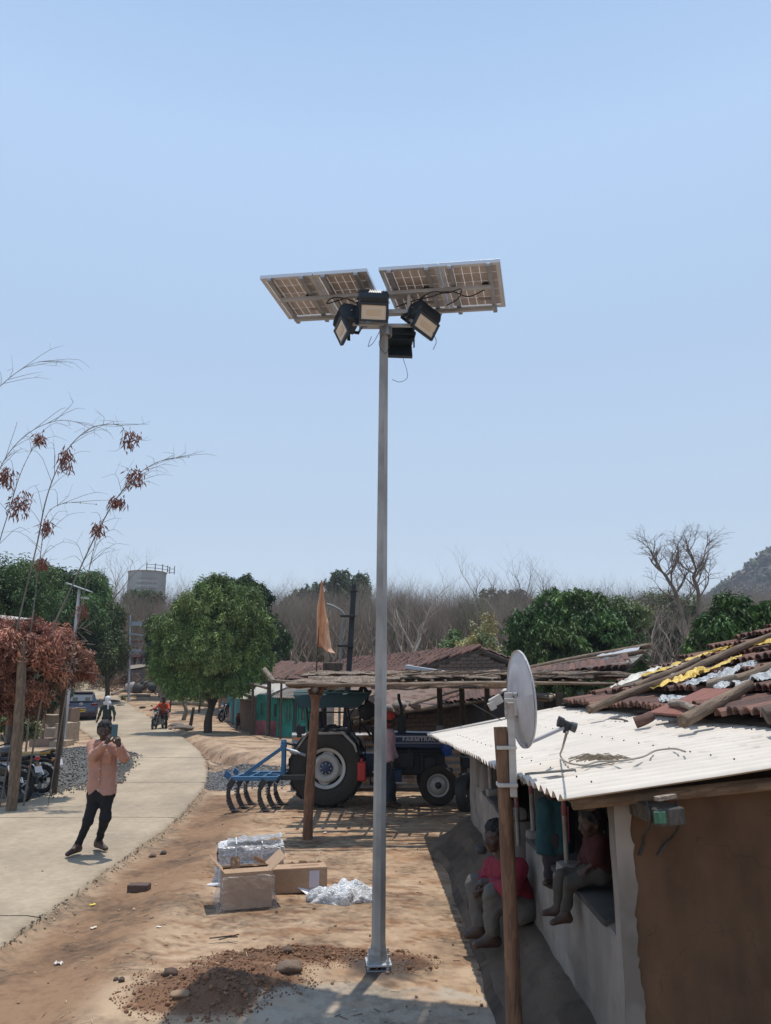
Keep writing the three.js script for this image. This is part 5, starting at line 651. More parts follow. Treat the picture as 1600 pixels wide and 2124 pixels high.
// ---------- the new solar lamp post ----------
{
  const b = ground(785, 2008), top = at(797, 664, 6.74), t = thing('solar_lamp_post', 'tall galvanized octagonal lamp post with four floodlights and four solar panels on top', 'lamp post', [b.x, 0, -6.75]);
  const h = top.y, lean = Math.atan2(top.x - b.x, h);
  const flat = M([.37, .36, .34], { map: rep(T.mottle, .9), rough: .55, metal: .12, flatShading: true, bump: T.rough, bumpScale: .0006 });
  const shaft = new THREE.CylinderGeometry(.041, .058, h - .03, 8, 1); { const u = shaft.attributes.uv; for (let i = 0; i < u.count; i++) u.setXY(i, u.getX(i) * .4, u.getY(i) * h); } shaft.rotateY(.25); shaft.translate(0, (h - .03) / 2 + .04, 0); shaft.rotateZ(-lean); part('shaft', shaft, flat, t);
  const fl = new THREE.CylinderGeometry(.060, .078, .14, 8, 1); fl.rotateY(.25); fl.translate(0, .12, 0); part('base_flare', fl, flat, t);
  part('base_plate', box(.2, .018, .2, 0, .052, 0, 0, .1, 0, .004), mats.galv, t); part('lower_plate', box(.19, .014, .19, 0, .012, 0, 0, .1, 0, .004), mats.steel, t);
  for (const [sx, sz] of [[1, 1], [1, -1], [-1, 1], [-1, -1]]) part('anchor_bolt', [rod([sx * .076, 0, sz * .076], [sx * .076, .13, sz * .076], .008), rod([sx * .076, .06, sz * .076], [sx * .076, .083, sz * .076], .016, .016, 6), rod([sx * .076, .022, sz * .076], [sx * .076, .04, sz * .076], .016, .016, 6)], mats.galv, t);
  const grp = new THREE.Group(); grp.name = 'panel_frame'; grp.position.set(0 - b.x, 5.872, 0); t.add(grp);
  const ax = V(.977, -.044, .207).normalize(), az = V(-.207, .0, .978), ay = az.clone().cross(ax).normalize(); az.copy(ax.clone().cross(ay)); grp.quaternion.setFromRotationMatrix(new THREE.Matrix4().makeBasis(ax, ay, az));
  const ww = 2.24, L = .84;
  part('rail', [box(2.02, .035, .035, 0, -.085, .12), box(2.02, .035, .035, 0, -.085, -.30)], mats.galv, grp);
  // four panels seen from below
  const sheet = M([.82, .80, .78], { phys: true, transmission: .5, thickness: 0, rough: .9 }), cell = M([.50, .445, .42], { rough: .6, map: T.fine }), cellTop = M([.02, .03, .07], { rough: .15 });
  [[-1.115, -.604], [-.596, -.085], [.025, .565], [.573, 1.115]].forEach(([x0, x1], i) => {
    const p = new THREE.Group(); p.name = 'solar_panel'; p.position.set(b.x * 0, 0, 0); grp.add(p); const cx = (x0 + x1) / 2, w = x1 - x0, d = i > 1 ? .84 : .84;
    part('frame', [box(w, .034, .012, cx, 0, d / 2 - .006), box(w, .034, .012, cx, 0, -d / 2 + .006), box(.012, .034, d - .024, x0 + .006, 0, 0), box(.012, .034, d - .024, x1 - .006, 0, 0), box(w - .024, .003, .03, cx, -.0155, d / 2 - .027, 0, 0, 0, .001), box(w - .024, .003, .03, cx, -.0155, -d / 2 + .027, 0, 0, 0, .001), box(.028, .003, d - .09, x0 + .026, -.0155, 0, 0, 0, 0, .001), box(.028, .003, d - .09, x1 - .026, -.0155, 0, 0, 0, 0, .001)], mats.alu, p);
    part('backsheet', slab(w - .03, .001, d - .03, cx, .006, 0), sheet, p); const nc = 6, nr = 5, cw = (w - .075) / nc, cd = (d - .08) / nr;
    const cg = slab(cw - .006, .0012, cd - .007);
    for (let a = 0; a < nc; a++) for (let q = 0; q < nr; q++) { const o = part('solar_cell', cg, cell, p); o.position.set(x0 + .0375 + (a + .5) * cw, .004, -d / 2 + .04 + (q + .5) * cd); }
    part('cross_rail', [box(.04, .03, d + .05, x0 + .1, -.045, 0, 0, 0, 0, .004), box(.04, .03, d + .05, x1 - .1, -.045, 0, 0, 0, 0, .004)], mats.steel, p);
    part('label_sticker', slab(.11, .001, .05, cx + .08, -.002, -.26), M([.30, .27, .26]), p); part('junction_box', box(.085, .03, .075, cx + .12, -.02, .02, 0, 0, 0, .008), mats.blackPaint, p);
  });
  part('panel_cable', [tube([[-.42, -.05, .0], [-.55, -.14, .10], [-.48, -.12, .16], [-.36, -.1, .1], [-.2, -.14, -.05], [-.05, -.2, -.2]], .006, 40, 5), tube([[.42, -.05, .02], [.36, -.15, .1], [.48, -.12, .16], [.62, -.12, .12], [.74, -.1, .14], [.7, -.12, 0], [.58, -.13, -.1]], .006, 44, 5), tube([[.98, -.04, .02], [.8, -.12, .03], [.66, -.1, .1], [.5, -.13, .12]], .006, 30, 5), tube([[.5, -.1, .05], [.3, -.12, .02], [.1, -.14, -.05]], .006, 30, 5)], mats.wire, grp);
  // carrying frame above the shaft
  const fy = h + .06, F = (x, y, z) => [x - b.x, y, z];
  part('support_arm', [barBetween(F(-.17, fy, .05), F(-.17, 5.78, .12), .035, .035), barBetween(F(.22, fy, .05), F(.22, 5.78, .12), .035, .035), barBetween(F(-.2, fy, -.25), F(-.2, 5.78, -.3), .035, .035), barBetween(F(.25, fy, -.25), F(.25, 5.78, -.3), .035, .035), barBetween(F(.12, 5.68, 0), F(.32, 5.44, .12), .032, .032)], mats.galv, t);
  part('support_frame', [box(.6, .04, .035, .0 - b.x + .04, fy, .06), box(.6, .04, .035, .04 - b.x, fy, -.25), box(.035, .04, .34, -.24 - b.x, fy, -.1), box(.035, .04, .34, .32 - b.x, fy, -.1), box(.5, .035, .035, .04 - b.x, fy + .16, .06), box(.46, .03, .03, .06 - b.x, 5.52, .0), box(.30, .03, .03, -.16 - b.x, 5.51, .05)], mats.galv, t);
  part('clamp_ring', lathe([[.05, -.04], [.06, -.04], [.06, .04], [.05, .04]], 16).translate(.11 - b.x * 0 + .0 - .05, h - .12, 0), mats.steel, t);
  part('lamp_cable', [tube([F(-.05, 5.42, .1), F(-.12, 5.28, .12), F(-.16, 5.25, .12), F(-.13, 5.36, .1)], .003, 24, 5), tube([F(-.02, 5.4, .1), F(-.06, 5.28, .1), F(.0, 5.2, .08), F(.04, 5.3, .06)], .003, 24, 5), tube([F(.16, 5.2, .0), F(.2, 5.06, .0), F(.2, 4.98, .02), F(.13, 4.93, .05), F(.06, 4.95, .06)], .0025, 30, 5), tube([F(.44, 5.4, .1), F(.47, 5.3, .12), F(.44, 5.22, .12)], .003, 20, 5)], mats.wire, t);
  // floodlights: finned body above, lens plate tilted below
  const lens = M([.66, .58, .47], { rough: .22 }), body = M([.020, .032, .045], { rough: .42 });
  const lamp = (name, x, y, z, yaw, roll, k) => {
    const g = new THREE.Group(); g.name = 'floodlight'; g.position.set(x - b.x, y, z); g.rotation.set(0, yaw, roll, 'YXZ'); t.add(g);
    const prof = [[-.02, -.09], [-.02, .06], [.05, .105], [.10, .10], [.14, .06], [.145, -.02], [.13, -.09]].map(([yy, zz]) => [zz, yy]); const bd = prism(prof, .25, .012); bd.rotateY(-Math.PI / 2); bd.translate(.125, 0, 0); part('housing', bd, body, g);
    part('fin', [...Array(12)].map((_, i) => { const f = prism([[-.095, -.01], [.062, -.015], [.112, .05], [.105, .105], [.064, .15], [-.02, .154], [-.1, .135]], .004); f.rotateY(-Math.PI / 2); f.translate(-.115 + i * .021, 0, 0); return f; }), body, g);
    const fr = new THREE.Group(); fr.name = 'lens_frame'; fr.position.set(0, -.075, .055); fr.rotation.set(.42, 0, 0); g.add(fr); part('bezel', [box(.27, .022, .035, 0, .075, 0), box(.27, .022, .035, 0, -.075, 0), box(.022, .15, .035, .124, 0, 0), box(.022, .15, .035, -.124, 0, 0), box(.25, .15, .012, 0, 0, -.012)], body, fr); part('lens', box(.228, .13, .006, 0, 0, .006, 0, 0, 0, .002), lens, fr); part('led_board', [box(.13, .05, .004, 0, 0, .011, 0, 0, 0, .001)], M([.60, .48, .34], { rough: .4 }), fr);
    part('bracket', [box(.012, .2, .03, .143, .02, -.05), box(.012, .2, .03, -.143, .02, -.05), box(.3, .03, .012, 0, .02, -.15), box(.012, .03, .1, .143, .02, -.1), box(.012, .03, .1, -.143, .02, -.1)], body, g); part('bolt', [rod([.14, .06, 0], [.155, .06, 0], .01, .01, 6), rod([-.14, .06, 0], [-.155, .06, 0], .01, .01, 6)], mats.chrome, g);
  };
  lamp('a', -.115, 5.60, .20, .1, 0); lamp('b', -.36, 5.53, .0, -1.25, .12); lamp('c', .35, 5.54, .05, .72, -.26); lamp('d', .13, 5.47, -.24, Math.PI + .08, 0);
}
// ---------- packaging on the ground ----------
{
  const card = M([.44, .29, .185], { map: rep(T.fine, 1), rough: .9, bump: T.rough, bumpScale: .001 }), cardD = M([.30, .185, .115], { map: T.fine, rough: .9 }), film = M([.95, .95, .96], { phys: true, transmission: .96, thickness: 0, rough: .4, bump: T.crinkle, bumpScale: .008, specularIntensity: .25 }), foil = M([.90, .89, .90], { phys: true, transmission: .3, thickness: 0, rough: .4, bump: T.crinkle, bumpScale: .03 });
  const wrap = (w, h, d, seed, amp, skirt = 0) => gridSurf(40, 26, (u, v) => { const a = u * 6.2832, c = Math.cos(a), s = Math.sin(a), m = Math.max(Math.abs(c), Math.abs(s)); let x = c / m * w / 2, z = s / m * d / 2; const k = v < .4 ? v / .4 : 1, y = v < .4 ? h : h * (1 - (v - .4) / .6); x *= k; z *= k; const f = 1 + (v > .7 ? skirt * (v - .7) / .3 * (.6 + .8 * noise(a * 2, seed)) : 0); const n = amp * (fbm(u * 24, v * 9, seed, 3) * .8 + Math.abs(noise(u * 34, v * 12, seed))); return [(x + c * n) * f, Math.max(.004, y + n * (v < .5 ? .9 : .2)), (z + s * n) * f]; });
  const carton = (w, h, d, open, m = card) => { const th = .006, g = [slab(w, th, d, 0, th / 2, 0), slab(w, h, th, 0, h / 2, d / 2), slab(w, h, th, 0, h / 2, -d / 2), slab(th, h, d - th * 2, w / 2, h / 2, 0), slab(th, h, d - th * 2, -w / 2, h / 2, 0)]; return g; };
  // front box with flaps pushed in
  { const p = ground(503, 1886), b = thing('cardboard_box', 'open brown carton with pushed in flaps nearest the lamp post base', 'cardboard box', [p.x + .0, gh(p.x, p.z) + .01, p.z - .16], .3); part('carton', carton(.48, .34, .36), card, b); part('flap', slab(.47, .005, .2, 0, .29, -.12, -.7, 0, 0), cardD, b); part('flap', slab(.2, .005, .35, -.29, .39, 0, 0, 0, -.8), card, b); part('flap', slab(.47, .005, .16, .0, .31, .11, .5, 0, 0), card, b); part('flap', slab(.2, .005, .35, .3, .40, -.02, .05, 0, .7), card, b); part('tape', slab(.05, .004, .2, .1, .341, -.1, -.15, 0, 0), M([.36, .22, .13], { rough: .4 }), b); part('plastic_wrap', wrap(.52, .30, .40, 3, .03, .3).translate(0, 0, 0), film, b); part('crushed_flap', gridSurf(8, 8, (u, v) => [-.12 + (u - .5) * .1, .34 + v * .12, .02 + noise(u * 4, v * 4) * .05]), card, b); part('label_sticker', slab(.06, .05, .002, -.243, .2, .05, 0, Math.PI / 2, 0), mats.white, b); }
  { const p = ground(610, 1852), b = thing('cardboard_box', 'long low carton with a white label lying between the other carton and the plastic bag', 'cardboard box', [p.x, gh(p.x, p.z) + .01, p.z - .12], .22); part('carton', carton(.66, .24, .26).concat([slab(.66, .005, .25, .0, .243, 0)]), card, b); part('flap', slab(.24, .005, .22, -.42, .23, .02, .1, .3, -.35), card, b); part('flap', slab(.2, .005, .2, -.36, .28, -.12, -.4, 0, -.5), card, b); part('torn_edge', gridSurf(20, 3, (u, v) => [(u - .5) * .6, .245 + v * .03 * (noise(u * 14, 2) > 0 ? 1 : .2), -.1]), card, b); part('label_sticker', slab(.11, .17, .002, .19, .13, .134), M([.55, .5, .56]), b); part('tape', slab(.3, .002, .05, .1, .247, .0), M([.36, .23, .13], { rough: .3 }), b); }
  { const p = ground(505, 1838), b = thing('cardboard_box', 'long carton strapped in shiny clear plastic behind the open carton', 'cardboard box', [p.x + .03, gh(p.x, p.z) + .01, p.z - .25], .2); part('carton', carton(.66, .36, .30).concat([slab(.66, .006, .3, 0, .36, 0)]), cardD, b); part('plastic_wrap', wrap(.72, .38, .34, 8, .045, .15), foil, b); part('top_sheet', gridSurf(20, 8, (u, v) => [.04 + (u - .5) * .62, .42 + .05 * noise(u * 5, v * 4) + u * .05, (v - .5) * .26 - .04]), foil, b); for (const x of [-.17, .12]) part('strap', [slab(.014, .004, .38, x, .43, 0), slab(.014, .40, .004, x, .22, .195, .08)], mats.white, b); part('flap', slab(.006, .3, .3, -.36, .2, .03, 0, 0, .2), card, b); part('torn_foam', lump(.05, 3, .5, 2, [2, .4, .7]).translate(-.38, .02, .22), mats.white, b); }
  { const p = ground(705, 1868), g = gridSurf(70, 40, (u, v) => { const x = (u - .5) * .82, s = Math.sin(Math.PI * Math.min(1, Math.max(0, u))) ** .5, a = v * Math.PI, w = .17 * s * (1 + .5 * noise(u * 4, 3)) + .06 * (u < .6 && u > .25 ? 1 : 0) * Math.sin((u - .25) / .35 * Math.PI), hgt = (.17 + .05 * noise(u * 5, 8)) * s; const n = .07 * (Math.abs(noise(u * 5, v * 3, 2)) + .3 * Math.abs(noise(u * 14, v * 8, 4)) + .06 * Math.abs(noise(u * 50, v * 30, 9)) - .25); return [x, Math.max(.0, Math.sin(a) * (hgt + n) + n * .4), Math.cos(a) * (w + n) + .1 * x]; }); const o = solo('polythene_bag', [g], M([.93, .93, .93], { phys: true, transmission: .1, thickness: 0, rough: .6, bump: T.crinkle, bumpScale: .025 }), 'crumpled heap of clear white polythene partly behind the lamp post', 'plastic bag'); o.position.set(p.x + .06, gh(p.x, p.z), p.z); o.rotation.y = .18; }
  { const p = ground(612, 1848), w = M([.80, .80, .80], { rough: .8 }); const o = solo('foam_strip', tr(uvm(gridSurf(14, 4, (u, v) => [(u - .5) * .34, .05 + .05 * Math.sin(u * 3.1) + u * -.05, (v - .5) * .09])), 0, 0, 0, .2, -.5, 0), w, 'bent white foam strip leaning on the long low carton', 'foam strip'); o.position.set(p.x + .02, gh(p.x, p.z) + .01, p.z + .02); const q = solo('foam_strip', tr(uvm(gridSurf(10, 4, (u, v) => [(u - .5) * .24, .02 + .07 * u, (v - .5) * .1])), 0, 0, 0, .5, .5, 0), M([.5, .48, .54]), 'shaded grey foam strip right of the white one', 'foam strip'); q.position.set(p.x + .2, gh(p.x, p.z) + .02, p.z); const e = solo('twig', [[-.05, 0, .1], [.02, .2, .08], [.05, -.15, .05]].map(([x, a, l]) => taper([[x - l, .01, a * .2], [x + l, .03, -a * .2]], .006, 4)), mats.woodDark, 'few small twigs at the back edge of the dug soil', 'twig'); const ep = ground(470, 1957); e.position.set(ep.x, gh(ep.x, ep.z) + .02, ep.z); }
}
// ---------- leaf-covered shelter on the left, bamboo, parked motorcycles ----------
SPRAY.dry = [spray(16, .22, .05, .4, 2.2, 11), spray(16, .2, .045, .4, 2.6, 12), spray(12, .18, .05, .35, 1.2, 13)];
{
  const s = thing('leaf_shelter', 'open shelter on timber posts covered with dry red brown leaf branches', 'shelter', [0, 0, 0]);
  const post = (bx, by, tx, ty, r, m = mats.wood) => { const a = ground(bx, by), b = at(tx, ty, -a.z); part('post', taper(curve([[a.x, -.2, a.z], [lerp(a.x, b.x, .5) + .03, b.y * .5, a.z], [b.x, b.y, a.z]], 14), [r, r * .8], 9, .2, bx), m, s); return [a, b]; };
  post(24, 1684, 47, 1330, .1); post(112, 1650, 138, 1340, .055, mats.woodDark); post(18, 1605, 30, 1330, .1, mats.woodDark); post(86, 1548, 103, 1340, .06, mats.wood); post(50, 1590, 66, 1400, .03, mats.woodGrey); post(6, 1600, 20, 1400, .03, mats.woodGrey); post(122, 1610, 140, 1400, .03, mats.woodGrey);
  part('beam', [taper([at(-60, 1392, 14.6), at(60, 1388, 14.6), at(150, 1390, 15.6)], .045, 7, .2, 2), taper([at(-40, 1385, 19), at(150, 1385, 19)], .05, 7, .2, 3), taper([at(48, 1380, 14.6), at(70, 1382, 19)], .05, 7), taper([at(140, 1385, 16.6), at(120, 1382, 22)], .05, 7), taper([at(-20, 1440, 15), at(40, 1441, 15)], .03, 6)], mats.woodDark, s);
  const l = [[-20, 1345, 15, .9, .5], [30, 1345, 14.8, .75, .5], [80, 1350, 15, .65, .48], [60, 1320, 15.5, .8, .42], [10, 1310, 16, .9, .35], [115, 1350, 15.6, .5, .45], [150, 1362, 16, .5, .42], [180, 1370, 16.2, .36, .36], [135, 1330, 16.2, .5, .3], [10, 1395, 14.8, .6, .45], [60, 1405, 14.9, .55, .5], [100, 1400, 15.2, .42, .4], [125, 1385, 15.6, .36, .42], [-30, 1395, 15, .6, .5], [90, 1330, 17, .9, .4], [30, 1330, 17.4, 1, .4], [-60, 1330, 16, 1.2, .5]].map(([x, y, z, r, h]) => { const p = at(x, y, z); return [p.x, p.y, p.z, r * .82, h * .82]; });
  crown(s, l, 8500, 'dry', [.36, .165, .105], 81, .6, .35, 1.1);
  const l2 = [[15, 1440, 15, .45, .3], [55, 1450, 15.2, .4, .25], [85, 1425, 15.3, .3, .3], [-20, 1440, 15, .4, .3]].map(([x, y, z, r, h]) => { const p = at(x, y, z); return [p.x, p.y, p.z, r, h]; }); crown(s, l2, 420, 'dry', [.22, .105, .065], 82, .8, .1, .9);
  s.children.filter((c) => c.isInstancedMesh).forEach((c) => { c.name = 'leaves'; });
  const r = rng(7), tw = []; for (let i = 0; i < 60; i++) { const p = at(-20 + r() * 220, 1300 + r() * 110, 14.8 + r() * 1.6); tw.push(taper([p, p.clone().add(V((r() - .5) * .7, (r() - .35) * .4, (r() - .5) * .4))], [.008, .004], 4)); } part('twigs', tw, mats.bareBark, s);
  part('tin_sheet', (() => { const a = at(5, 1274, 16.5); return tr(slab(1.2, .02, 1.4, 0, 0, 0, .1, .1, -.1), a.x - .2, a.y - .05, a.z); })(), M([.6, .6, .56], { map: T.rust, rough: .5 }), s);
  solo('wire_loop', tube([at(-10, 1455, 15.5), at(30, 1457, 15.5), at(75, 1457, 15.8), at(115, 1443, 16.4)], .008, 24, 5), mats.wireGrey, 'thin wire strung between the shelter posts', 'wire'); solo('pale_rope', tube([at(61, 1430, 15.2), at(64, 1450, 15.2), at(70, 1468, 15.2), at(76, 1475, 15.2)], .009, 20, 5), M([.5, .46, .42]), 'pale rope end dangling under the dry leaves', 'rope');
  solo('green_rag', gridSurf(5, 6, (u, v) => at(128 + u * 8 + v * 4, 1412 + v * 16 + u * 5, 16.4)), M([.12, .25, .19]), 'green rag tied high on the dark shelter post', 'rag');
}
{ // bamboo stems with clusters of dry leaves
  const D = 15, mat = M([.20, .17, .13], { map: T.mottle }), r = rng(61), dry = M([.22, .09, .065], { rough: .8 });
  const bam = (label, path, r0, clusters, nt) => {
    const b = at(path[0][0], path[0][1], D), t = thing('bamboo_stem', label, 'bamboo', [b.x, 0, b.z], 0), pts = curve(path.map(([x, y], i) => at(x, y, D + .2 * i)), 40).map((p) => p.sub(t.position));
    if (path[0][1] > 1200) pts.unshift(V(pts[0].x - .25, 0, pts[0].z)); part('stem', taper(pts, [r0, .0035], 6), mat, t);
    part('node', pts.filter((_, i) => i % 3 === 2).map((p) => lump(.013 * (r0 > .012 ? 1.3 : 1), 1, .1, 0).translate(p.x, p.y, p.z)), mat, t);
    const tw = []; for (let i = 0; i < nt; i++) { const k = 6 + Math.floor(r() * (pts.length - 8)), p = pts[k], d = pts[Math.min(pts.length - 1, k + 1)].clone().sub(p).normalize(), a = r() * 6.28, L = .3 + r() * .75, q = p.clone().addScaledVector(d, L * .5).add(V(Math.cos(a) * L * .5, (r() - .3) * L * .35, Math.sin(a) * L * .5)); const e = q.clone().add(V(Math.cos(a) * L * .4, -.06 * L + (r() - .4) * .2, Math.sin(a) * L * .4)); tw.push(taper(curve([p, q, e], 6), [.006, .002], 3)); if (r() < .5) tw.push(taper([q, q.clone().add(V((r() - .5) * .35, r() * .3, (r() - .5) * .3))], [.003, .0018], 3)); } if (tw.length) part('twigs', tw, mat, t);
    for (const [cx, cy, s, dx, dy] of clusters) { const c = at(cx, cy, D + .3).sub(t.position), g = []; const q = rng(cx * 7 + cy); for (let i = 0; i < 80 * s; i++) { const w = SPRAY.dry; const o = V((q() + q() - 1) * .12 + dx * (q() - .5) * 1.1, (q() + q() - 1) * .12 + dy * (q() - .5) * 1.1, (q() - .5) * .14).multiplyScalar(s ** .5); const lf = new THREE.BufferGeometry(), l = .09 + .1 * q(), ww = .034; lf.setAttribute('position', new THREE.Float32BufferAttribute([0, 0, 0, ww / 2, -l * .4, .01, 0, -l, 0, 0, 0, 0, 0, -l, 0, -ww / 2, -l * .4, .01], 3)); lf.computeVertexNormals(); tr(lf, 0, 0, 0, (q() - .5) * 1.4, q() * 6, (q() - .5) * 1.6 + dx * 1.2); lf.translate(c.x + o.x, c.y + o.y, c.z + o.z); g.push(plain(lf)); } part('leaf_cluster', g, dry, t); }
    return t;
  };
  bam('bamboo stem arching right to a drooping leaf cluster high in the sky', [[36, 1300], [60, 1200], [78, 1125], [95, 1040], [118, 975], [150, 920], [190, 888], [222, 880], [252, 884], [262, 900]], .019, [[272, 910, 1.1, .25, -.3], [137, 950, 1.6, .12, .3]], 22);
  bam('bamboo stem leaning far right with three leaf clusters along it', [[112, 1296], [150, 1215], [180, 1150], [212, 1085], [245, 1030], [285, 985], [320, 962], [352, 951], [392, 948]], .019, [[282, 987, 1.4, .25, .2], [244, 1040, 1.2, .2, .1], [204, 1095, .9, .12, .2]], 26);
  bam('bamboo stem at the left edge topped by a single round leaf cluster', [[-18, 1200], [0, 1122], [22, 1050], [42, 985], [60, 945], [74, 920], [76, 895]], .012, [[83, 908, 1.1, .05, .15], [42, 1045, 1.8, .25, .3]], 12);
  bam('bamboo stem arching over the left edge above the leaf clusters', [[-40, 1060], [0, 972], [20, 938], [48, 908], [82, 885], [125, 872], [160, 876], [185, 888]], .011, [[12, 988, 1.7, .15, .25]], 12);
  bam('topmost bamboo tip entering from the left edge of the sky', [[-60, 870], [-20, 822], [0, 802], [25, 780], [52, 762], [80, 751], [108, 749], [138, 752]], .008, [], 9);
  bam('upright bamboo stem with two small leaf clusters below the others', [[66, 1296], [74, 1230], [82, 1170], [88, 1120], [92, 1082], [108, 1055], [140, 1043], [200, 1046]], .013, [[96, 1092, .9, .1, .2], [88, 1166, .8, .1, .1]], 18);
  bam('thin pale bamboo stem crossing beside the old street lamp', [[160, 1300], [176, 1225], [192, 1150], [203, 1110], [214, 1078]], .011, [[172, 1265, .8, .05, .25]], 8);
}
function motorcycle(name, label, pos, turn, o = {}) {
  const t = thing(name, label, 'motorcycle', pos, turn), body = M(o.body ?? [.015, .015, .017], { rough: .3, phys: true, clearcoat: .6 }), met = mats.steel;
  const wheel = (x) => { const g = new THREE.Group(); g.name = 'wheel'; g.position.set(x, .31, 0); t.add(g); part('tyre', tr(new THREE.TorusGeometry(.262, .048, 8, 30), 0, 0, 0), mats.rubber, g); part('rim', [tr(new THREE.TorusGeometry(.212, .014, 6, 28), 0, 0, 0), rod([0, 0, -.05], [0, 0, .05], .05, .05, 12), rod([0, 0, .03], [0, 0, .045], .09, .09, 16)], mats.blackPaint, g); part('spoke', [...Array(5)].map((_, i) => { const a = i * 1.2566; return barBetween([Math.cos(a) * .04, Math.sin(a) * .04, 0], [Math.cos(a) * .21, Math.sin(a) * .21, 0], .02, .035); }), met, g); return g; };
  wheel(.64); wheel(-.62);
  for (const s of [-.07, .07]) part('fork', rod([.64, .31, s], [.42, .92, s], .022, .026, 8), met, t);
  part('front_mudguard', tube([[.92, .48, 0], [.8, .64, 0], [.62, .66, 0], [.42, .56, 0]], .055, 16, 8), body, t);
  part('rear_mudguard', [tube([[-.3, .66, 0], [-.6, .72, 0], [-.86, .66, 0], [-.98, .5, 0]], .06, 16, 8)], body, t);
  part('frame', [rod([.42, .9, 0], [.2, .42, 0], .03), rod([.2, .4, 0], [-.3, .38, 0], .03), rod([-.3, .38, 0], [-.35, .72, 0], .025), rod([-.3, .36, .09], [-.62, .31, .09], .025), rod([-.3, .36, -.09], [-.62, .31, -.09], .025), rod([-.35, .7, 0], [-.85, .8, 0], .03)], mats.blackPaint, t);
  for (const s of [-.12, .12]) part('shock', rod([-.58, .36, s], [-.42, .72, s], .03, .03, 8), o.spring ?? mats.chrome, t);
  part('engine', [box(.34, .26, .26, .02, .44, 0), tr(box(.16, .3, .2), .16, .58, 0, 0, 0, -.4), box(.2, .2, .34, -.06, .4, 0)], mats.steel, t);
  part('exhaust', [tube([[.25, .55, .1], [.32, .38, .13], [.1, .28, .15], [-.3, .3, .17]], .022, 20, 8), rod([-.3, .3, .17], [-.85, .42, .19], .05, .055, 12)], mats.blackPaint, t);
  part('fuel_tank', (() => { const g = lump(.2, 2, 0, 3, [1.35, .68, .72]); g.translate(.16, .86, 0); return g; })(), body, t); part('side_panel', box(.3, .2, .24, -.28, .62, 0, 0, 0, .2, .05), body, t);
  part('seat', gridSurf(14, 8, (u, v) => { const a = v * Math.PI * 2; const x = lerp(.0, -.82, u), w = lerp(.09, .13, Math.sin(u * 2.6)); return [x, .82 + .05 * u * u + Math.sin(a) * .045, Math.cos(a) * w]; }), o.seat ?? mats.blackPaint, t);
  part('tail', box(.26, .09, .16, -.82, .82, 0, 0, 0, .2, .04), o.tail ?? body, t); part('tail_lamp', box(.05, .06, .13, -.95, .86, 0, 0, 0, 0, .02), mats.red, t); part('number_plate', box(.012, .12, .2, -1.0, .66, 0, 0, 0, -.3, .004), M([.62, .62, .64]), t);
  part('grab_rail', tube([[-.6, .88, .12], [-.85, .93, .12], [-.95, .94, 0], [-.85, .93, -.12], [-.6, .88, -.12]], .014, 24, 6), mats.steel, t);
  part('handlebar', tube([[.26, 1.06, .36], [.36, 1.02, .2], [.42, .98, 0], [.36, 1.02, -.2], [.26, 1.06, -.36]], .016, 24, 6), mats.blackPaint, t);
  part('headlamp', [box(.12, .2, .2, .56, .9, 0, 0, 0, -.2, .04), box(.1, .12, .16, .54, 1.03, 0, 0, 0, .3, .03)], body, t); part('headlamp_lens', box(.02, .12, .15, .62, .88, 0, 0, 0, -.2, .01), M([.7, .72, .75], { rough: .1 }), t);
  for (const s of [-.1, .1]) part('indicator', [lump(.028, 1, .05, 1).translate(-.9, .72, s * 1.3), lump(.028, 1, .05, 1).translate(.56, .82, s * 1.5)], mats.orange, t);
  for (const s of [-1, 1]) part('mirror', [rod([.34, 1.02, s * .24], [.3, 1.2, s * .32], .007), tr(lump(.05, 1, 0, 2, [.3, .7, 1]), .3, 1.22, s * .34)], mats.blackPaint, t);
  part('stand', [rod([-.12, .36, .1], [-.16, .02, .24], .012), box(.5, .03, .03, -.05, .32, 0), rod([-.1, .32, -.22], [-.1, .32, .22], .015)], mats.steel, t);
  return t;
}
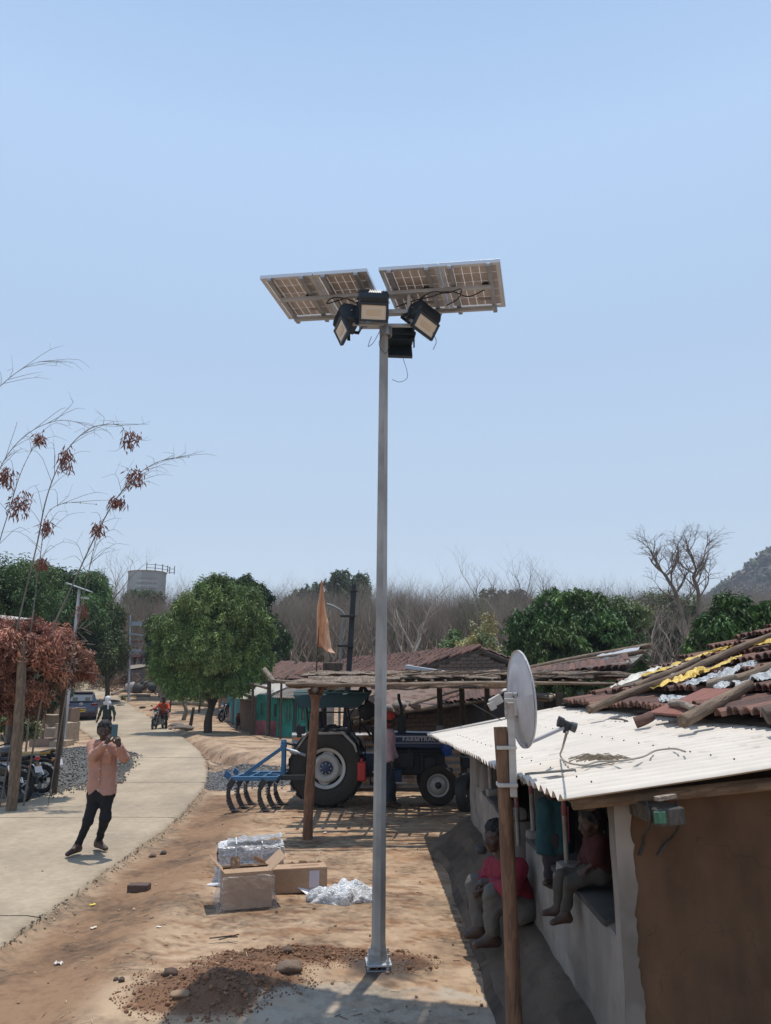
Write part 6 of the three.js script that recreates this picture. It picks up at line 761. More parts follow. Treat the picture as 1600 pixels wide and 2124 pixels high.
{
  const a = ground(48, 1662), b = ground(84, 1640);
  motorcycle('motorcycle', 'black motorcycle under the shelter whose tail with white plate points right', [a.x - .62, gh(a.x, a.z), a.z], Math.PI - .25, { body: [.012, .012, .014] });
  motorcycle('motorcycle', 'motorcycle with a tan yellow seat parked beside the gravel heap', [b.x - .58, gh(b.x, b.z), b.z], Math.PI - .12, { seat: M([.62, .40, .11], { rough: .6 }), tail: mats.blackPaint, body: [.02, .02, .022] });
  // old street lamp with its own small panel
  const l0 = ground(131, 1545), l1 = at(165, 1222, -l0.z), t = thing('street_lamp', 'old thin street lamp with a flat solar panel in front of the dark trees', 'street lamp', [l0.x, 0, l0.z]); part('shaft', rod([0, 0, 0], l1.clone().sub(t.position), .075, .055, 10), mats.galv, t); part('solar_panel', tr(box(.95, .04, .5, 0, 0, 0, 0, 0, -.34, .006), l1.x - l0.x, l1.y + .06, 0), M([.5, .52, .55], { rough: .4 }), t); part('lamp_head', tr(box(.3, .06, .12, 0, 0, 0, 0, 0, -.1), l1.x - l0.x + .25, l1.y - .35, 0), mats.galv, t);
  // stone steps at the roadside
  const st = thing('stone_steps', 'broken stone steps and low walls beside the parked car', 'steps', [0, 0, 0]), blk = (px0, px1, py, h, d, y0 = 0, k = 0) => { const p = ground(px0, py), q = ground(px1, py); part('stone_block', (() => { const w = Math.abs(q.x - p.x), g = new THREE.BoxGeometry(w, h, d, 8, 4, 5), ps = g.attributes.position; for (let i = 0; i < ps.count; i++) { const v = V().fromBufferAttribute(ps, i), n = fbm(v.x * 2 + px0, v.y * 3, v.z * 2 + py, 3) * .13; ps.setXYZ(i, v.x * (1 + n), v.y * (1 + n) + n * .3, v.z * (1 + n)); } g.computeVertexNormals(); return tr(uvm(g), (p.x + q.x) / 2, y0 + h / 2, p.z - d / 2); })(), [mats.stone, M([.40, .31, .22], { map: T.grit, bump: T.rough, bumpScale: .02 }), M([.30, .20, .15], { map: T.grit, bump: T.rough, bumpScale: .02 })][k], st); };
  blk(60, 100, 1549, .28, .7, 0, 2); blk(100, 136, 1549, .2, .8, 0, 1); blk(52, 80, 1536, .6, .8, 0, 1); blk(92, 112, 1538, .5, 1, 0, 0); blk(112, 141, 1541, .72, 1.1, 0, 1); blk(60, 90, 1522, .75, 1, 0, 0); blk(80, 120, 1524, .85, 1, 0, 1); blk(118, 143, 1524, 1.15, 1.1, 0, 2); blk(66, 110, 1510, 1.1, 1.2, 0, 1); blk(76, 105, 1500, 1.9, 1, 0, 2);
  // the dim house front behind the shrubs
  const hz = ground(-60, 1520), hh = thing('mud_hut', 'dim mud wall standing in the shade behind the shelter posts', 'house', [hz.x, 0, hz.z - 2]); part('wall', slab(8, 2.3, .3, -1.6, 1.15, 0), mats.mud, hh); part('roof', slab(8.6, .12, 3, -1.6, 2.35, -.4, .2), mats.woodDark, hh); part('door', slab(.9, 1.7, .06, .6, .85, .18), mats.woodDark, hh);
}
{ // car seen from behind
  const p = ground(164, 1496), t = thing('parked_car', 'dark blue hatchback with yellow number plate parked on the left of the road', 'car', [p.x * (1 - 2.1 / p.z) , p.y, p.z - 2.1], Math.atan2(-p.x, -p.z) + .02); const K = 1.1; t.scale.set(K, K, K);
  const paint = M([.014, .017, .045], { rough: .25, phys: true, clearcoat: 1, clearcoatRoughness: .1 });
  const side = new THREE.Shape(); [[2.0, .28], [2.03, .5], [1.98, .72], [1.9, .92], [1.86, .98], [-.9, .95], [-1.75, .82], [-1.92, .6], [-1.9, .3]].forEach(([z, y], i) => i ? side.lineTo(z, y) : side.moveTo(z, y));
  const b = new THREE.ExtrudeGeometry(side, { depth: 1.44, bevelEnabled: true, bevelThickness: .13, bevelSize: .1, bevelOffset: -.1, bevelSegments: 4 }); b.translate(0, 0, -.72); b.rotateY(-Math.PI / 2); part('body', plain(b), paint, t);
  const top = (sc, h0, h1, list) => { const s = new THREE.Shape(); list.forEach(([z, y], i) => i ? s.lineTo(z, y) : s.moveTo(z, y)); const g = new THREE.ExtrudeGeometry(s, { depth: 1.4, bevelEnabled: true, bevelThickness: .06, bevelSize: .05, bevelOffset: -.05, bevelSegments: 3 }); g.translate(0, 0, -.7); g.rotateY(-Math.PI / 2); const q = g.attributes.position; for (let i = 0; i < q.count; i++) { const k = 1 - .2 * clamp((q.getY(i) - .95) / .55); q.setX(i, q.getX(i) * k); } g.computeVertexNormals(); return plain(g); };
  part('roof', top(1, 0, 0, [[1.9, .92], [1.66, 1.34], [1.45, 1.46], [-.2, 1.48], [-.6, 1.38], [-1.2, .92]]), paint, t);
  part('rear_window', tr(box(1.06, .34, .02, 0, 0, 0, 0, 0, 0, .008), 0, 1.16, 1.835, -.52, 0, 0), M([.16, .18, .19], { rough: .08 }), t); part('window_trim', tr(box(1.2, .42, .02, 0, 0, 0, 0, 0, 0, .008), 0, 1.16, 1.825, -.52, 0, 0), mats.blackPaint, t);
  part('headrest', [box(.24, .16, .03, -.3, 1.12, 1.87, -.5), box(.24, .16, .03, .3, 1.12, 1.87, -.5)], mats.charcoal, t); part('spoiler', box(1.1, .05, .2, 0, 1.44, 1.6), paint, t);
  for (const s of [-1, 1]) { part('tail_lamp', box(.3, .13, .08, s * .66, .82, 1.93, 0, s * .2, 0, .03), M([.16, .012, .012], { rough: .15 }), t); part('mirror', box(.16, .12, .08, s * .93, .96, -.55, 0, 0, 0, .03), paint, t); }
  part('number_plate', box(.46, .14, .02, 0, .54, 2.045), M([.75, .50, .06], { rough: .4 }), t); part('plate_text', [...Array(9)].map((_, i) => slab(.03, .06, .004, -.18 + i * .045, .54, 2.057)), mats.blackPaint, t); part('emblem', [tr(new THREE.TorusGeometry(.055, .01, 6, 20), 0, .86, 1.985, 0, 0, 0, [1.5, 1, 1]), box(.012, .09, .012, -.025, .86, 1.985, 0, 0, .25), box(.012, .09, .012, .025, .86, 1.985, 0, 0, .25), box(.05, .012, .012, 0, .86, 1.985)], mats.chrome, t); part('chrome_strip', box(.52, .018, .015, 0, .69, 2.02), mats.chrome, t); part('bumper', box(1.5, .22, .1, 0, .33, 1.98, 0, 0, 0, .04), M([.03, .014, .016], { rough: .5 }), t);
  for (const [x, z] of [[.72, 1.25], [-.72, 1.25], [.72, -1.25], [-.72, -1.25]]) { const g = new THREE.Group(); g.name = 'wheel'; g.position.set(x, .3, z); t.add(g); part('tyre', [rod([-.1, 0, 0], [.1, 0, 0], .3, .3, 24)], mats.rubber, g); part('rim', [rod([-.105, 0, 0], [.105, 0, 0], .19, .19, 20)], mats.steel, g); }
}
// ---------- the village beyond ----------
const brickM = M([.21, .125, .09], { map: T.grit, rough: .95 }), greyWall = M([.24, .225, .21], { map: T.plaster, rough: .95 }), teal = M([.045, .30, .235], { map: T.plaster, rough: .9 }), pinkW = M([.42, .15, .17], { map: T.plaster, rough: .9 }), cyan = M([.06, .33, .36], { map: T.plaster, rough: .9 }), sheetFar = M([.66, .63, .585], { map: rep(T.mottle, .3), rough: .85 });
// a roof plane through four corners: lower left, lower right, upper right, upper left
const quadP = (A, B, C, D, u, v) => A.clone().lerp(B, u).lerp(D.clone().lerp(C, u), v);
function plane(A, B, C, D, wave = 0, n = 2, th = .03) { const N = B.clone().sub(A).cross(D.clone().sub(A)).normalize(); if (N.y < 0) N.negate(); const w = A.distanceTo(B), nu = wave ? Math.max(4, Math.round(w / wave * 6)) : 12, mk = (o) => gridSurf(nu, n, (u, v) => quadP(A, B, C, D, u, v).addScaledVector(N, (wave ? Math.sin(u * w / wave * 6.283) * .022 : 0) + .02 * noise(u * w * .8, v * 3, w) - o)); return merge([uvm(mk(0)), uvm(mk(th))]); }
function tileRoof(parent, A, B, C, D, rows, pitch, seed, gap = .3) {
  const r = rng(seed), w = A.distanceTo(B), N = B.clone().sub(A).cross(D.clone().sub(A)).normalize(); if (N.y < 0) N.negate(); const out = [[], [], []], up = D.clone().sub(A), rh = up.length() / rows; up.normalize();
  for (let j = 0; j < rows; j++) for (let i = 0; i < w / pitch; i++) { const u = (i + .5) * pitch / w, v = j / rows; if (noise(u * w * .9 + seed, j * 1.7) > gap) continue; const p = quadP(A, B, C, D, u, v).addScaledVector(N, .03 + .05 * noise(u * w * .7, j * .9, seed) + .02 * r()).addScaledVector(up, (r() - .5) * .1 + noise(u * w * .8, j, 3) * .12), x = up.clone().add(N.clone().multiplyScalar(.12 + .1 * r())).normalize(), z = x.clone().cross(N).normalize(), y = z.clone().cross(x); const k = Math.floor(r() * 3); const g = tileGeo[Math.floor(r() * 3)].clone(); g.applyMatrix4(new THREE.Matrix4().makeBasis(x, y, z).scale(V(rh * 2.5, pitch / .125, pitch / .125)).setPosition(p)); out[k].push(g); }
  out.forEach((l, k) => { if (l.length) tag(part('roof_tiles', merge(l), tileMats[[0, 2, 4][k]], parent), null, null, null, 'stuff'); });
  part('roof_bed', plane(A, B, C, D, 0, 2, .05), mats.woodDark, parent);
}
const wallBetween = (P, Q, h0, h1, th = .2) => { const d = Q.clone().sub(P); const L = Math.hypot(d.x, d.z), g = prism([[0, 0], [L, 0], [L, h1], [0, h0]], th); g.translate(0, 0, -th); g.rotateY(Math.atan2(-d.z, d.x)); g.translate(P.x, P.y, P.z); return g; };
const bricks = (P, Q, h, seed, top) => { const r = rng(seed), d = Q.clone().sub(P), L = Math.hypot(d.x, d.z), a = Math.atan2(-d.z, d.x), out = []; for (let j = 0; j * .1 < h; j++) for (let i = 0; i * .24 < L; i++) { const x = i * .24 + (j & 1) * .12, y = j * .1 + .05; if (top && y > top(x / L) || x > L) continue; const g = slab(.225, .085, .05, x, y, .01 + .012 * r()); g.rotateY(a); g.translate(P.x, P.y, P.z); out.push(g); } return merge(out); };
{ // brick house with the tiled gable behind the canopy
  const t = thing('brick_house', 'brown brick house with a sagging tiled gable roof behind the log canopy', 'house'), A = at(1000, 1351, 24), L = at(846, 1394, 24.6), R = at(1085, 1384, 22.8), rv = at(722, 1372, 34).sub(A);
  tileRoof(t, L.clone(), L.clone().add(rv), A.clone().add(rv), A.clone().add(V(0, .03, 0)), 7, .15, 3, .6); tileRoof(t, R.clone(), R.clone().add(rv), A.clone().add(rv), A.clone().add(V(0, .02, 0)), 6, .2, 4, .6);
  const P = V(L.x + .15, 0, L.z - .1), Q = V(R.x - .1, 0, R.z - .1); const gw = P.distanceTo(Q), s = A.clone().setY(0).distanceTo(P) / gw; part('wall', wallBetween(P, Q, L.y - .1, R.y - .1, .2), M([.14, .09, .07], { map: T.grit }), t); tag(part('brickwork', bricks(V(P.x, 1.4, P.z), V(Q.x, 1.4, Q.z), 2, 5, (u) => (u < s ? lerp(L.y, A.y, u / s) : lerp(A.y, R.y, (u - s) / (1 - s))) - 1.5), M([.185, .135, .105], { map: T.grit, rough: .95 }), t), null, null, null, 'stuff');
  const apex = A.clone(); apex.x -= .05; part('gable', (() => { const g = new THREE.BufferGeometry(); const a = P.clone().setY(L.y - .12), b = Q.clone().setY(R.y - .12), c = P.clone().lerp(Q, s).setY(A.y - .1); g.setAttribute('position', new THREE.Float32BufferAttribute([a.x, a.y, a.z, b.x, b.y, b.z, c.x, c.y, c.z], 3)); g.computeVertexNormals(); return uvm(g); })(), M([.14, .09, .07], { map: T.grit }), t);
  part('verge_board', [barBetween(L, A, .06, .14), barBetween(A, R, .06, .12)], mats.woodDark, t); part('ridge', taper([A.clone().add(V(0, .06, 0)), A.clone().addScaledVector(rv, .5).add(V(0, .0, 0)), A.clone().add(rv)], .09, 6, .2, 3), tileMats[1], t); part('rafter', [taper([at(846, 1380, 24.8), at(935, 1392, 24.2), at(1010, 1400, 23.6)], .04, 6, .3, 1)], mats.woodGrey, t);
}
{ // long low house directly behind the tractor
  const t = thing('low_house', 'long low brick house with broken tiles and rusty sheet roof behind the tractor', 'house'), A = at(728, 1490, 17.8), B = at(1105, 1440, 21), C = at(1105, 1405, 25), D = at(728, 1418, 22), mid = A.clone().lerp(B, .45), midT = D.clone().lerp(C, .45);
  part('metal_sheet', plane(A, mid, midT, D, 0, 4), M([.21, .135, .105], { map: T.rust, rough: .8 }), t); tileRoof(t, mid, B, C, midT, 8, .13, 8, .28); tileRoof(t, mid.clone().lerp(midT, .3).add(V(0, .03, 0)), mid.clone().lerp(B, .3).add(V(0, .03, 0)), mid.clone().lerp(C, .3).add(V(0, .05, 0)), midT, 5, .14, 9, .1);
  const P = V(A.x, 0, A.z - .5), Q = V(B.x, 0, B.z - .5); part('wall', wallBetween(P, Q, A.y - .05, B.y - .05), M([.085, .065, .055], { map: T.grit }), t); tag(part('brickwork', bricks(P, Q, 1.9, 12, (u) => lerp(A.y, B.y, u) - .15), M([.13, .085, .062], { map: T.grit, rough: .95 }), t), null, null, null, 'stuff');
  part('beam', [taper([A, B.clone()], .05, 6, .3, 4), taper([at(722, 1476, 17.8), at(790, 1430, 20.5)], .06, 6, .3, 5), taper([at(735, 1500, 17.6), at(800, 1480, 18)], .05, 6, .3, 6), taper([at(850, 1462, 18.4), at(960, 1428, 20)], .04, 6, .3, 7)], mats.wood, t); part('plank', [barBetween(at(722, 1464, 17.6), at(775, 1450, 19), .05, .22), barBetween(at(722, 1482, 17.4), at(772, 1470, 18), .05, .18)], mats.barkStrip[0], t);
  for (const [x, y, s, k] of [[805, 1469, .12, 1], [829, 1464, .17, 2], [862, 1463, .14, 3]]) { const p = at(x, y, 18.3 + (x - 800) * .009); const o = solo('stone', lump(s, k, .25, 2, [1, .75, .9]), mats.stone, ['small round stone holding down the rusty sheet, nearest the lamp post', 'largest round stone holding down the rusty sheet', 'stone holding down the rusty sheet, farthest from the lamp post'][k - 1], 'stone'); o.position.copy(p); }
  part('white_rag', lump(.2, 4, .5, 2, [1.3, .4, 1]).translate(...at(1062, 1434, 20.4).toArray()), M([.5, .48, .44]), t);
}
{ // roof between the canopy and the tiled house
  const t = thing('lean_to', 'dark lean-to roofed with tin, logs and tiles behind the satellite dish', 'shed'), A = at(1035, 1424, 18), B = at(1300, 1388, 15.2), C = at(1345, 1346, 18.5), D = at(1075, 1396, 22);
  part('roof_sheet', plane(A, B, C, D, 0, 4), M([.24, .22, .205], { map: T.rust, rough: .8 }), t); tileRoof(t, A.clone().add(V(0, .02, 0)), B.clone().add(V(0, .02, 0)), quadP(A, B, C, D, 1, .35), quadP(A, B, C, D, 0, .35), 3, .16, 31, .25); for (const [v, s] of [[.02, 1], [.62, 2], [.95, 3], [1, 5]]) part('log', taper(curve([quadP(A, B, C, D, -.05, v).add(V(0, .07, 0)), quadP(A, B, C, D, .5, v + .03).add(V(0, .1, 0)), quadP(A, B, C, D, 1.02, v).add(V(0, .08, 0))], 12), [.06, .05], 7, .3, s), v < .1 ? mats.woodGrey : mats.wood, t);
  part('plastic_film', gridSurf(24, 6, (u, v) => quadP(A, B, C, D, .1 + u * .8, .45 + v * .2).add(V(0, .06 + .09 * Math.abs(noise(u * 14, v * 4)), 0))), M([.10, .10, .11], { rough: .3, bump: T.crinkle, bumpScale: .01 }), t); part('plastic_film', gridSurf(14, 6, (u, v) => quadP(A, B, C, D, .66 + u * .3, .68 + v * .3).add(V(0, .08 + .09 * Math.abs(noise(u * 9, v * 4)), 0))), M([.45, .45, .46], { rough: .3, bump: T.crinkle, bumpScale: .01 }), t);
  part('wall', [slab(4.6, 1.9, .2, 3.6, .95, -19.5, 0, -.5), slab(.2, 1.9, 4, 5.6, .95, -16)], M([.07, .06, .055], { map: T.mottle }), t); for (const [x, z] of [[1160, 16.4], [1204, 16.2], [1120, 17.2], [1262, 15.8]]) { const p = at(x, 1440, z); part('post', slab(.13, 2.1, .13, p.x, 1.0, p.z), mats.washGrey, t); } part('bundle', lump(.17, 7, .5, 2, [1.5, .5, 1]).translate(...at(1132, 1446, 16.6).toArray()), M([.45, .40, .33]), t); part('batten', barBetween(at(1050, 1440, 16), at(1140, 1452, 15.6), .05, .04), mats.woodGrey, t);
}
{ // row of painted houses beyond the tractor
  const P = ground(640, 1531), Q = ground(530, 1523), R = ground(497, 1512), S = ground(486, 1500), U = ground(470, 1494);
  const t = thing('turquoise_house', 'turquoise and pink painted house with narrow dark windows and pale sheet roof', 'house'); const d = P.clone().sub(Q), L = d.length(), a = Math.atan2(-d.z, d.x), face = new THREE.Group(); face.name = 'facade'; face.position.copy(Q); face.rotation.y = a; t.add(face);
  part('wall', slab(L, 1.75, .2, L / 2, .87, -.1), teal, face); part('painted_dado', slab(L * .44, .62, .006, L * .22, .31, .003), pinkW, face);
  for (const [u, y, w] of [[.12, 1.1, .13], [.39, 1.07, .16], [.63, 1.02, .16], [.9, .98, .17]]) { const g = new THREE.Group(); g.name = 'window'; g.position.set(L * u, y, 0); face.add(g); part('frame', [slab(w + .05, .03, .04, 0, .29, .02), slab(w + .05, .03, .04, 0, -.29, .02), slab(.025, .55, .04, w / 2 + .0125, 0, .02), slab(.025, .55, .04, -w / 2 - .0125, 0, .02)], teal, g); part('pane', slab(w, .55, .01, 0, 0, .008), mats.darkGlass, g); }
  part('door', slab(.16, 1.5, .02, L * .76, .75, .012), mats.charcoal, face); part('door_post', [slab(.06, 1.6, .05, L * .72, .8, .02), slab(.06, 1.6, .05, L * .81, .8, .02)], teal, face); for (const u of [.25, .46]) part('pilaster', slab(.12, 1.6, .08, L * u, .8, .04), teal, face); part('side_wall', slab(1.2, 1.7, .1, L + .6, .85, -.3), M([.5, .45, .42], { map: T.plaster }), face); part('painted_dado', slab(1.2, .5, .006, L + .6, .3, -.245), M([.10, .22, .36], { map: T.plaster }), face); part('roof_sheet', plane(at(563, 1446, 34.6), at(650, 1450, 33), at(650, 1425, 35.5), at(596, 1428, 37), .12), M([.24, .23, .22], { map: T.rust }), t);
  part('roof_sheet', plane(at(484, 1447, 40.5), at(529, 1453, 36.6), at(604, 1421, 37), at(556, 1415, 41), .15), sheetFar, t); tileRoof(t, at(500, 1411, 43), at(668, 1414, 36), at(660, 1388, 40), at(582, 1380, 46), 6, .2, 14, .42); part('ridge', taper([at(582, 1380, 46), at(620, 1383, 43), at(660, 1388, 40)], .1, 6, .2, 3), mats.woodDark, t); for (let i = 0; i < 5; i++) part('roof_pole', taper([quadP(at(500, 1411, 43), at(668, 1414, 36), at(660, 1388, 40), at(582, 1380, 46), .15 + i * .18, .02).add(V(0, .14, 0)), quadP(at(500, 1411, 43), at(668, 1414, 36), at(660, 1388, 40), at(582, 1380, 46), .2 + i * .18, .98).add(V(0, .16, 0))], .06, 5, .3, i), mats.wood, t);
  const h2 = thing('brick_house', 'narrow brown brick house front between the turquoise and cyan houses', 'house'); part('wall', wallBetween(R, Q, 1.75, 1.6), M([.16, .10, .075], { map: T.grit }), h2); tag(part('brickwork', bricks(R, Q, 1.6, 21), M([.19, .125, .095], { map: T.grit }), h2), null, null, null, 'stuff'); part('doorway', wallBetween(R.clone().lerp(Q, .12).add(V(0, 0, .06)), R.clone().lerp(Q, .3).add(V(0, 0, .06)), 1.4, 1.4, .03), mats.charcoal, h2);
  const h3 = thing('cyan_house', 'cyan painted house with pale sheets, farthest of the painted row', 'house'); part('wall', wallBetween(U, R, 1.9, 1.8), cyan, h3); part('doorway', wallBetween(U.clone().lerp(R, .45).add(V(0, 0, .08)), U.clone().lerp(R, .56).add(V(0, 0, .08)), 1.5, 1.5, .03), mats.charcoal, h3); part('wall', wallBetween(ground(452, 1488), U, 1.8, 1.8), M([.2, .14, .1], { map: T.grit }), h3); part('painted_dado', wallBetween(U.clone().add(V(0, 0, .05)), U.clone().lerp(R, .3).add(V(0, 0, .05)), .8, .8, .03), M([.45, .32, .3]), h3); part('roof_sheet', plane(at(472, 1436, 45), at(510, 1432, 42), at(560, 1419, 43), at(500, 1413, 48), .15), sheetFar, h3); part('roof_sheet', plane(at(436, 1428, 50), at(474, 1430, 47), at(505, 1414, 49), at(450, 1414, 53), .15), M([.5, .52, .5], { map: T.rust }), h3); const rp = at(505, 1416, 42.5); part('white_rag', lump(.3, 3, .5, 2, [1.5, .5, 1]).translate(rp.x, rp.y + .1, rp.z), mats.white, h3);
  // bare timber frame standing in front of the turquoise house
  const f = thing('timber_frame', 'bare frame of dark posts and rails before the turquoise house', 'frame'), pst = [[523, 1525, 1421, .06], [557, 1527, 1411, .09], [582, 1533, 1417, .05]].map(([x, y, y1, r]) => { const p = ground(x, y), q = at(x + 2, y1, -p.z); part('post', taper([p, q], r, 6, .2, x), mats.woodDark, f); return q; }); part('rail', [taper([pst[1], at(604, 1415, 32.5)], .07, 6, .2, 2), taper([at(497, 1411, 38), at(554, 1427, 34)], .06, 6, .2, 3), taper([at(549, 1388, 34), at(568, 1414, 33)], .1, 6, .3, 4)], mats.woodGrey, f);
  const mp = ground(474, 1497); motorcycle('motorcycle', 'motorcycle parked under the eave of the cyan house', [mp.x, gh(mp.x, mp.z), mp.z], -2.0, { body: [.03, .06, .09] });
}
{ // water tank
  const p = at(292, 1400, 92); p.y = gh(p.x, p.z); const t = thing('water_tank', 'round weathered concrete water tank on columns with painted writing and a broken railing', 'water tank', p), yb = at(297, 1238, 92).y - p.y, yt = at(297, 1187, 92).y - p.y, R = 2.2, cm = M([.62, .62, .61], { map: rep(T.mud, .12), rough: .95 });
  part('drum', lathe([[.01, yb - .3], [R * .9, yb - .25], [R, yb], [R, yt - .15], [R + .1, yt - .1], [R + .1, yt], [.01, yt + .35]], 40), cm, t); part('gallery', lathe([[R, yb - .05], [R + .25, yb - .05], [R + .25, yb + .06], [R, yb + .06]], 40), cm, t);
  for (let i = 0; i < 6; i++) { const a = i / 6 * 6.283 + .3; part('column', slab(.4, yb + 1, .4, Math.cos(a) * R * .75, (yb - 1) / 2, Math.sin(a) * R * .75), cm, t); } for (const y of [yb * .3, yb * .62]) part('brace', [0, 1, 2, 3, 4, 5].map((i) => { const a = i / 6 * 6.283 + .3, b = (i + 1) / 6 * 6.283 + .3; return barBetween([Math.cos(a) * R * .75, y, Math.sin(a) * R * .75], [Math.cos(b) * R * .75, y, Math.sin(b) * R * .75], .3, .35); }), M([.28, .33, .38], { map: T.mottle }), t);
  const rail = []; for (let i = 0; i < 5; i++) { const a = -.2 + i * .38, x = Math.cos(a) * (R + .35), z = Math.sin(a) * (R + .35); part('rail_post', rod([x, yt - .1, z], [x, yt + .75, z], .055), mats.woodGrey, t); if (i) { const b = a - .38; rail.push(rod([x, yt + .6, z], [Math.cos(b) * (R + .35), yt + .6, Math.sin(b) * (R + .35)], .03), rod([x, yt + .2, z], [Math.cos(b) * (R + .35), yt + .2, Math.sin(b) * (R + .35)], .03)); } } rail.push(rod([R + .3, yt + .4, 0], [R + 1.1, yt + .35, .3], .03), rod([R + .3, yt - .05, 0], [R + 1.1, yt - .1, .3], .04), rod([R + 1.1, yt - .3, .3], [R + 1.1, yt + .7, .3], .05)); part('railing', rail, mats.woodGrey, t);
  // weathered inscription: ragged strokes of faded red and white paint in five lines
  const r = rng(2), st = [[], []]; for (let l = 0; l < 5; l++) { let u = -.62 + r() * .1; const y = yb + (yt - yb) * (.66 - l * .1); while (u < .5) { const w = .015 + r() * .035, a = 1.2 - u; for (const [dy, hh, ww] of [[.05, .03, w], [r() * .05 - .03, .09, .012]]) st[l & 1].push(tr(slab(ww * R, hh, .012), Math.cos(a) * (R + .008), y + dy, Math.sin(a) * (R + .008), 0, Math.PI / 2 - a, 0)); u += w + .012 + (r() < .2 ? .04 : 0); } } part('inscription', merge(st[0]), M([.30, .10, .09]), t); part('inscription', merge(st[1]), M([.75, .74, .72]), t);
}
{ // white building under the tank, grey shed, yellow-lettered wall and the odds and ends around them
  const g0 = ground(268, 1392), w = at(286, 1400, 74); w.y = gh(w.x, w.z); const K = 74 / 1600 * .98, t = thing('white_building', 'small white building with red edged roof and pink columns below the water tank', 'building', w), hh = at(286, 1332, 74).y - w.y; part('wall', slab(52 * K, hh, 3, 3 * K, hh / 2, -1.6), M([.55, .53, .51], { map: T.plaster }), t); part('gable_sign', prism([[-22 * K, hh - 1.3], [30 * K, hh - 1.3], [30 * K, hh + .1], [0, hh + .5], [-22 * K, hh]], .15), M([.56, .55, .54], { map: T.plaster }), t); part('roof', [slab(54 * K, .22, 3.4, 3 * K, hh + .05, -1.5, 0, 0, .03), slab(44 * K, .2, 1.4, -10 * K, hh * .62, .5)], M([.30, .13, .10], { map: T.mottle }), t);
  for (const x of [-20, -8, 6, 18]) part('column', slab(.3, hh * .6, .3, x * K, hh * .3, .7), M([.42, .30, .28], { map: T.plaster }), t); part('doorway', slab(6 * K, hh * .5, .05, -14 * K, hh * .25, -.06), mats.charcoal, t); const q = rng(5); part('lettering', [...Array(7)].map((_, i) => slab(.1 + q() * .2, .18, .02, -12 * K + i * .38, hh - .55, .16)), M([.4, .10, .08]), t); part('emblem', slab(.28, .4, .02, -17 * K, hh - .5, .16), M([.6, .22, .05]), t); part('plinth_band', slab(52 * K, .5, .05, 3 * K, .3, -.07), M([.6, .42, .12]), t);
  const sp = ground(272, 1428), sq = ground(348, 1424), sh = thing('grey_shed', 'grey brick shed with a low sloping roof left of the bright green tree', 'shed'), h = at(275, 1384, -sp.z).y - sp.y; part('wall', wallBetween(sp, sq, h * .82, h * 1.15, .3), greyWall, sh); tag(part('brickwork', bricks(sp, sq, h, 33, (u) => h * (.8 + .3 * u)), M([.225, .20, .185], { map: T.grit }), sh), null, null, null, 'stuff'); part('roof', plane(at(264, 1389, -sp.z - .3), at(352, 1375, -sq.z - .3), at(352, 1371, -sq.z + 4), at(272, 1380, -sp.z + 4), 0, 3, .12), mats.woodGrey, sh);
  const yp = ground(338, 1446), yq = ground(446, 1462); yq.z = yp.z + 3; yq.y = gh(yq.x, yq.z); const yw = thing('plaster_wall', 'grey white wall with a yellow painted notice behind the bright green tree', 'wall'), yh = at(380, 1402, -yp.z).y - yp.y; part('wall', wallBetween(yp, yq, yh, yh, .2), M([.22, .23, .24], { map: T.plaster }), yw); const dd = yq.clone().sub(yp); part('painted_notice', wallBetween(yp.clone().addScaledVector(dd, .02).add(V(0, yh * .36, .03)), yp.clone().addScaledVector(dd, .62).add(V(0, yh * .36, .03)), yh * .62, yh * .62, .02), M([.66, .47, .055], { map: T.plaster }), yw); for (let l = 0; l < 4; l++) part('lettering', [...Array(8)].map((_, i) => { const u = .12 + i * .055; const p = yp.clone().addScaledVector(dd, u); return slab(.1 + .07 * ((i * 7 + l * 3) % 4), .05, .01, p.x, p.y + yh * (.5 + l * .1), p.z + .06); }), M([.30, .12, .04]), yw);
  const post = (px, py, px1, py1, r, label, m = mats.woodDark, wig = 0) => { const a = ground(px, py), b = at(px1, py1, -a.z); return solo('wooden_post', taper(curve([a, a.clone().lerp(b, .35).add(V(wig, 0, 0)), a.clone().lerp(b, .7).add(V(-wig, 0, 0)), b], 12), [r, r * .75], 7, .25, px), m, label, 'post'); };
  post(381, 1494, 384, 1434, .12, 'crooked pale post with a knotted top in front of the yellow notice', mats.woodGrey, .12); post(395, 1508, 402, 1467, .1, 'short dark leaning post beside the trunk of the bright green tree'); post(352, 1478, 358, 1424, .07, 'thin post just left of the yellow notice'); post(394, 1462, 397, 1428, .07, 'thin dark post in front of the yellow notice'); post(259, 1434, 261, 1412, .07, 'short dark post at the corner of the grey shed'); post(413, 1478, 418, 1425, .07, 'dark post left of the trunk of the bright green tree');
  const pp = ground(267, 1456), pt = at(270, 1276, -pp.z), up = thing('utility_pole', 'grey utility pole with crossbars in front of the grey shed', 'utility pole', pp); part('shaft', rod([0, 0, 0], pt.clone().sub(pp), .1, .08), mats.galv, up); const s2 = -pp.z / 1600; part('crossbar', [slab(34 * s2, .18, .12, 2 * s2, at(270, 1349, -pp.z).y - pp.y, .1, 0, 0, -.02), slab(30 * s2, .12, .1, 6 * s2, at(270, 1316, -pp.z).y - pp.y, .1, 0, 0, -.12), slab(20 * s2, .3, .2, 6 * s2, at(270, 1294, -pp.z).y - pp.y, .1)], M([.35, .4, .45], { rough: .5 }), up);
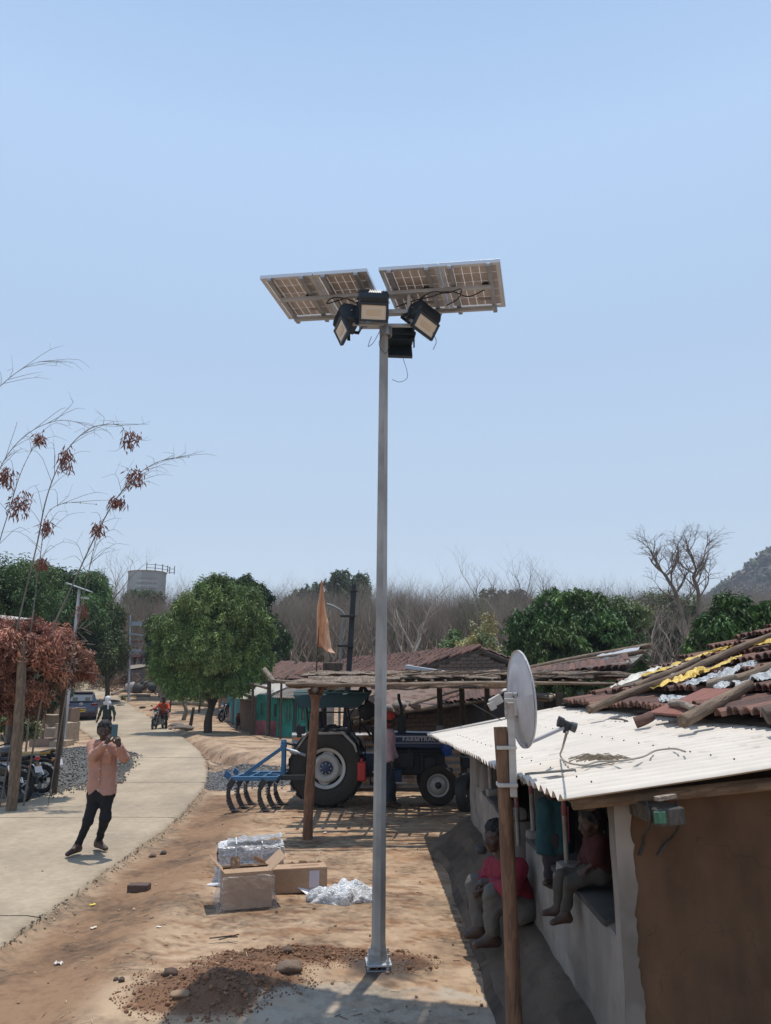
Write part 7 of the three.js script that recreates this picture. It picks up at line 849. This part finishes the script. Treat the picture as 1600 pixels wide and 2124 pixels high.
  const dt = SITE(ground(336, 1488)), dead = thing('dead_tree', 'twisted pale dead tree trunk behind the motorcycle rider', 'tree', dt), J = (x, y, dz = 0) => at(x, y, -dt.z + dz).sub(dt); part('trunk', [taper(curve([J(338, 1490), J(334, 1470), J(338, 1448), J(330, 1425), J(336, 1400)], 18), [.2, .1], 8, .3, 2), taper(curve([J(338, 1450), J(346, 1430), J(338, 1415), J(342, 1395)], 14), [.11, .05], 7, .3, 3), taper(curve([J(336, 1430), J(350, 1426), J(352, 1412)], 10), [.09, .05], 7, .3, 4), taper(curve([J(346, 1494), J(344, 1470), J(340, 1452)], 10), [.17, .14], 7, .3, 5), taper(curve([J(322, 1440), J(328, 1424), J(322, 1408)], 10), [.07, .05], 7, .3, 6)], M([.34, .27, .22], { map: T.wood }), dead);
  const rl = (a, b, r, label) => solo('log', taper([ground(...a, .12), ground(...b, .12).lerp(ground(...a, .12), .5).add(V(0, .05, 0)), ground(...b, .12)], r, 6, .25, a[0]), mats.woodGrey, label, 'log'); rl([252, 1444], [312, 1443], .1, 'long grey log lying before the grey shed'); rl([348, 1458], [432, 1462], .13, 'long low log rail across the yard behind the rider'); rl([232, 1440], [264, 1430], .1, 'short pale log at the bend of the roadside ditch');
  const sl = ground(245, 1416); { const o = solo('concrete_slab', box(2.6, .2, 3, 0, 0, 0, 0, .3, .16, .03), M([.16, .165, .18], { map: T.mottle }), 'tilted dark slab roof beside the far bend of the road', 'slab'); o.position.set(sl.x, sl.y + .55, sl.z); }
  const rp = ground(302, 1436), r2 = rng(14), rub = thing('rubbish_pile', 'pile of dark bags and pale sticks against the grey shed', 'pile', rp); for (let i = 0; i < 9; i++) part('sack', lump(.28 + r2() * .3, i + 2, .4, 1).translate((r2() - .5) * 2.4, .25 + r2() * .5, (r2() - .5) * .8), [mats.charcoal, M([.04, .05, .06]), mats.woodGrey, M([.4, .34, .33])][i % 4], rub); for (let i = 0; i < 5; i++) part('stick', rod([-1.4 + i * .3, .1, .3], [-.4 + i * .5, 1.0 + .3 * r2(), 0], .05), mats.woodGrey, rub);
  // boulders and slabs at the road bend
  for (const [x, y, sx, sy, sz, k, l] of [[378, 1514, 1.25, .34, .8, 1, 'long flat dark boulder at the edge of the road by the tree'], [366, 1510, .8, .3, .6, 2, 'flat boulder left of the long dark one at the road edge'], [238, 1456, .9, .25, .6, 3, 'broken stone slab at the upper end of the ditch'], [250, 1464, .6, .2, .5, 4, 'small broken slab below the other one by the ditch'], [296, 1468, .5, .16, .4, 5, 'grey stone lying in the pale yard behind the ditch']]) { const p = ground(x, y), o = solo('boulder', lump(.55, k + 30, .35, 2, [sx, sy, sz], .8), M([.17, .14, .115], { map: T.grit, bump: T.rough, bumpScale: .02 }), l, 'boulder'); o.position.set(p.x, gh(p.x, p.z) + .1, p.z); }
  const bank = solo('earth_bank', uvm(gridSurf(40, 8, (u, v) => { const p = ground(lerp(196, 262, u), 1396 + 9 * u, 0), h = Math.sin(v * 3.14) * (.9 + .5 * noise(u * 6, 2)); return [p.x, gh(p.x, p.z) + h + .2 * noise(u * 9, v * 5), p.z + (v - .5) * 3]; })), M([.30, .165, .095], { map: T.mud }), 'reddish earth bank where the road bends out of sight', 'earth bank');
}
// ---------- people ----------
// field of tapered capsules joined with a smooth union, meshed with surface nets
function skinOf(bones, cell, k = .018, amp = 0, fr = 9, seed = 0) {
  const lo = V(1e9, 1e9, 1e9), hi = V(-1e9, -1e9, -1e9); for (const b of bones) for (const [p, r] of [[b[0], b[2]], [b[1], b[3]]]) { lo.min(V(p.x - r, p.y - r, p.z - r)); hi.max(V(p.x + r, p.y + r, p.z + r)); }
  lo.subScalar(cell * 3 + k); hi.addScalar(cell * 3 + k); const nx = Math.ceil((hi.x - lo.x) / cell) + 1, ny = Math.ceil((hi.y - lo.y) / cell) + 1, nz = Math.ceil((hi.z - lo.z) / cell) + 1, E = new Float32Array(nx * ny * nz);
  for (const [a, b, ra, rb, fl] of bones) {
    const R = Math.max(ra, rb) + k * 4, c = (v, m) => Math.max(0, Math.floor(v / cell)), i0 = c(Math.min(a.x, b.x) - R - lo.x), i1 = Math.min(nx - 1, c(Math.max(a.x, b.x) + R - lo.x) + 1), j0 = c(Math.min(a.y, b.y) - R - lo.y), j1 = Math.min(ny - 1, c(Math.max(a.y, b.y) + R - lo.y) + 1), k0 = c(Math.min(a.z, b.z) - R - lo.z), k1 = Math.min(nz - 1, c(Math.max(a.z, b.z) + R - lo.z) + 1);
    const dx = b.x - a.x, dy = b.y - a.y, dz = b.z - a.z, L2 = dx * dx + dy * dy + dz * dz || 1e-9, L = Math.sqrt(L2);
    for (let kz = k0; kz <= k1; kz++) for (let j = j0; j <= j1; j++) for (let i = i0; i <= i1; i++) { const x = lo.x + i * cell - a.x, y = lo.y + j * cell - a.y, z = lo.z + kz * cell - a.z, t0 = (x * dx + y * dy + z * dz) / L2, t = t0 < 0 ? 0 : t0 > 1 ? 1 : t0; let d = Math.sqrt((x - dx * t) ** 2 + (y - dy * t) ** 2 + (z - dz * t) ** 2) - (ra + (rb - ra) * t); if (fl && t0 > 1) d = Math.max(d, (t0 - 1) * L); if (d < k * 5) E[(kz * ny + j) * nx + i] += Math.exp(-Math.max(d, -.2) / k); }
  }
  const f = (i, j, q) => { const e = E[(q * ny + j) * nx + i]; let d = e > 0 ? -k * Math.log(e) : k * 5; if (amp && d < .06) d += amp * fbm((lo.x + i * cell) * fr + seed, (lo.y + j * cell) * fr, (lo.z + q * cell) * fr, 3); return d; };
  const F = new Float32Array(nx * ny * nz); for (let q = 0; q < nz; q++) for (let j = 0; j < ny; j++) for (let i = 0; i < nx; i++) F[(q * ny + j) * nx + i] = f(i, j, q);
  const id = new Int32Array(nx * ny * nz).fill(-1), pos = [], idx = [], at3 = (i, j, q) => (q * ny + j) * nx + i;
  for (let q = 0; q < nz - 1; q++) for (let j = 0; j < ny - 1; j++) for (let i = 0; i < nx - 1; i++) { let n = 0, sx = 0, sy = 0, sz = 0; const v = []; let m = 0; for (let c = 0; c < 8; c++) { const w = F[at3(i + (c & 1), j + (c >> 1 & 1), q + (c >> 2))]; v.push(w); if (w < 0) m++; } if (!m || m === 8) continue; for (const [a, b] of [[0, 1], [2, 3], [4, 5], [6, 7], [0, 2], [1, 3], [4, 6], [5, 7], [0, 4], [1, 5], [2, 6], [3, 7]]) if ((v[a] < 0) !== (v[b] < 0)) { const t = v[a] / (v[a] - v[b]); sx += (a & 1) + ((b & 1) - (a & 1)) * t; sy += (a >> 1 & 1) + ((b >> 1 & 1) - (a >> 1 & 1)) * t; sz += (a >> 2) + ((b >> 2) - (a >> 2)) * t; n++; } id[at3(i, j, q)] = pos.length / 3; pos.push(lo.x + (i + sx / n) * cell, lo.y + (j + sy / n) * cell, lo.z + (q + sz / n) * cell); }
  const quad = (a, b, c, d, fl) => { if (a < 0 || b < 0 || c < 0 || d < 0) return; fl ? idx.push(a, c, b, a, d, c) : idx.push(a, b, c, a, c, d); };
  for (let q = 1; q < nz - 1; q++) for (let j = 1; j < ny - 1; j++) for (let i = 1; i < nx - 1; i++) { const s = F[at3(i, j, q)] < 0; if (s !== F[at3(i + 1, j, q)] < 0) quad(id[at3(i, j - 1, q - 1)], id[at3(i, j, q - 1)], id[at3(i, j, q)], id[at3(i, j - 1, q)], !s); if (s !== F[at3(i, j + 1, q)] < 0) quad(id[at3(i - 1, j, q - 1)], id[at3(i - 1, j, q)], id[at3(i, j, q)], id[at3(i, j, q - 1)], !s); if (s !== F[at3(i, j, q + 1)] < 0) quad(id[at3(i - 1, j - 1, q)], id[at3(i, j - 1, q)], id[at3(i, j, q)], id[at3(i - 1, j, q)], !s); }
  const g = new THREE.BufferGeometry(); g.setAttribute('position', new THREE.Float32BufferAttribute(pos, 3)); g.setIndex(idx); g.computeVertexNormals(); return uvKeep(g);
}
function uvKeep(g) { const n = g.toNonIndexed(); const p = n.attributes.position, u = new Float32Array(p.count * 2); for (let i = 0; i < p.count; i++) { u[i * 2] = p.getX(i) + p.getZ(i) * .6; u[i * 2 + 1] = p.getY(i) + p.getZ(i) * .3; } n.setAttribute('uv', new THREE.BufferAttribute(u, 2)); return n; }
const S3 = (p, r) => [p, p.clone().add(V(0, 1e-4, 0)), r, r];
function handBones(w, d, n, curl, s = 1, side = 1, spread = .012) { // palm and five fingers: w wrist, d along the palm, n the palm side
  d = d.clone().normalize(); n = n.clone().addScaledVector(d, -n.dot(d)).normalize(); const x = d.clone().cross(n).normalize().multiplyScalar(side), out = []; const P = (a, b, c) => w.clone().addScaledVector(d, a * s).addScaledVector(x, b * s).addScaledVector(n, c * s);
  [[-.028, .072, .9], [-.009, .078, 1], [.010, .076, .95], [.028, .068, .78]].forEach(([o, l, k], i) => { out.push([P(.0, o * .6, 0), P(l, o, 0), .016 * s, .0125 * s]); let p = P(l, o, 0), a = curl * .6 + i * .06; for (const [sl, r] of [[.042, .0095], [.027, .0085], [.021, .0075]]) { const q = p.clone().addScaledVector(d, Math.cos(a) * sl * k * s).addScaledVector(n, Math.sin(a) * sl * k * s); out.push([p, q, r * s, r * .9 * s]); p = q; a += curl; } });
  const t0 = P(.022, -.022, .006), t1 = P(.052, -.052, .018), t2 = P(.078, -.056, .03 + curl * .01), t3 = P(.098, -.05, .042 + curl * .01); out.push([t0, t1, .015 * s, .012 * s], [t1, t2, .011 * s, .0095 * s], [t2, t3, .0095 * s, .008 * s]); return out;
}
function person(label, J, o) {
  const b = J.base, t = thing('person', label, 'person', b), q = {}; for (const k in J) if (J[k].isVector3) q[k] = J[k].clone().sub(b); const z = o.scale ?? 1, cl = o.cell ?? .013, R = (v) => v * z;
  const mid = q.hipL.clone().add(q.hipR).multiplyScalar(.5), chest = q.shL.clone().add(q.shR).multiplyScalar(.5), sp = chest.clone().lerp(mid, .42), ac = q.shR.clone().sub(q.shL).normalize();
  const torso = (e, hem) => { const L = [[q.shL.clone().lerp(chest, .12), q.shR.clone().lerp(chest, .12), R(.062) + e, R(.062) + e]]; if (!hem) L.push([q.hipL, q.hipR, R(.098), R(.098)]); for (const s of [-1, 1]) { const c = chest.clone().addScaledVector(ac, s * R(.075)).lerp(mid, .16), w = mid.clone().addScaledVector(ac, s * R(.055)); if (hem) L.push([c, w.clone().addScaledVector(hem, 1).addScaledVector(ac, s * R(.022)), R(.105) + e, R(.102) + e, 1]); else L.push([c, w, R(.105) + e, R(.096) + e]); } if (o.belly) L.push([sp.clone().addScaledVector(o.belly, .03), mid.clone().addScaledVector(o.belly, .04), R(.11) + e, R(.1) + e]); return L; };
  const arm = (s, e, fl, f = 1) => { const A = q['sh' + s], B = q['el' + s], C = q['wr' + s]; return [[A, B, R(.054) + e, R(.043) + e], [B, B.clone().lerp(C, f), R(.043) + e, R(lerp(.043, .029, f)) + e, fl]]; };
  const leg = (s, e, fl, f = 1) => { const A = q['hip' + s], B = q['kn' + s], C = q['an' + s]; return [[A, B, R(.086) + e, R(.058) + e], [B, B.clone().lerp(C, f), R(.056) + e, R(.040) + e, fl]]; };
  const foot = (s) => { const A = q['an' + s], T2 = q['toe' + s]; const hl = A.clone().add(V(0, -R(.045), 0)).addScaledVector(T2.clone().sub(A).setY(0).normalize(), -R(.035)); const sd = T2.clone().sub(A).setY(0).normalize().cross(UPV); return [[A, hl, R(.036), R(.03)], [A, T2, R(.034), R(.016)], [hl, T2.clone().addScaledVector(sd, R(.016)), R(.021), R(.013)], [hl, T2.clone().addScaledVector(sd, -R(.016)), R(.021), R(.012)]]; };
  const f = J.face.clone().normalize(), up = (J.headUp ?? UPV).clone(), rx = up.clone().cross(f).normalize(), uy = f.clone().cross(rx).normalize(), hs = (o.head ?? 1) * z, Hd = (x, y, w) => q.head.clone().addScaledVector(rx, x * hs).addScaledVector(uy, y * hs).addScaledVector(f, w * hs);
  const thin = (L, on) => on ? L.map((b) => [b[0], b[1], b[2] - R(.014), b[3] - R(.008)]) : L, body = [...thin(torso(0), o.shirt), ...thin([...arm('L', 0), ...arm('R', 0)], o.shirt), ...thin([...leg('L', 0), ...leg('R', 0)], o.trousers), ...foot('L'), ...foot('R'), [chest.clone().lerp(q.head, .05), Hd(0, -.05, -.015), R(.06), R(.052)]];
  const hd = [S3(Hd(0, .035, -.018), .093 * hs), S3(Hd(0, .03, .018), .083 * hs), [Hd(0, -.035, 0), Hd(0, -.062, .042), .062 * hs, .045 * hs], S3(Hd(0, -.088, .062), .02 * hs), [Hd(0, .004, .096), Hd(0, -.03, .110), .011 * hs, .016 * hs], [Hd(-.014, -.034, .098), Hd(.014, -.034, .098), .011 * hs, .011 * hs], [Hd(-.042, .026, .080), Hd(.042, .026, .080), .014 * hs, .014 * hs], S3(Hd(-.042, -.022, .058), .03 * hs), S3(Hd(.042, -.022, .058), .03 * hs), [Hd(-.016, -.052, .088), Hd(.016, -.052, .088), .008 * hs, .008 * hs], [Hd(-.015, -.065, .085), Hd(.015, -.065, .085), .009 * hs, .009 * hs], [Hd(-.088, .014, -.01), Hd(-.083, -.03, -.002), .013 * hs, .009 * hs], [Hd(.088, .014, -.01), Hd(.083, -.03, -.002), .013 * hs, .009 * hs], [Hd(0, -.03, -.02), Hd(0, -.12, -.03), .056 * hs, .055 * hs]];
  const list = [skinOf(body, cl, .016 * z), skinOf(hd, o.fine ?? .006, .007 * hs)]; const hands = []; for (const [s, side] of [['L', 1], ['R', -1]]) { const H = o['hand' + s] ?? { d: q['wr' + s].clone().sub(q['el' + s]), n: f.clone().negate(), c: .45 }; list.push(skinOf(handBones(q['wr' + s], H.d, H.n, H.c, z * .98, H.side ?? side), o.handCell ?? .006, .0035)); }
  part('body', merge(list), o.skin ?? mats.skin, t);
  if (!o.noEyes) for (const s of [-1, 1]) { const e = new THREE.Group(); e.name = 'eye'; t.add(e); part('eyeball', lump(.0115 * hs, 1, 0, 2).translate(...Hd(s * .033, .006, .086).toArray()), mats.eye, e); part('iris', lump(.006 * hs, 1, 0, 1).translate(...Hd(s * .033, .006, .0945).toArray()), mats.hair, e); }
  if (o.hair !== 0) part('hair', skinOf([S3(Hd(0, .058, -.026), .094 * hs), S3(Hd(0, .078, .022), .072 * hs), S3(Hd(0, .012, -.052), .08 * hs), [Hd(-.06, .055, .03), Hd(-.082, .0, -.01), .032 * hs, .016 * hs], [Hd(.06, .055, .03), Hd(.082, .0, -.01), .032 * hs, .016 * hs]], o.fine ?? .006, .01, (o.curl ?? .02), 34, 5), mats.hair, t);
  if (o.shirt) part('shirt', skinOf([...torso(R(.016), o.hem ?? V(0, -.04, 0)), ...arm('L', R(.016), 1, o.sleeve ?? .93), ...arm('R', R(.016), 1, o.sleeve ?? .93), [chest.clone().add(V(0, .01, 0)), chest.clone().lerp(q.head, .28), R(.075), R(.062), 1]], cl, .016 * z, .026, 10, 3), o.shirt, t);
  if (o.trousers) part('trousers', skinOf([[q.hipL, q.hipR, R(.118), R(.118)], ...leg('L', R(o.baggy ?? .016), 1, o.cuff ?? .96), ...leg('R', R(o.baggy ?? .016), 1, o.cuff ?? .96)], cl, .014 * z, .024, 10, 9), o.trousers, t);
  if (o.shoes) for (const s of ['L', 'R']) part('sandal', skinOf(foot(s).slice(2).map(([a, c, r, r2]) => [a.clone().add(V(0, -R(.012), 0)), c.clone().add(V(0, -R(.008), 0)), r * 1.05, r2 * 1.12]), .008, .008), o.shoes, t);
  t.userData.q = undefined; delete t.userData.q; return { t, q, Hd, chest, mid };
}
const cloth = (c, o = {}) => M(c, { map: rep(T.cloth, 1.5), rough: .92, ...o });
{ // man photographing with a phone, in the road
  const z = 10.85, P = (x, y, dz = 0) => at(x, y, z - dz), fl = ground(153, 1777), fr = ground(206, 1767); const y0 = .035; fl.y = fr.y = y0;
  const J = { base: V(P(195, 1700).x, y0, -z), head: P(217, 1517, .02), face: V(.22, -.06, 1), shL: P(193, 1547), shR: P(238, 1549, .02), elL: P(193, 1569, .17), elR: P(259, 1572, .12), wrL: P(221, 1541, .33), wrR: P(247, 1545, .30), hipL: P(200, 1646), hipR: P(222, 1646), knL: P(183, 1702, .08), knR: P(219, 1697, .05), anL: V(fl.x + .04, y0 + .1, fl.z - .0), anR: V(fr.x - .02, y0 + .1, fr.z), toeL: V(fl.x - .015, y0 + .03, fl.z + .17), toeR: V(fr.x + .13, y0 + .03, fr.z + .13) };
  const m = person('man in a salmon shirt and black trousers photographing with a phone on the concrete road', J, { shirt: cloth([.47, .255, .19]), trousers: cloth([.012, .012, .014]), shoes: M([.03, .022, .018]), hem: V(.0, .0, 0), baggy: .006, cuff: .93, cell: .011, fine: .005, handCell: .005, handL: { d: V(.35, .9, .1), n: V(.5, -.1, -.8), c: .75, side: 1 }, handR: { d: V(-.25, .95, .1), n: V(-.6, -.1, -.75), c: .75, side: -1 } });
  const ph = solo('phone', box(.08, .155, .01, 0, 0, 0, 0, 0, 0, .004), M([.03, .10, .12], { rough: .25 }), 'teal phone held up before the face of the man in the salmon shirt', 'phone'); ph.position.copy(P(238, 1515, .36)); ph.rotation.set(-.05, .1, 0); part('camera_bump', [rod([-.02, .045, .004], [-.02, .045, .009], .012, .012, 12), rod([-.02, .02, .004], [-.02, .02, .009], .012, .012, 12)], mats.darkGlass, ph);
  part('wrist_watch', tr(new THREE.TorusGeometry(.033, .009, 6, 18), m.q.wrL.x - .01, m.q.wrL.y - .03, m.q.wrL.z - .02, 1.2, 0, .3), mats.chrome, m.t);
  const fx = m.chest.clone().lerp(m.mid, .5); part('pocket', tr(box(.11, .12, .008, 0, 0, 0, 0, 0, 0, .003), m.chest.x + .1, m.chest.y - .15, m.chest.z + .125, -.12, .1, -.05), cloth([.52, .25, .16]), m.t); part('placket', taper([V(m.chest.x + .02, m.chest.y - .05, m.chest.z + .12), V(fx.x + .01, fx.y, fx.z + .135), V(m.mid.x + .005, m.mid.y + .12, m.mid.z + .128)], .006, 5), cloth([.43, .23, .17]), m.t); part('button', [0, .35, .6, .85].map((u) => lump(.008, 1, 0, 1).translate(lerp(m.chest.x + .02, m.mid.x, u), lerp(m.chest.y - .08, m.mid.y - .02, u), m.chest.z + .14)), mats.white, m.t);
  part('collar', [box(.09, .03, .05, m.chest.x - .05, m.chest.y + .045, m.chest.z + .06, .5, .3, .5), box(.09, .03, .05, m.chest.x + .06, m.chest.y + .045, m.chest.z + .06, .5, -.3, -.5)], cloth([.56, .25, .165]), m.t);
}
{ // man in red sitting on the plinth
  const P = (x, y, z) => at(x, y, z), f1 = P(975, 1934, 7.05), f2 = P(1002, 1956, 6.8);
  const J = { base: V(1.0, 0, -6.9), head: P(1031, 1738, 6.85), face: V(-.93, -.02, .36), shL: P(1022, 1797, 7.05), shR: P(1076, 1801, 6.68), elL: P(1003, 1826, 7.16), elR: P(1056, 1848, 6.55), wrL: P(1003, 1829, 6.98), wrR: P(1018, 1828, 6.82), hipL: P(1065, 1879, 7.0), hipR: P(1082, 1884, 6.78), knL: P(986, 1834, 7.08), knR: P(1022, 1855, 6.72), anL: P(995, 1924, 7.05), anR: P(1021, 1941, 6.78), toeL: P(968, 1940, 7.05), toeR: P(987, 1960, 6.76) };
  const m = person('man in a crimson sweater and grey trousers sitting on the plinth behind the timber post', J, { shirt: cloth([.24, .016, .034]), trousers: cloth([.135, .124, .108]), shoes: M([.02, .016, .014]), hem: V(.0, .0, .0), baggy: .02, cell: .010, fine: .0045, handCell: .0045, curl: .03, head: .98, handL: { d: V(-.7, -.5, .4), n: V(.3, -.8, -.2), c: .6 }, handR: { d: V(-.95, -.05, -.1), n: V(.1, -.9, -.3), c: .6 } });
  part('shirt_print', tr(slab(.05, .022, .004), m.chest.x - .115, m.chest.y - .16, m.chest.z + .075, 0, -1.0, 0), M([.6, .55, .56]), m.t);
  const cup = solo('clay_pot', lathe([[.0001, 0], [.05, 0], [.062, .03], [.055, .06], [.04, .075], [.0001, .07]], 18), mats.charcoal, 'small dark pot sitting on the ledge above the knee of the man in crimson', 'pot'); const cp = at(999, 1770, 8.6); cup.position.copy(cp);
}
{ // small child on the sill, legs dangling outside
  const z = 5.25, P = (x, y, dz = 0) => at(x, y, z - dz), s = .62;
  const J = { base: V(1.3, .95, -z), head: P(1228, 1706), face: V(-.95, -.1, .2), shL: P(1226, 1745, -.09), shR: P(1246, 1747, .08), elL: P(1215, 1778, -.1), elR: P(1240, 1785, .1), wrL: P(1196, 1797, -.08), wrR: P(1215, 1803, .08), hipL: P(1243, 1805, -.05), hipR: P(1247, 1812, .05), knL: P(1166, 1820, -.05), knR: P(1181, 1832, .05), anL: P(1157, 1884, -.04), anR: P(1173, 1896, .05), toeL: P(1128, 1894, -.04), toeR: P(1146, 1914, .07) };
  person('small child in a red shirt sitting on the sill with bare feet dangling outside', J, { scale: s, head: 1.25, shirt: cloth([.05, .007, .007]), trousers: cloth([.07, .063, .052]), hem: V(0, .0, 0), cell: .009, fine: .0055, handCell: .005, baggy: .012, sleeve: .5, cuff: .9, skin: M([.06, .033, .023], { rough: .6 }) });
  const g = (x, y, dz = 0) => at(x, y, 6.0 - dz);
  const J2 = { base: V(1.6, .62, -6.0), head: g(1150, 1640), face: V(-.6, 0, .8), shL: g(1132, 1672), shR: g(1168, 1672, .02), elL: g(1130, 1702), elR: g(1172, 1700, .02), wrL: g(1134, 1728), wrR: g(1170, 1727, .05), hipL: g(1142, 1738), hipR: g(1160, 1738, .02), knL: g(1141, 1782), knR: g(1161, 1784, .02), anL: g(1140, 1826), anR: g(1162, 1828, .02), toeL: g(1132, 1832, .1), toeR: g(1156, 1834, .1) };
  person('child in a teal top standing in the dark veranda behind the pink post', J2, { scale: .72, head: 1.1, shirt: cloth([.012, .055, .065]), trousers: cloth([.03, .025, .03]), hem: V(0, -.1, 0), cell: .012, fine: .008, handCell: .007 });
  solo('hanging_cloth', gridSurf(10, 20, (u, v) => g(1163 + u * 16 + v * 4, 1672 + v * 72, .1).add(V(0, 0, .04 * Math.sin(u * 9 + v)))), cloth([.28, .035, .07]), 'dark pink cloth hanging beside the pink post in the veranda', 'cloth');
}
{ // man beside the tractor
  const z = 14.75, P = (x, y, dz = 0) => at(x + 6, y, z - dz), y0 = gh(-.05, -z);
  const J = { base: V(0, y0, -z), head: P(807, 1494), face: V(.95, -.05, -.3), shL: P(801, 1520, -.17), shR: P(803, 1521, .17), elL: P(806, 1550, -.22), elR: P(800, 1552, .2), wrL: P(818, 1574, -.2), wrR: P(806, 1580, .22), hipL: P(796, 1585, -.08), hipR: P(797, 1586, .08), knL: P(806, 1630, -.09), knR: P(800, 1632, .09), anL: P(808, 1662, -.09), anR: P(800, 1664, .1), toeL: P(824, 1670, -.1), toeR: P(818, 1674, .1) };
  const m = person('man in a pale pink shirt standing at the tractor behind the lamp post', J, { shirt: cloth([.52, .34, .37]), trousers: cloth([.03, .035, .05]), shoes: mats.charcoal, hem: V(0, 0, 0), baggy: .03, fine: .008, handCell: .008, noEyes: 1 });
  part('head_scarf', skinOf([S3(m.Hd(0, .065, -.02), .105), [m.Hd(0, .03, -.08), m.Hd(.02, -.17, -.11), .05, .05], [m.Hd(-.03, -.14, -.1), m.Hd(-.03, -.3, -.1), .05, .03]], .01, .012, .02, 18), cloth([.40, .05, .04]), m.t);
}
{ // walker with a white head scarf, seen from behind
  const z = 35.6, P = (x, y, dz = 0) => at(x, y, z - dz), y0 = gh(P(222, 1500).x, -z), K = (y) => y;
  const J = { base: V(P(222, 1500).x, y0, -z), head: P(224, 1451), face: V(-.1, 0, -1), shL: P(234, 1467), shR: P(212, 1467), elL: P(238, 1480), elR: P(207, 1482), wrL: P(237, 1491, .1), wrR: P(203, 1493), hipL: P(227, 1489), hipR: P(217, 1489), knL: P(228, 1506), knR: P(216, 1506, .1), anL: P(228, 1520, -.1), anR: P(215, 1521, .1), toeL: P(228, 1522, -.3), toeR: P(215, 1523, -.1) };
  const m = person('man with a white head scarf and dark green checked shirt walking away up the road', J, { shirt: cloth([.028, .045, .036]), trousers: cloth([.02, .02, .022]), shoes: mats.charcoal, hem: V(0, -.16, 0), cell: .02, fine: .014, handCell: .011, noEyes: 1 });
  part('head_scarf', skinOf([S3(m.Hd(0, .045, -.01), .125), S3(m.Hd(0, -.03, -.02), .11), [m.Hd(-.1, -.16, -.03), m.Hd(.1, -.16, -.03), .08, .08], [m.Hd(-.05, -.12, -.1), m.Hd(-.07, -.4, -.12), .05, .03]], .018, .02, .02, 14), M([.66, .66, .68]), m.t);
}
{ // motorcycle rider coming down the road
  const p = ground(322, 1514), y0 = gh(p.x, p.z); const th = -Math.PI / 2 - .12; motorcycle('motorcycle', 'black motorcycle ridden toward the camera beside the road', [p.x, y0, p.z - .7], th, { body: [.014, .015, .018] });
  const B = V(p.x, y0, p.z - .7), R = (x, y, w) => B.clone().add(V(x, y, w)); const J = { base: B, head: R(.16, 1.52, .1), face: V(-.1, -.1, 1), shL: R(-.05, 1.28, .02), shR: R(.37, 1.28, -.02), elL: R(-.2, 1.1, .24), elR: R(.5, 1.08, .2), wrL: R(-.28, 1.04, .44), wrR: R(.46, 1.03, .42), hipL: R(.05, .86, -.2), hipR: R(.22, .86, -.22), knL: R(-.14, .72, .2), knR: R(.36, .7, .16), anL: R(-.17, .28, -.02), anR: R(.36, .10, .0), toeL: R(-.18, .24, .16), toeR: R(.4, .03, .18) };
  person('rider in an orange red shirt on the black motorcycle', J, { shirt: cloth([.50, .075, .03]), trousers: cloth([.02, .02, .024]), shoes: mats.charcoal, cell: .02, fine: .012, handCell: .011, sleeve: .55, hem: V(0, -.08, 0) });
}
{ // far figure on the rise, and someone sitting by the brick house
  const g0 = ground(151, 1428), z = -g0.z, P = (x, y, dz = 0) => at(x, y, z - dz), q = 1.62 / (43 * z / 1600 * 1.0) || 1; const J = { base: g0.clone(), head: P(154, 1389), face: V(-.1, 0, -1), shL: P(157, 1395), shR: P(149, 1395), elL: P(159, 1402), elR: P(147, 1402), wrL: P(158, 1409), wrR: P(147, 1409), hipL: P(155, 1408), hipR: P(151, 1408), knL: P(155, 1417), knR: P(151, 1417), anL: P(155, 1426), anR: P(150, 1427), toeL: P(154, 1428, .2), toeR: P(149, 1428, .2) };
  person('far figure in dark clothes walking up the road past the parked car', J, { shirt: cloth([.03, .03, .035]), trousers: cloth([.03, .04, .07]), cell: .03, fine: .02, handCell: .016, noEyes: 1, shoes: mats.charcoal });
  const b = ground(500, 1512), B = V(b.x, gh(b.x, b.z), b.z + .1), R = (x, y, w) => B.clone().add(V(x, y, w)); person('small figure sitting in the doorway of the narrow brick house', { base: B, head: R(0, .95, 0), face: V(-.4, -.1, 1), shL: R(-.15, .72, 0), shR: R(.15, .72, 0), elL: R(-.2, .5, .1), elR: R(.2, .5, .1), wrL: R(-.1, .42, .3), wrR: R(.1, .42, .3), hipL: R(-.08, .25, 0), hipR: R(.08, .25, 0), knL: R(-.12, .45, .35), knR: R(.12, .45, .35), anL: R(-.12, .1, .4), anR: R(.12, .1, .4), toeL: R(-.13, .03, .55), toeR: R(.13, .03, .55) }, { scale: .85, shirt: cloth([.2, .05, .03]), trousers: cloth([.06, .05, .05]), cell: .025, fine: .016, handCell: .012, noEyes: 1 });
}
renderer.render(scene, camera);
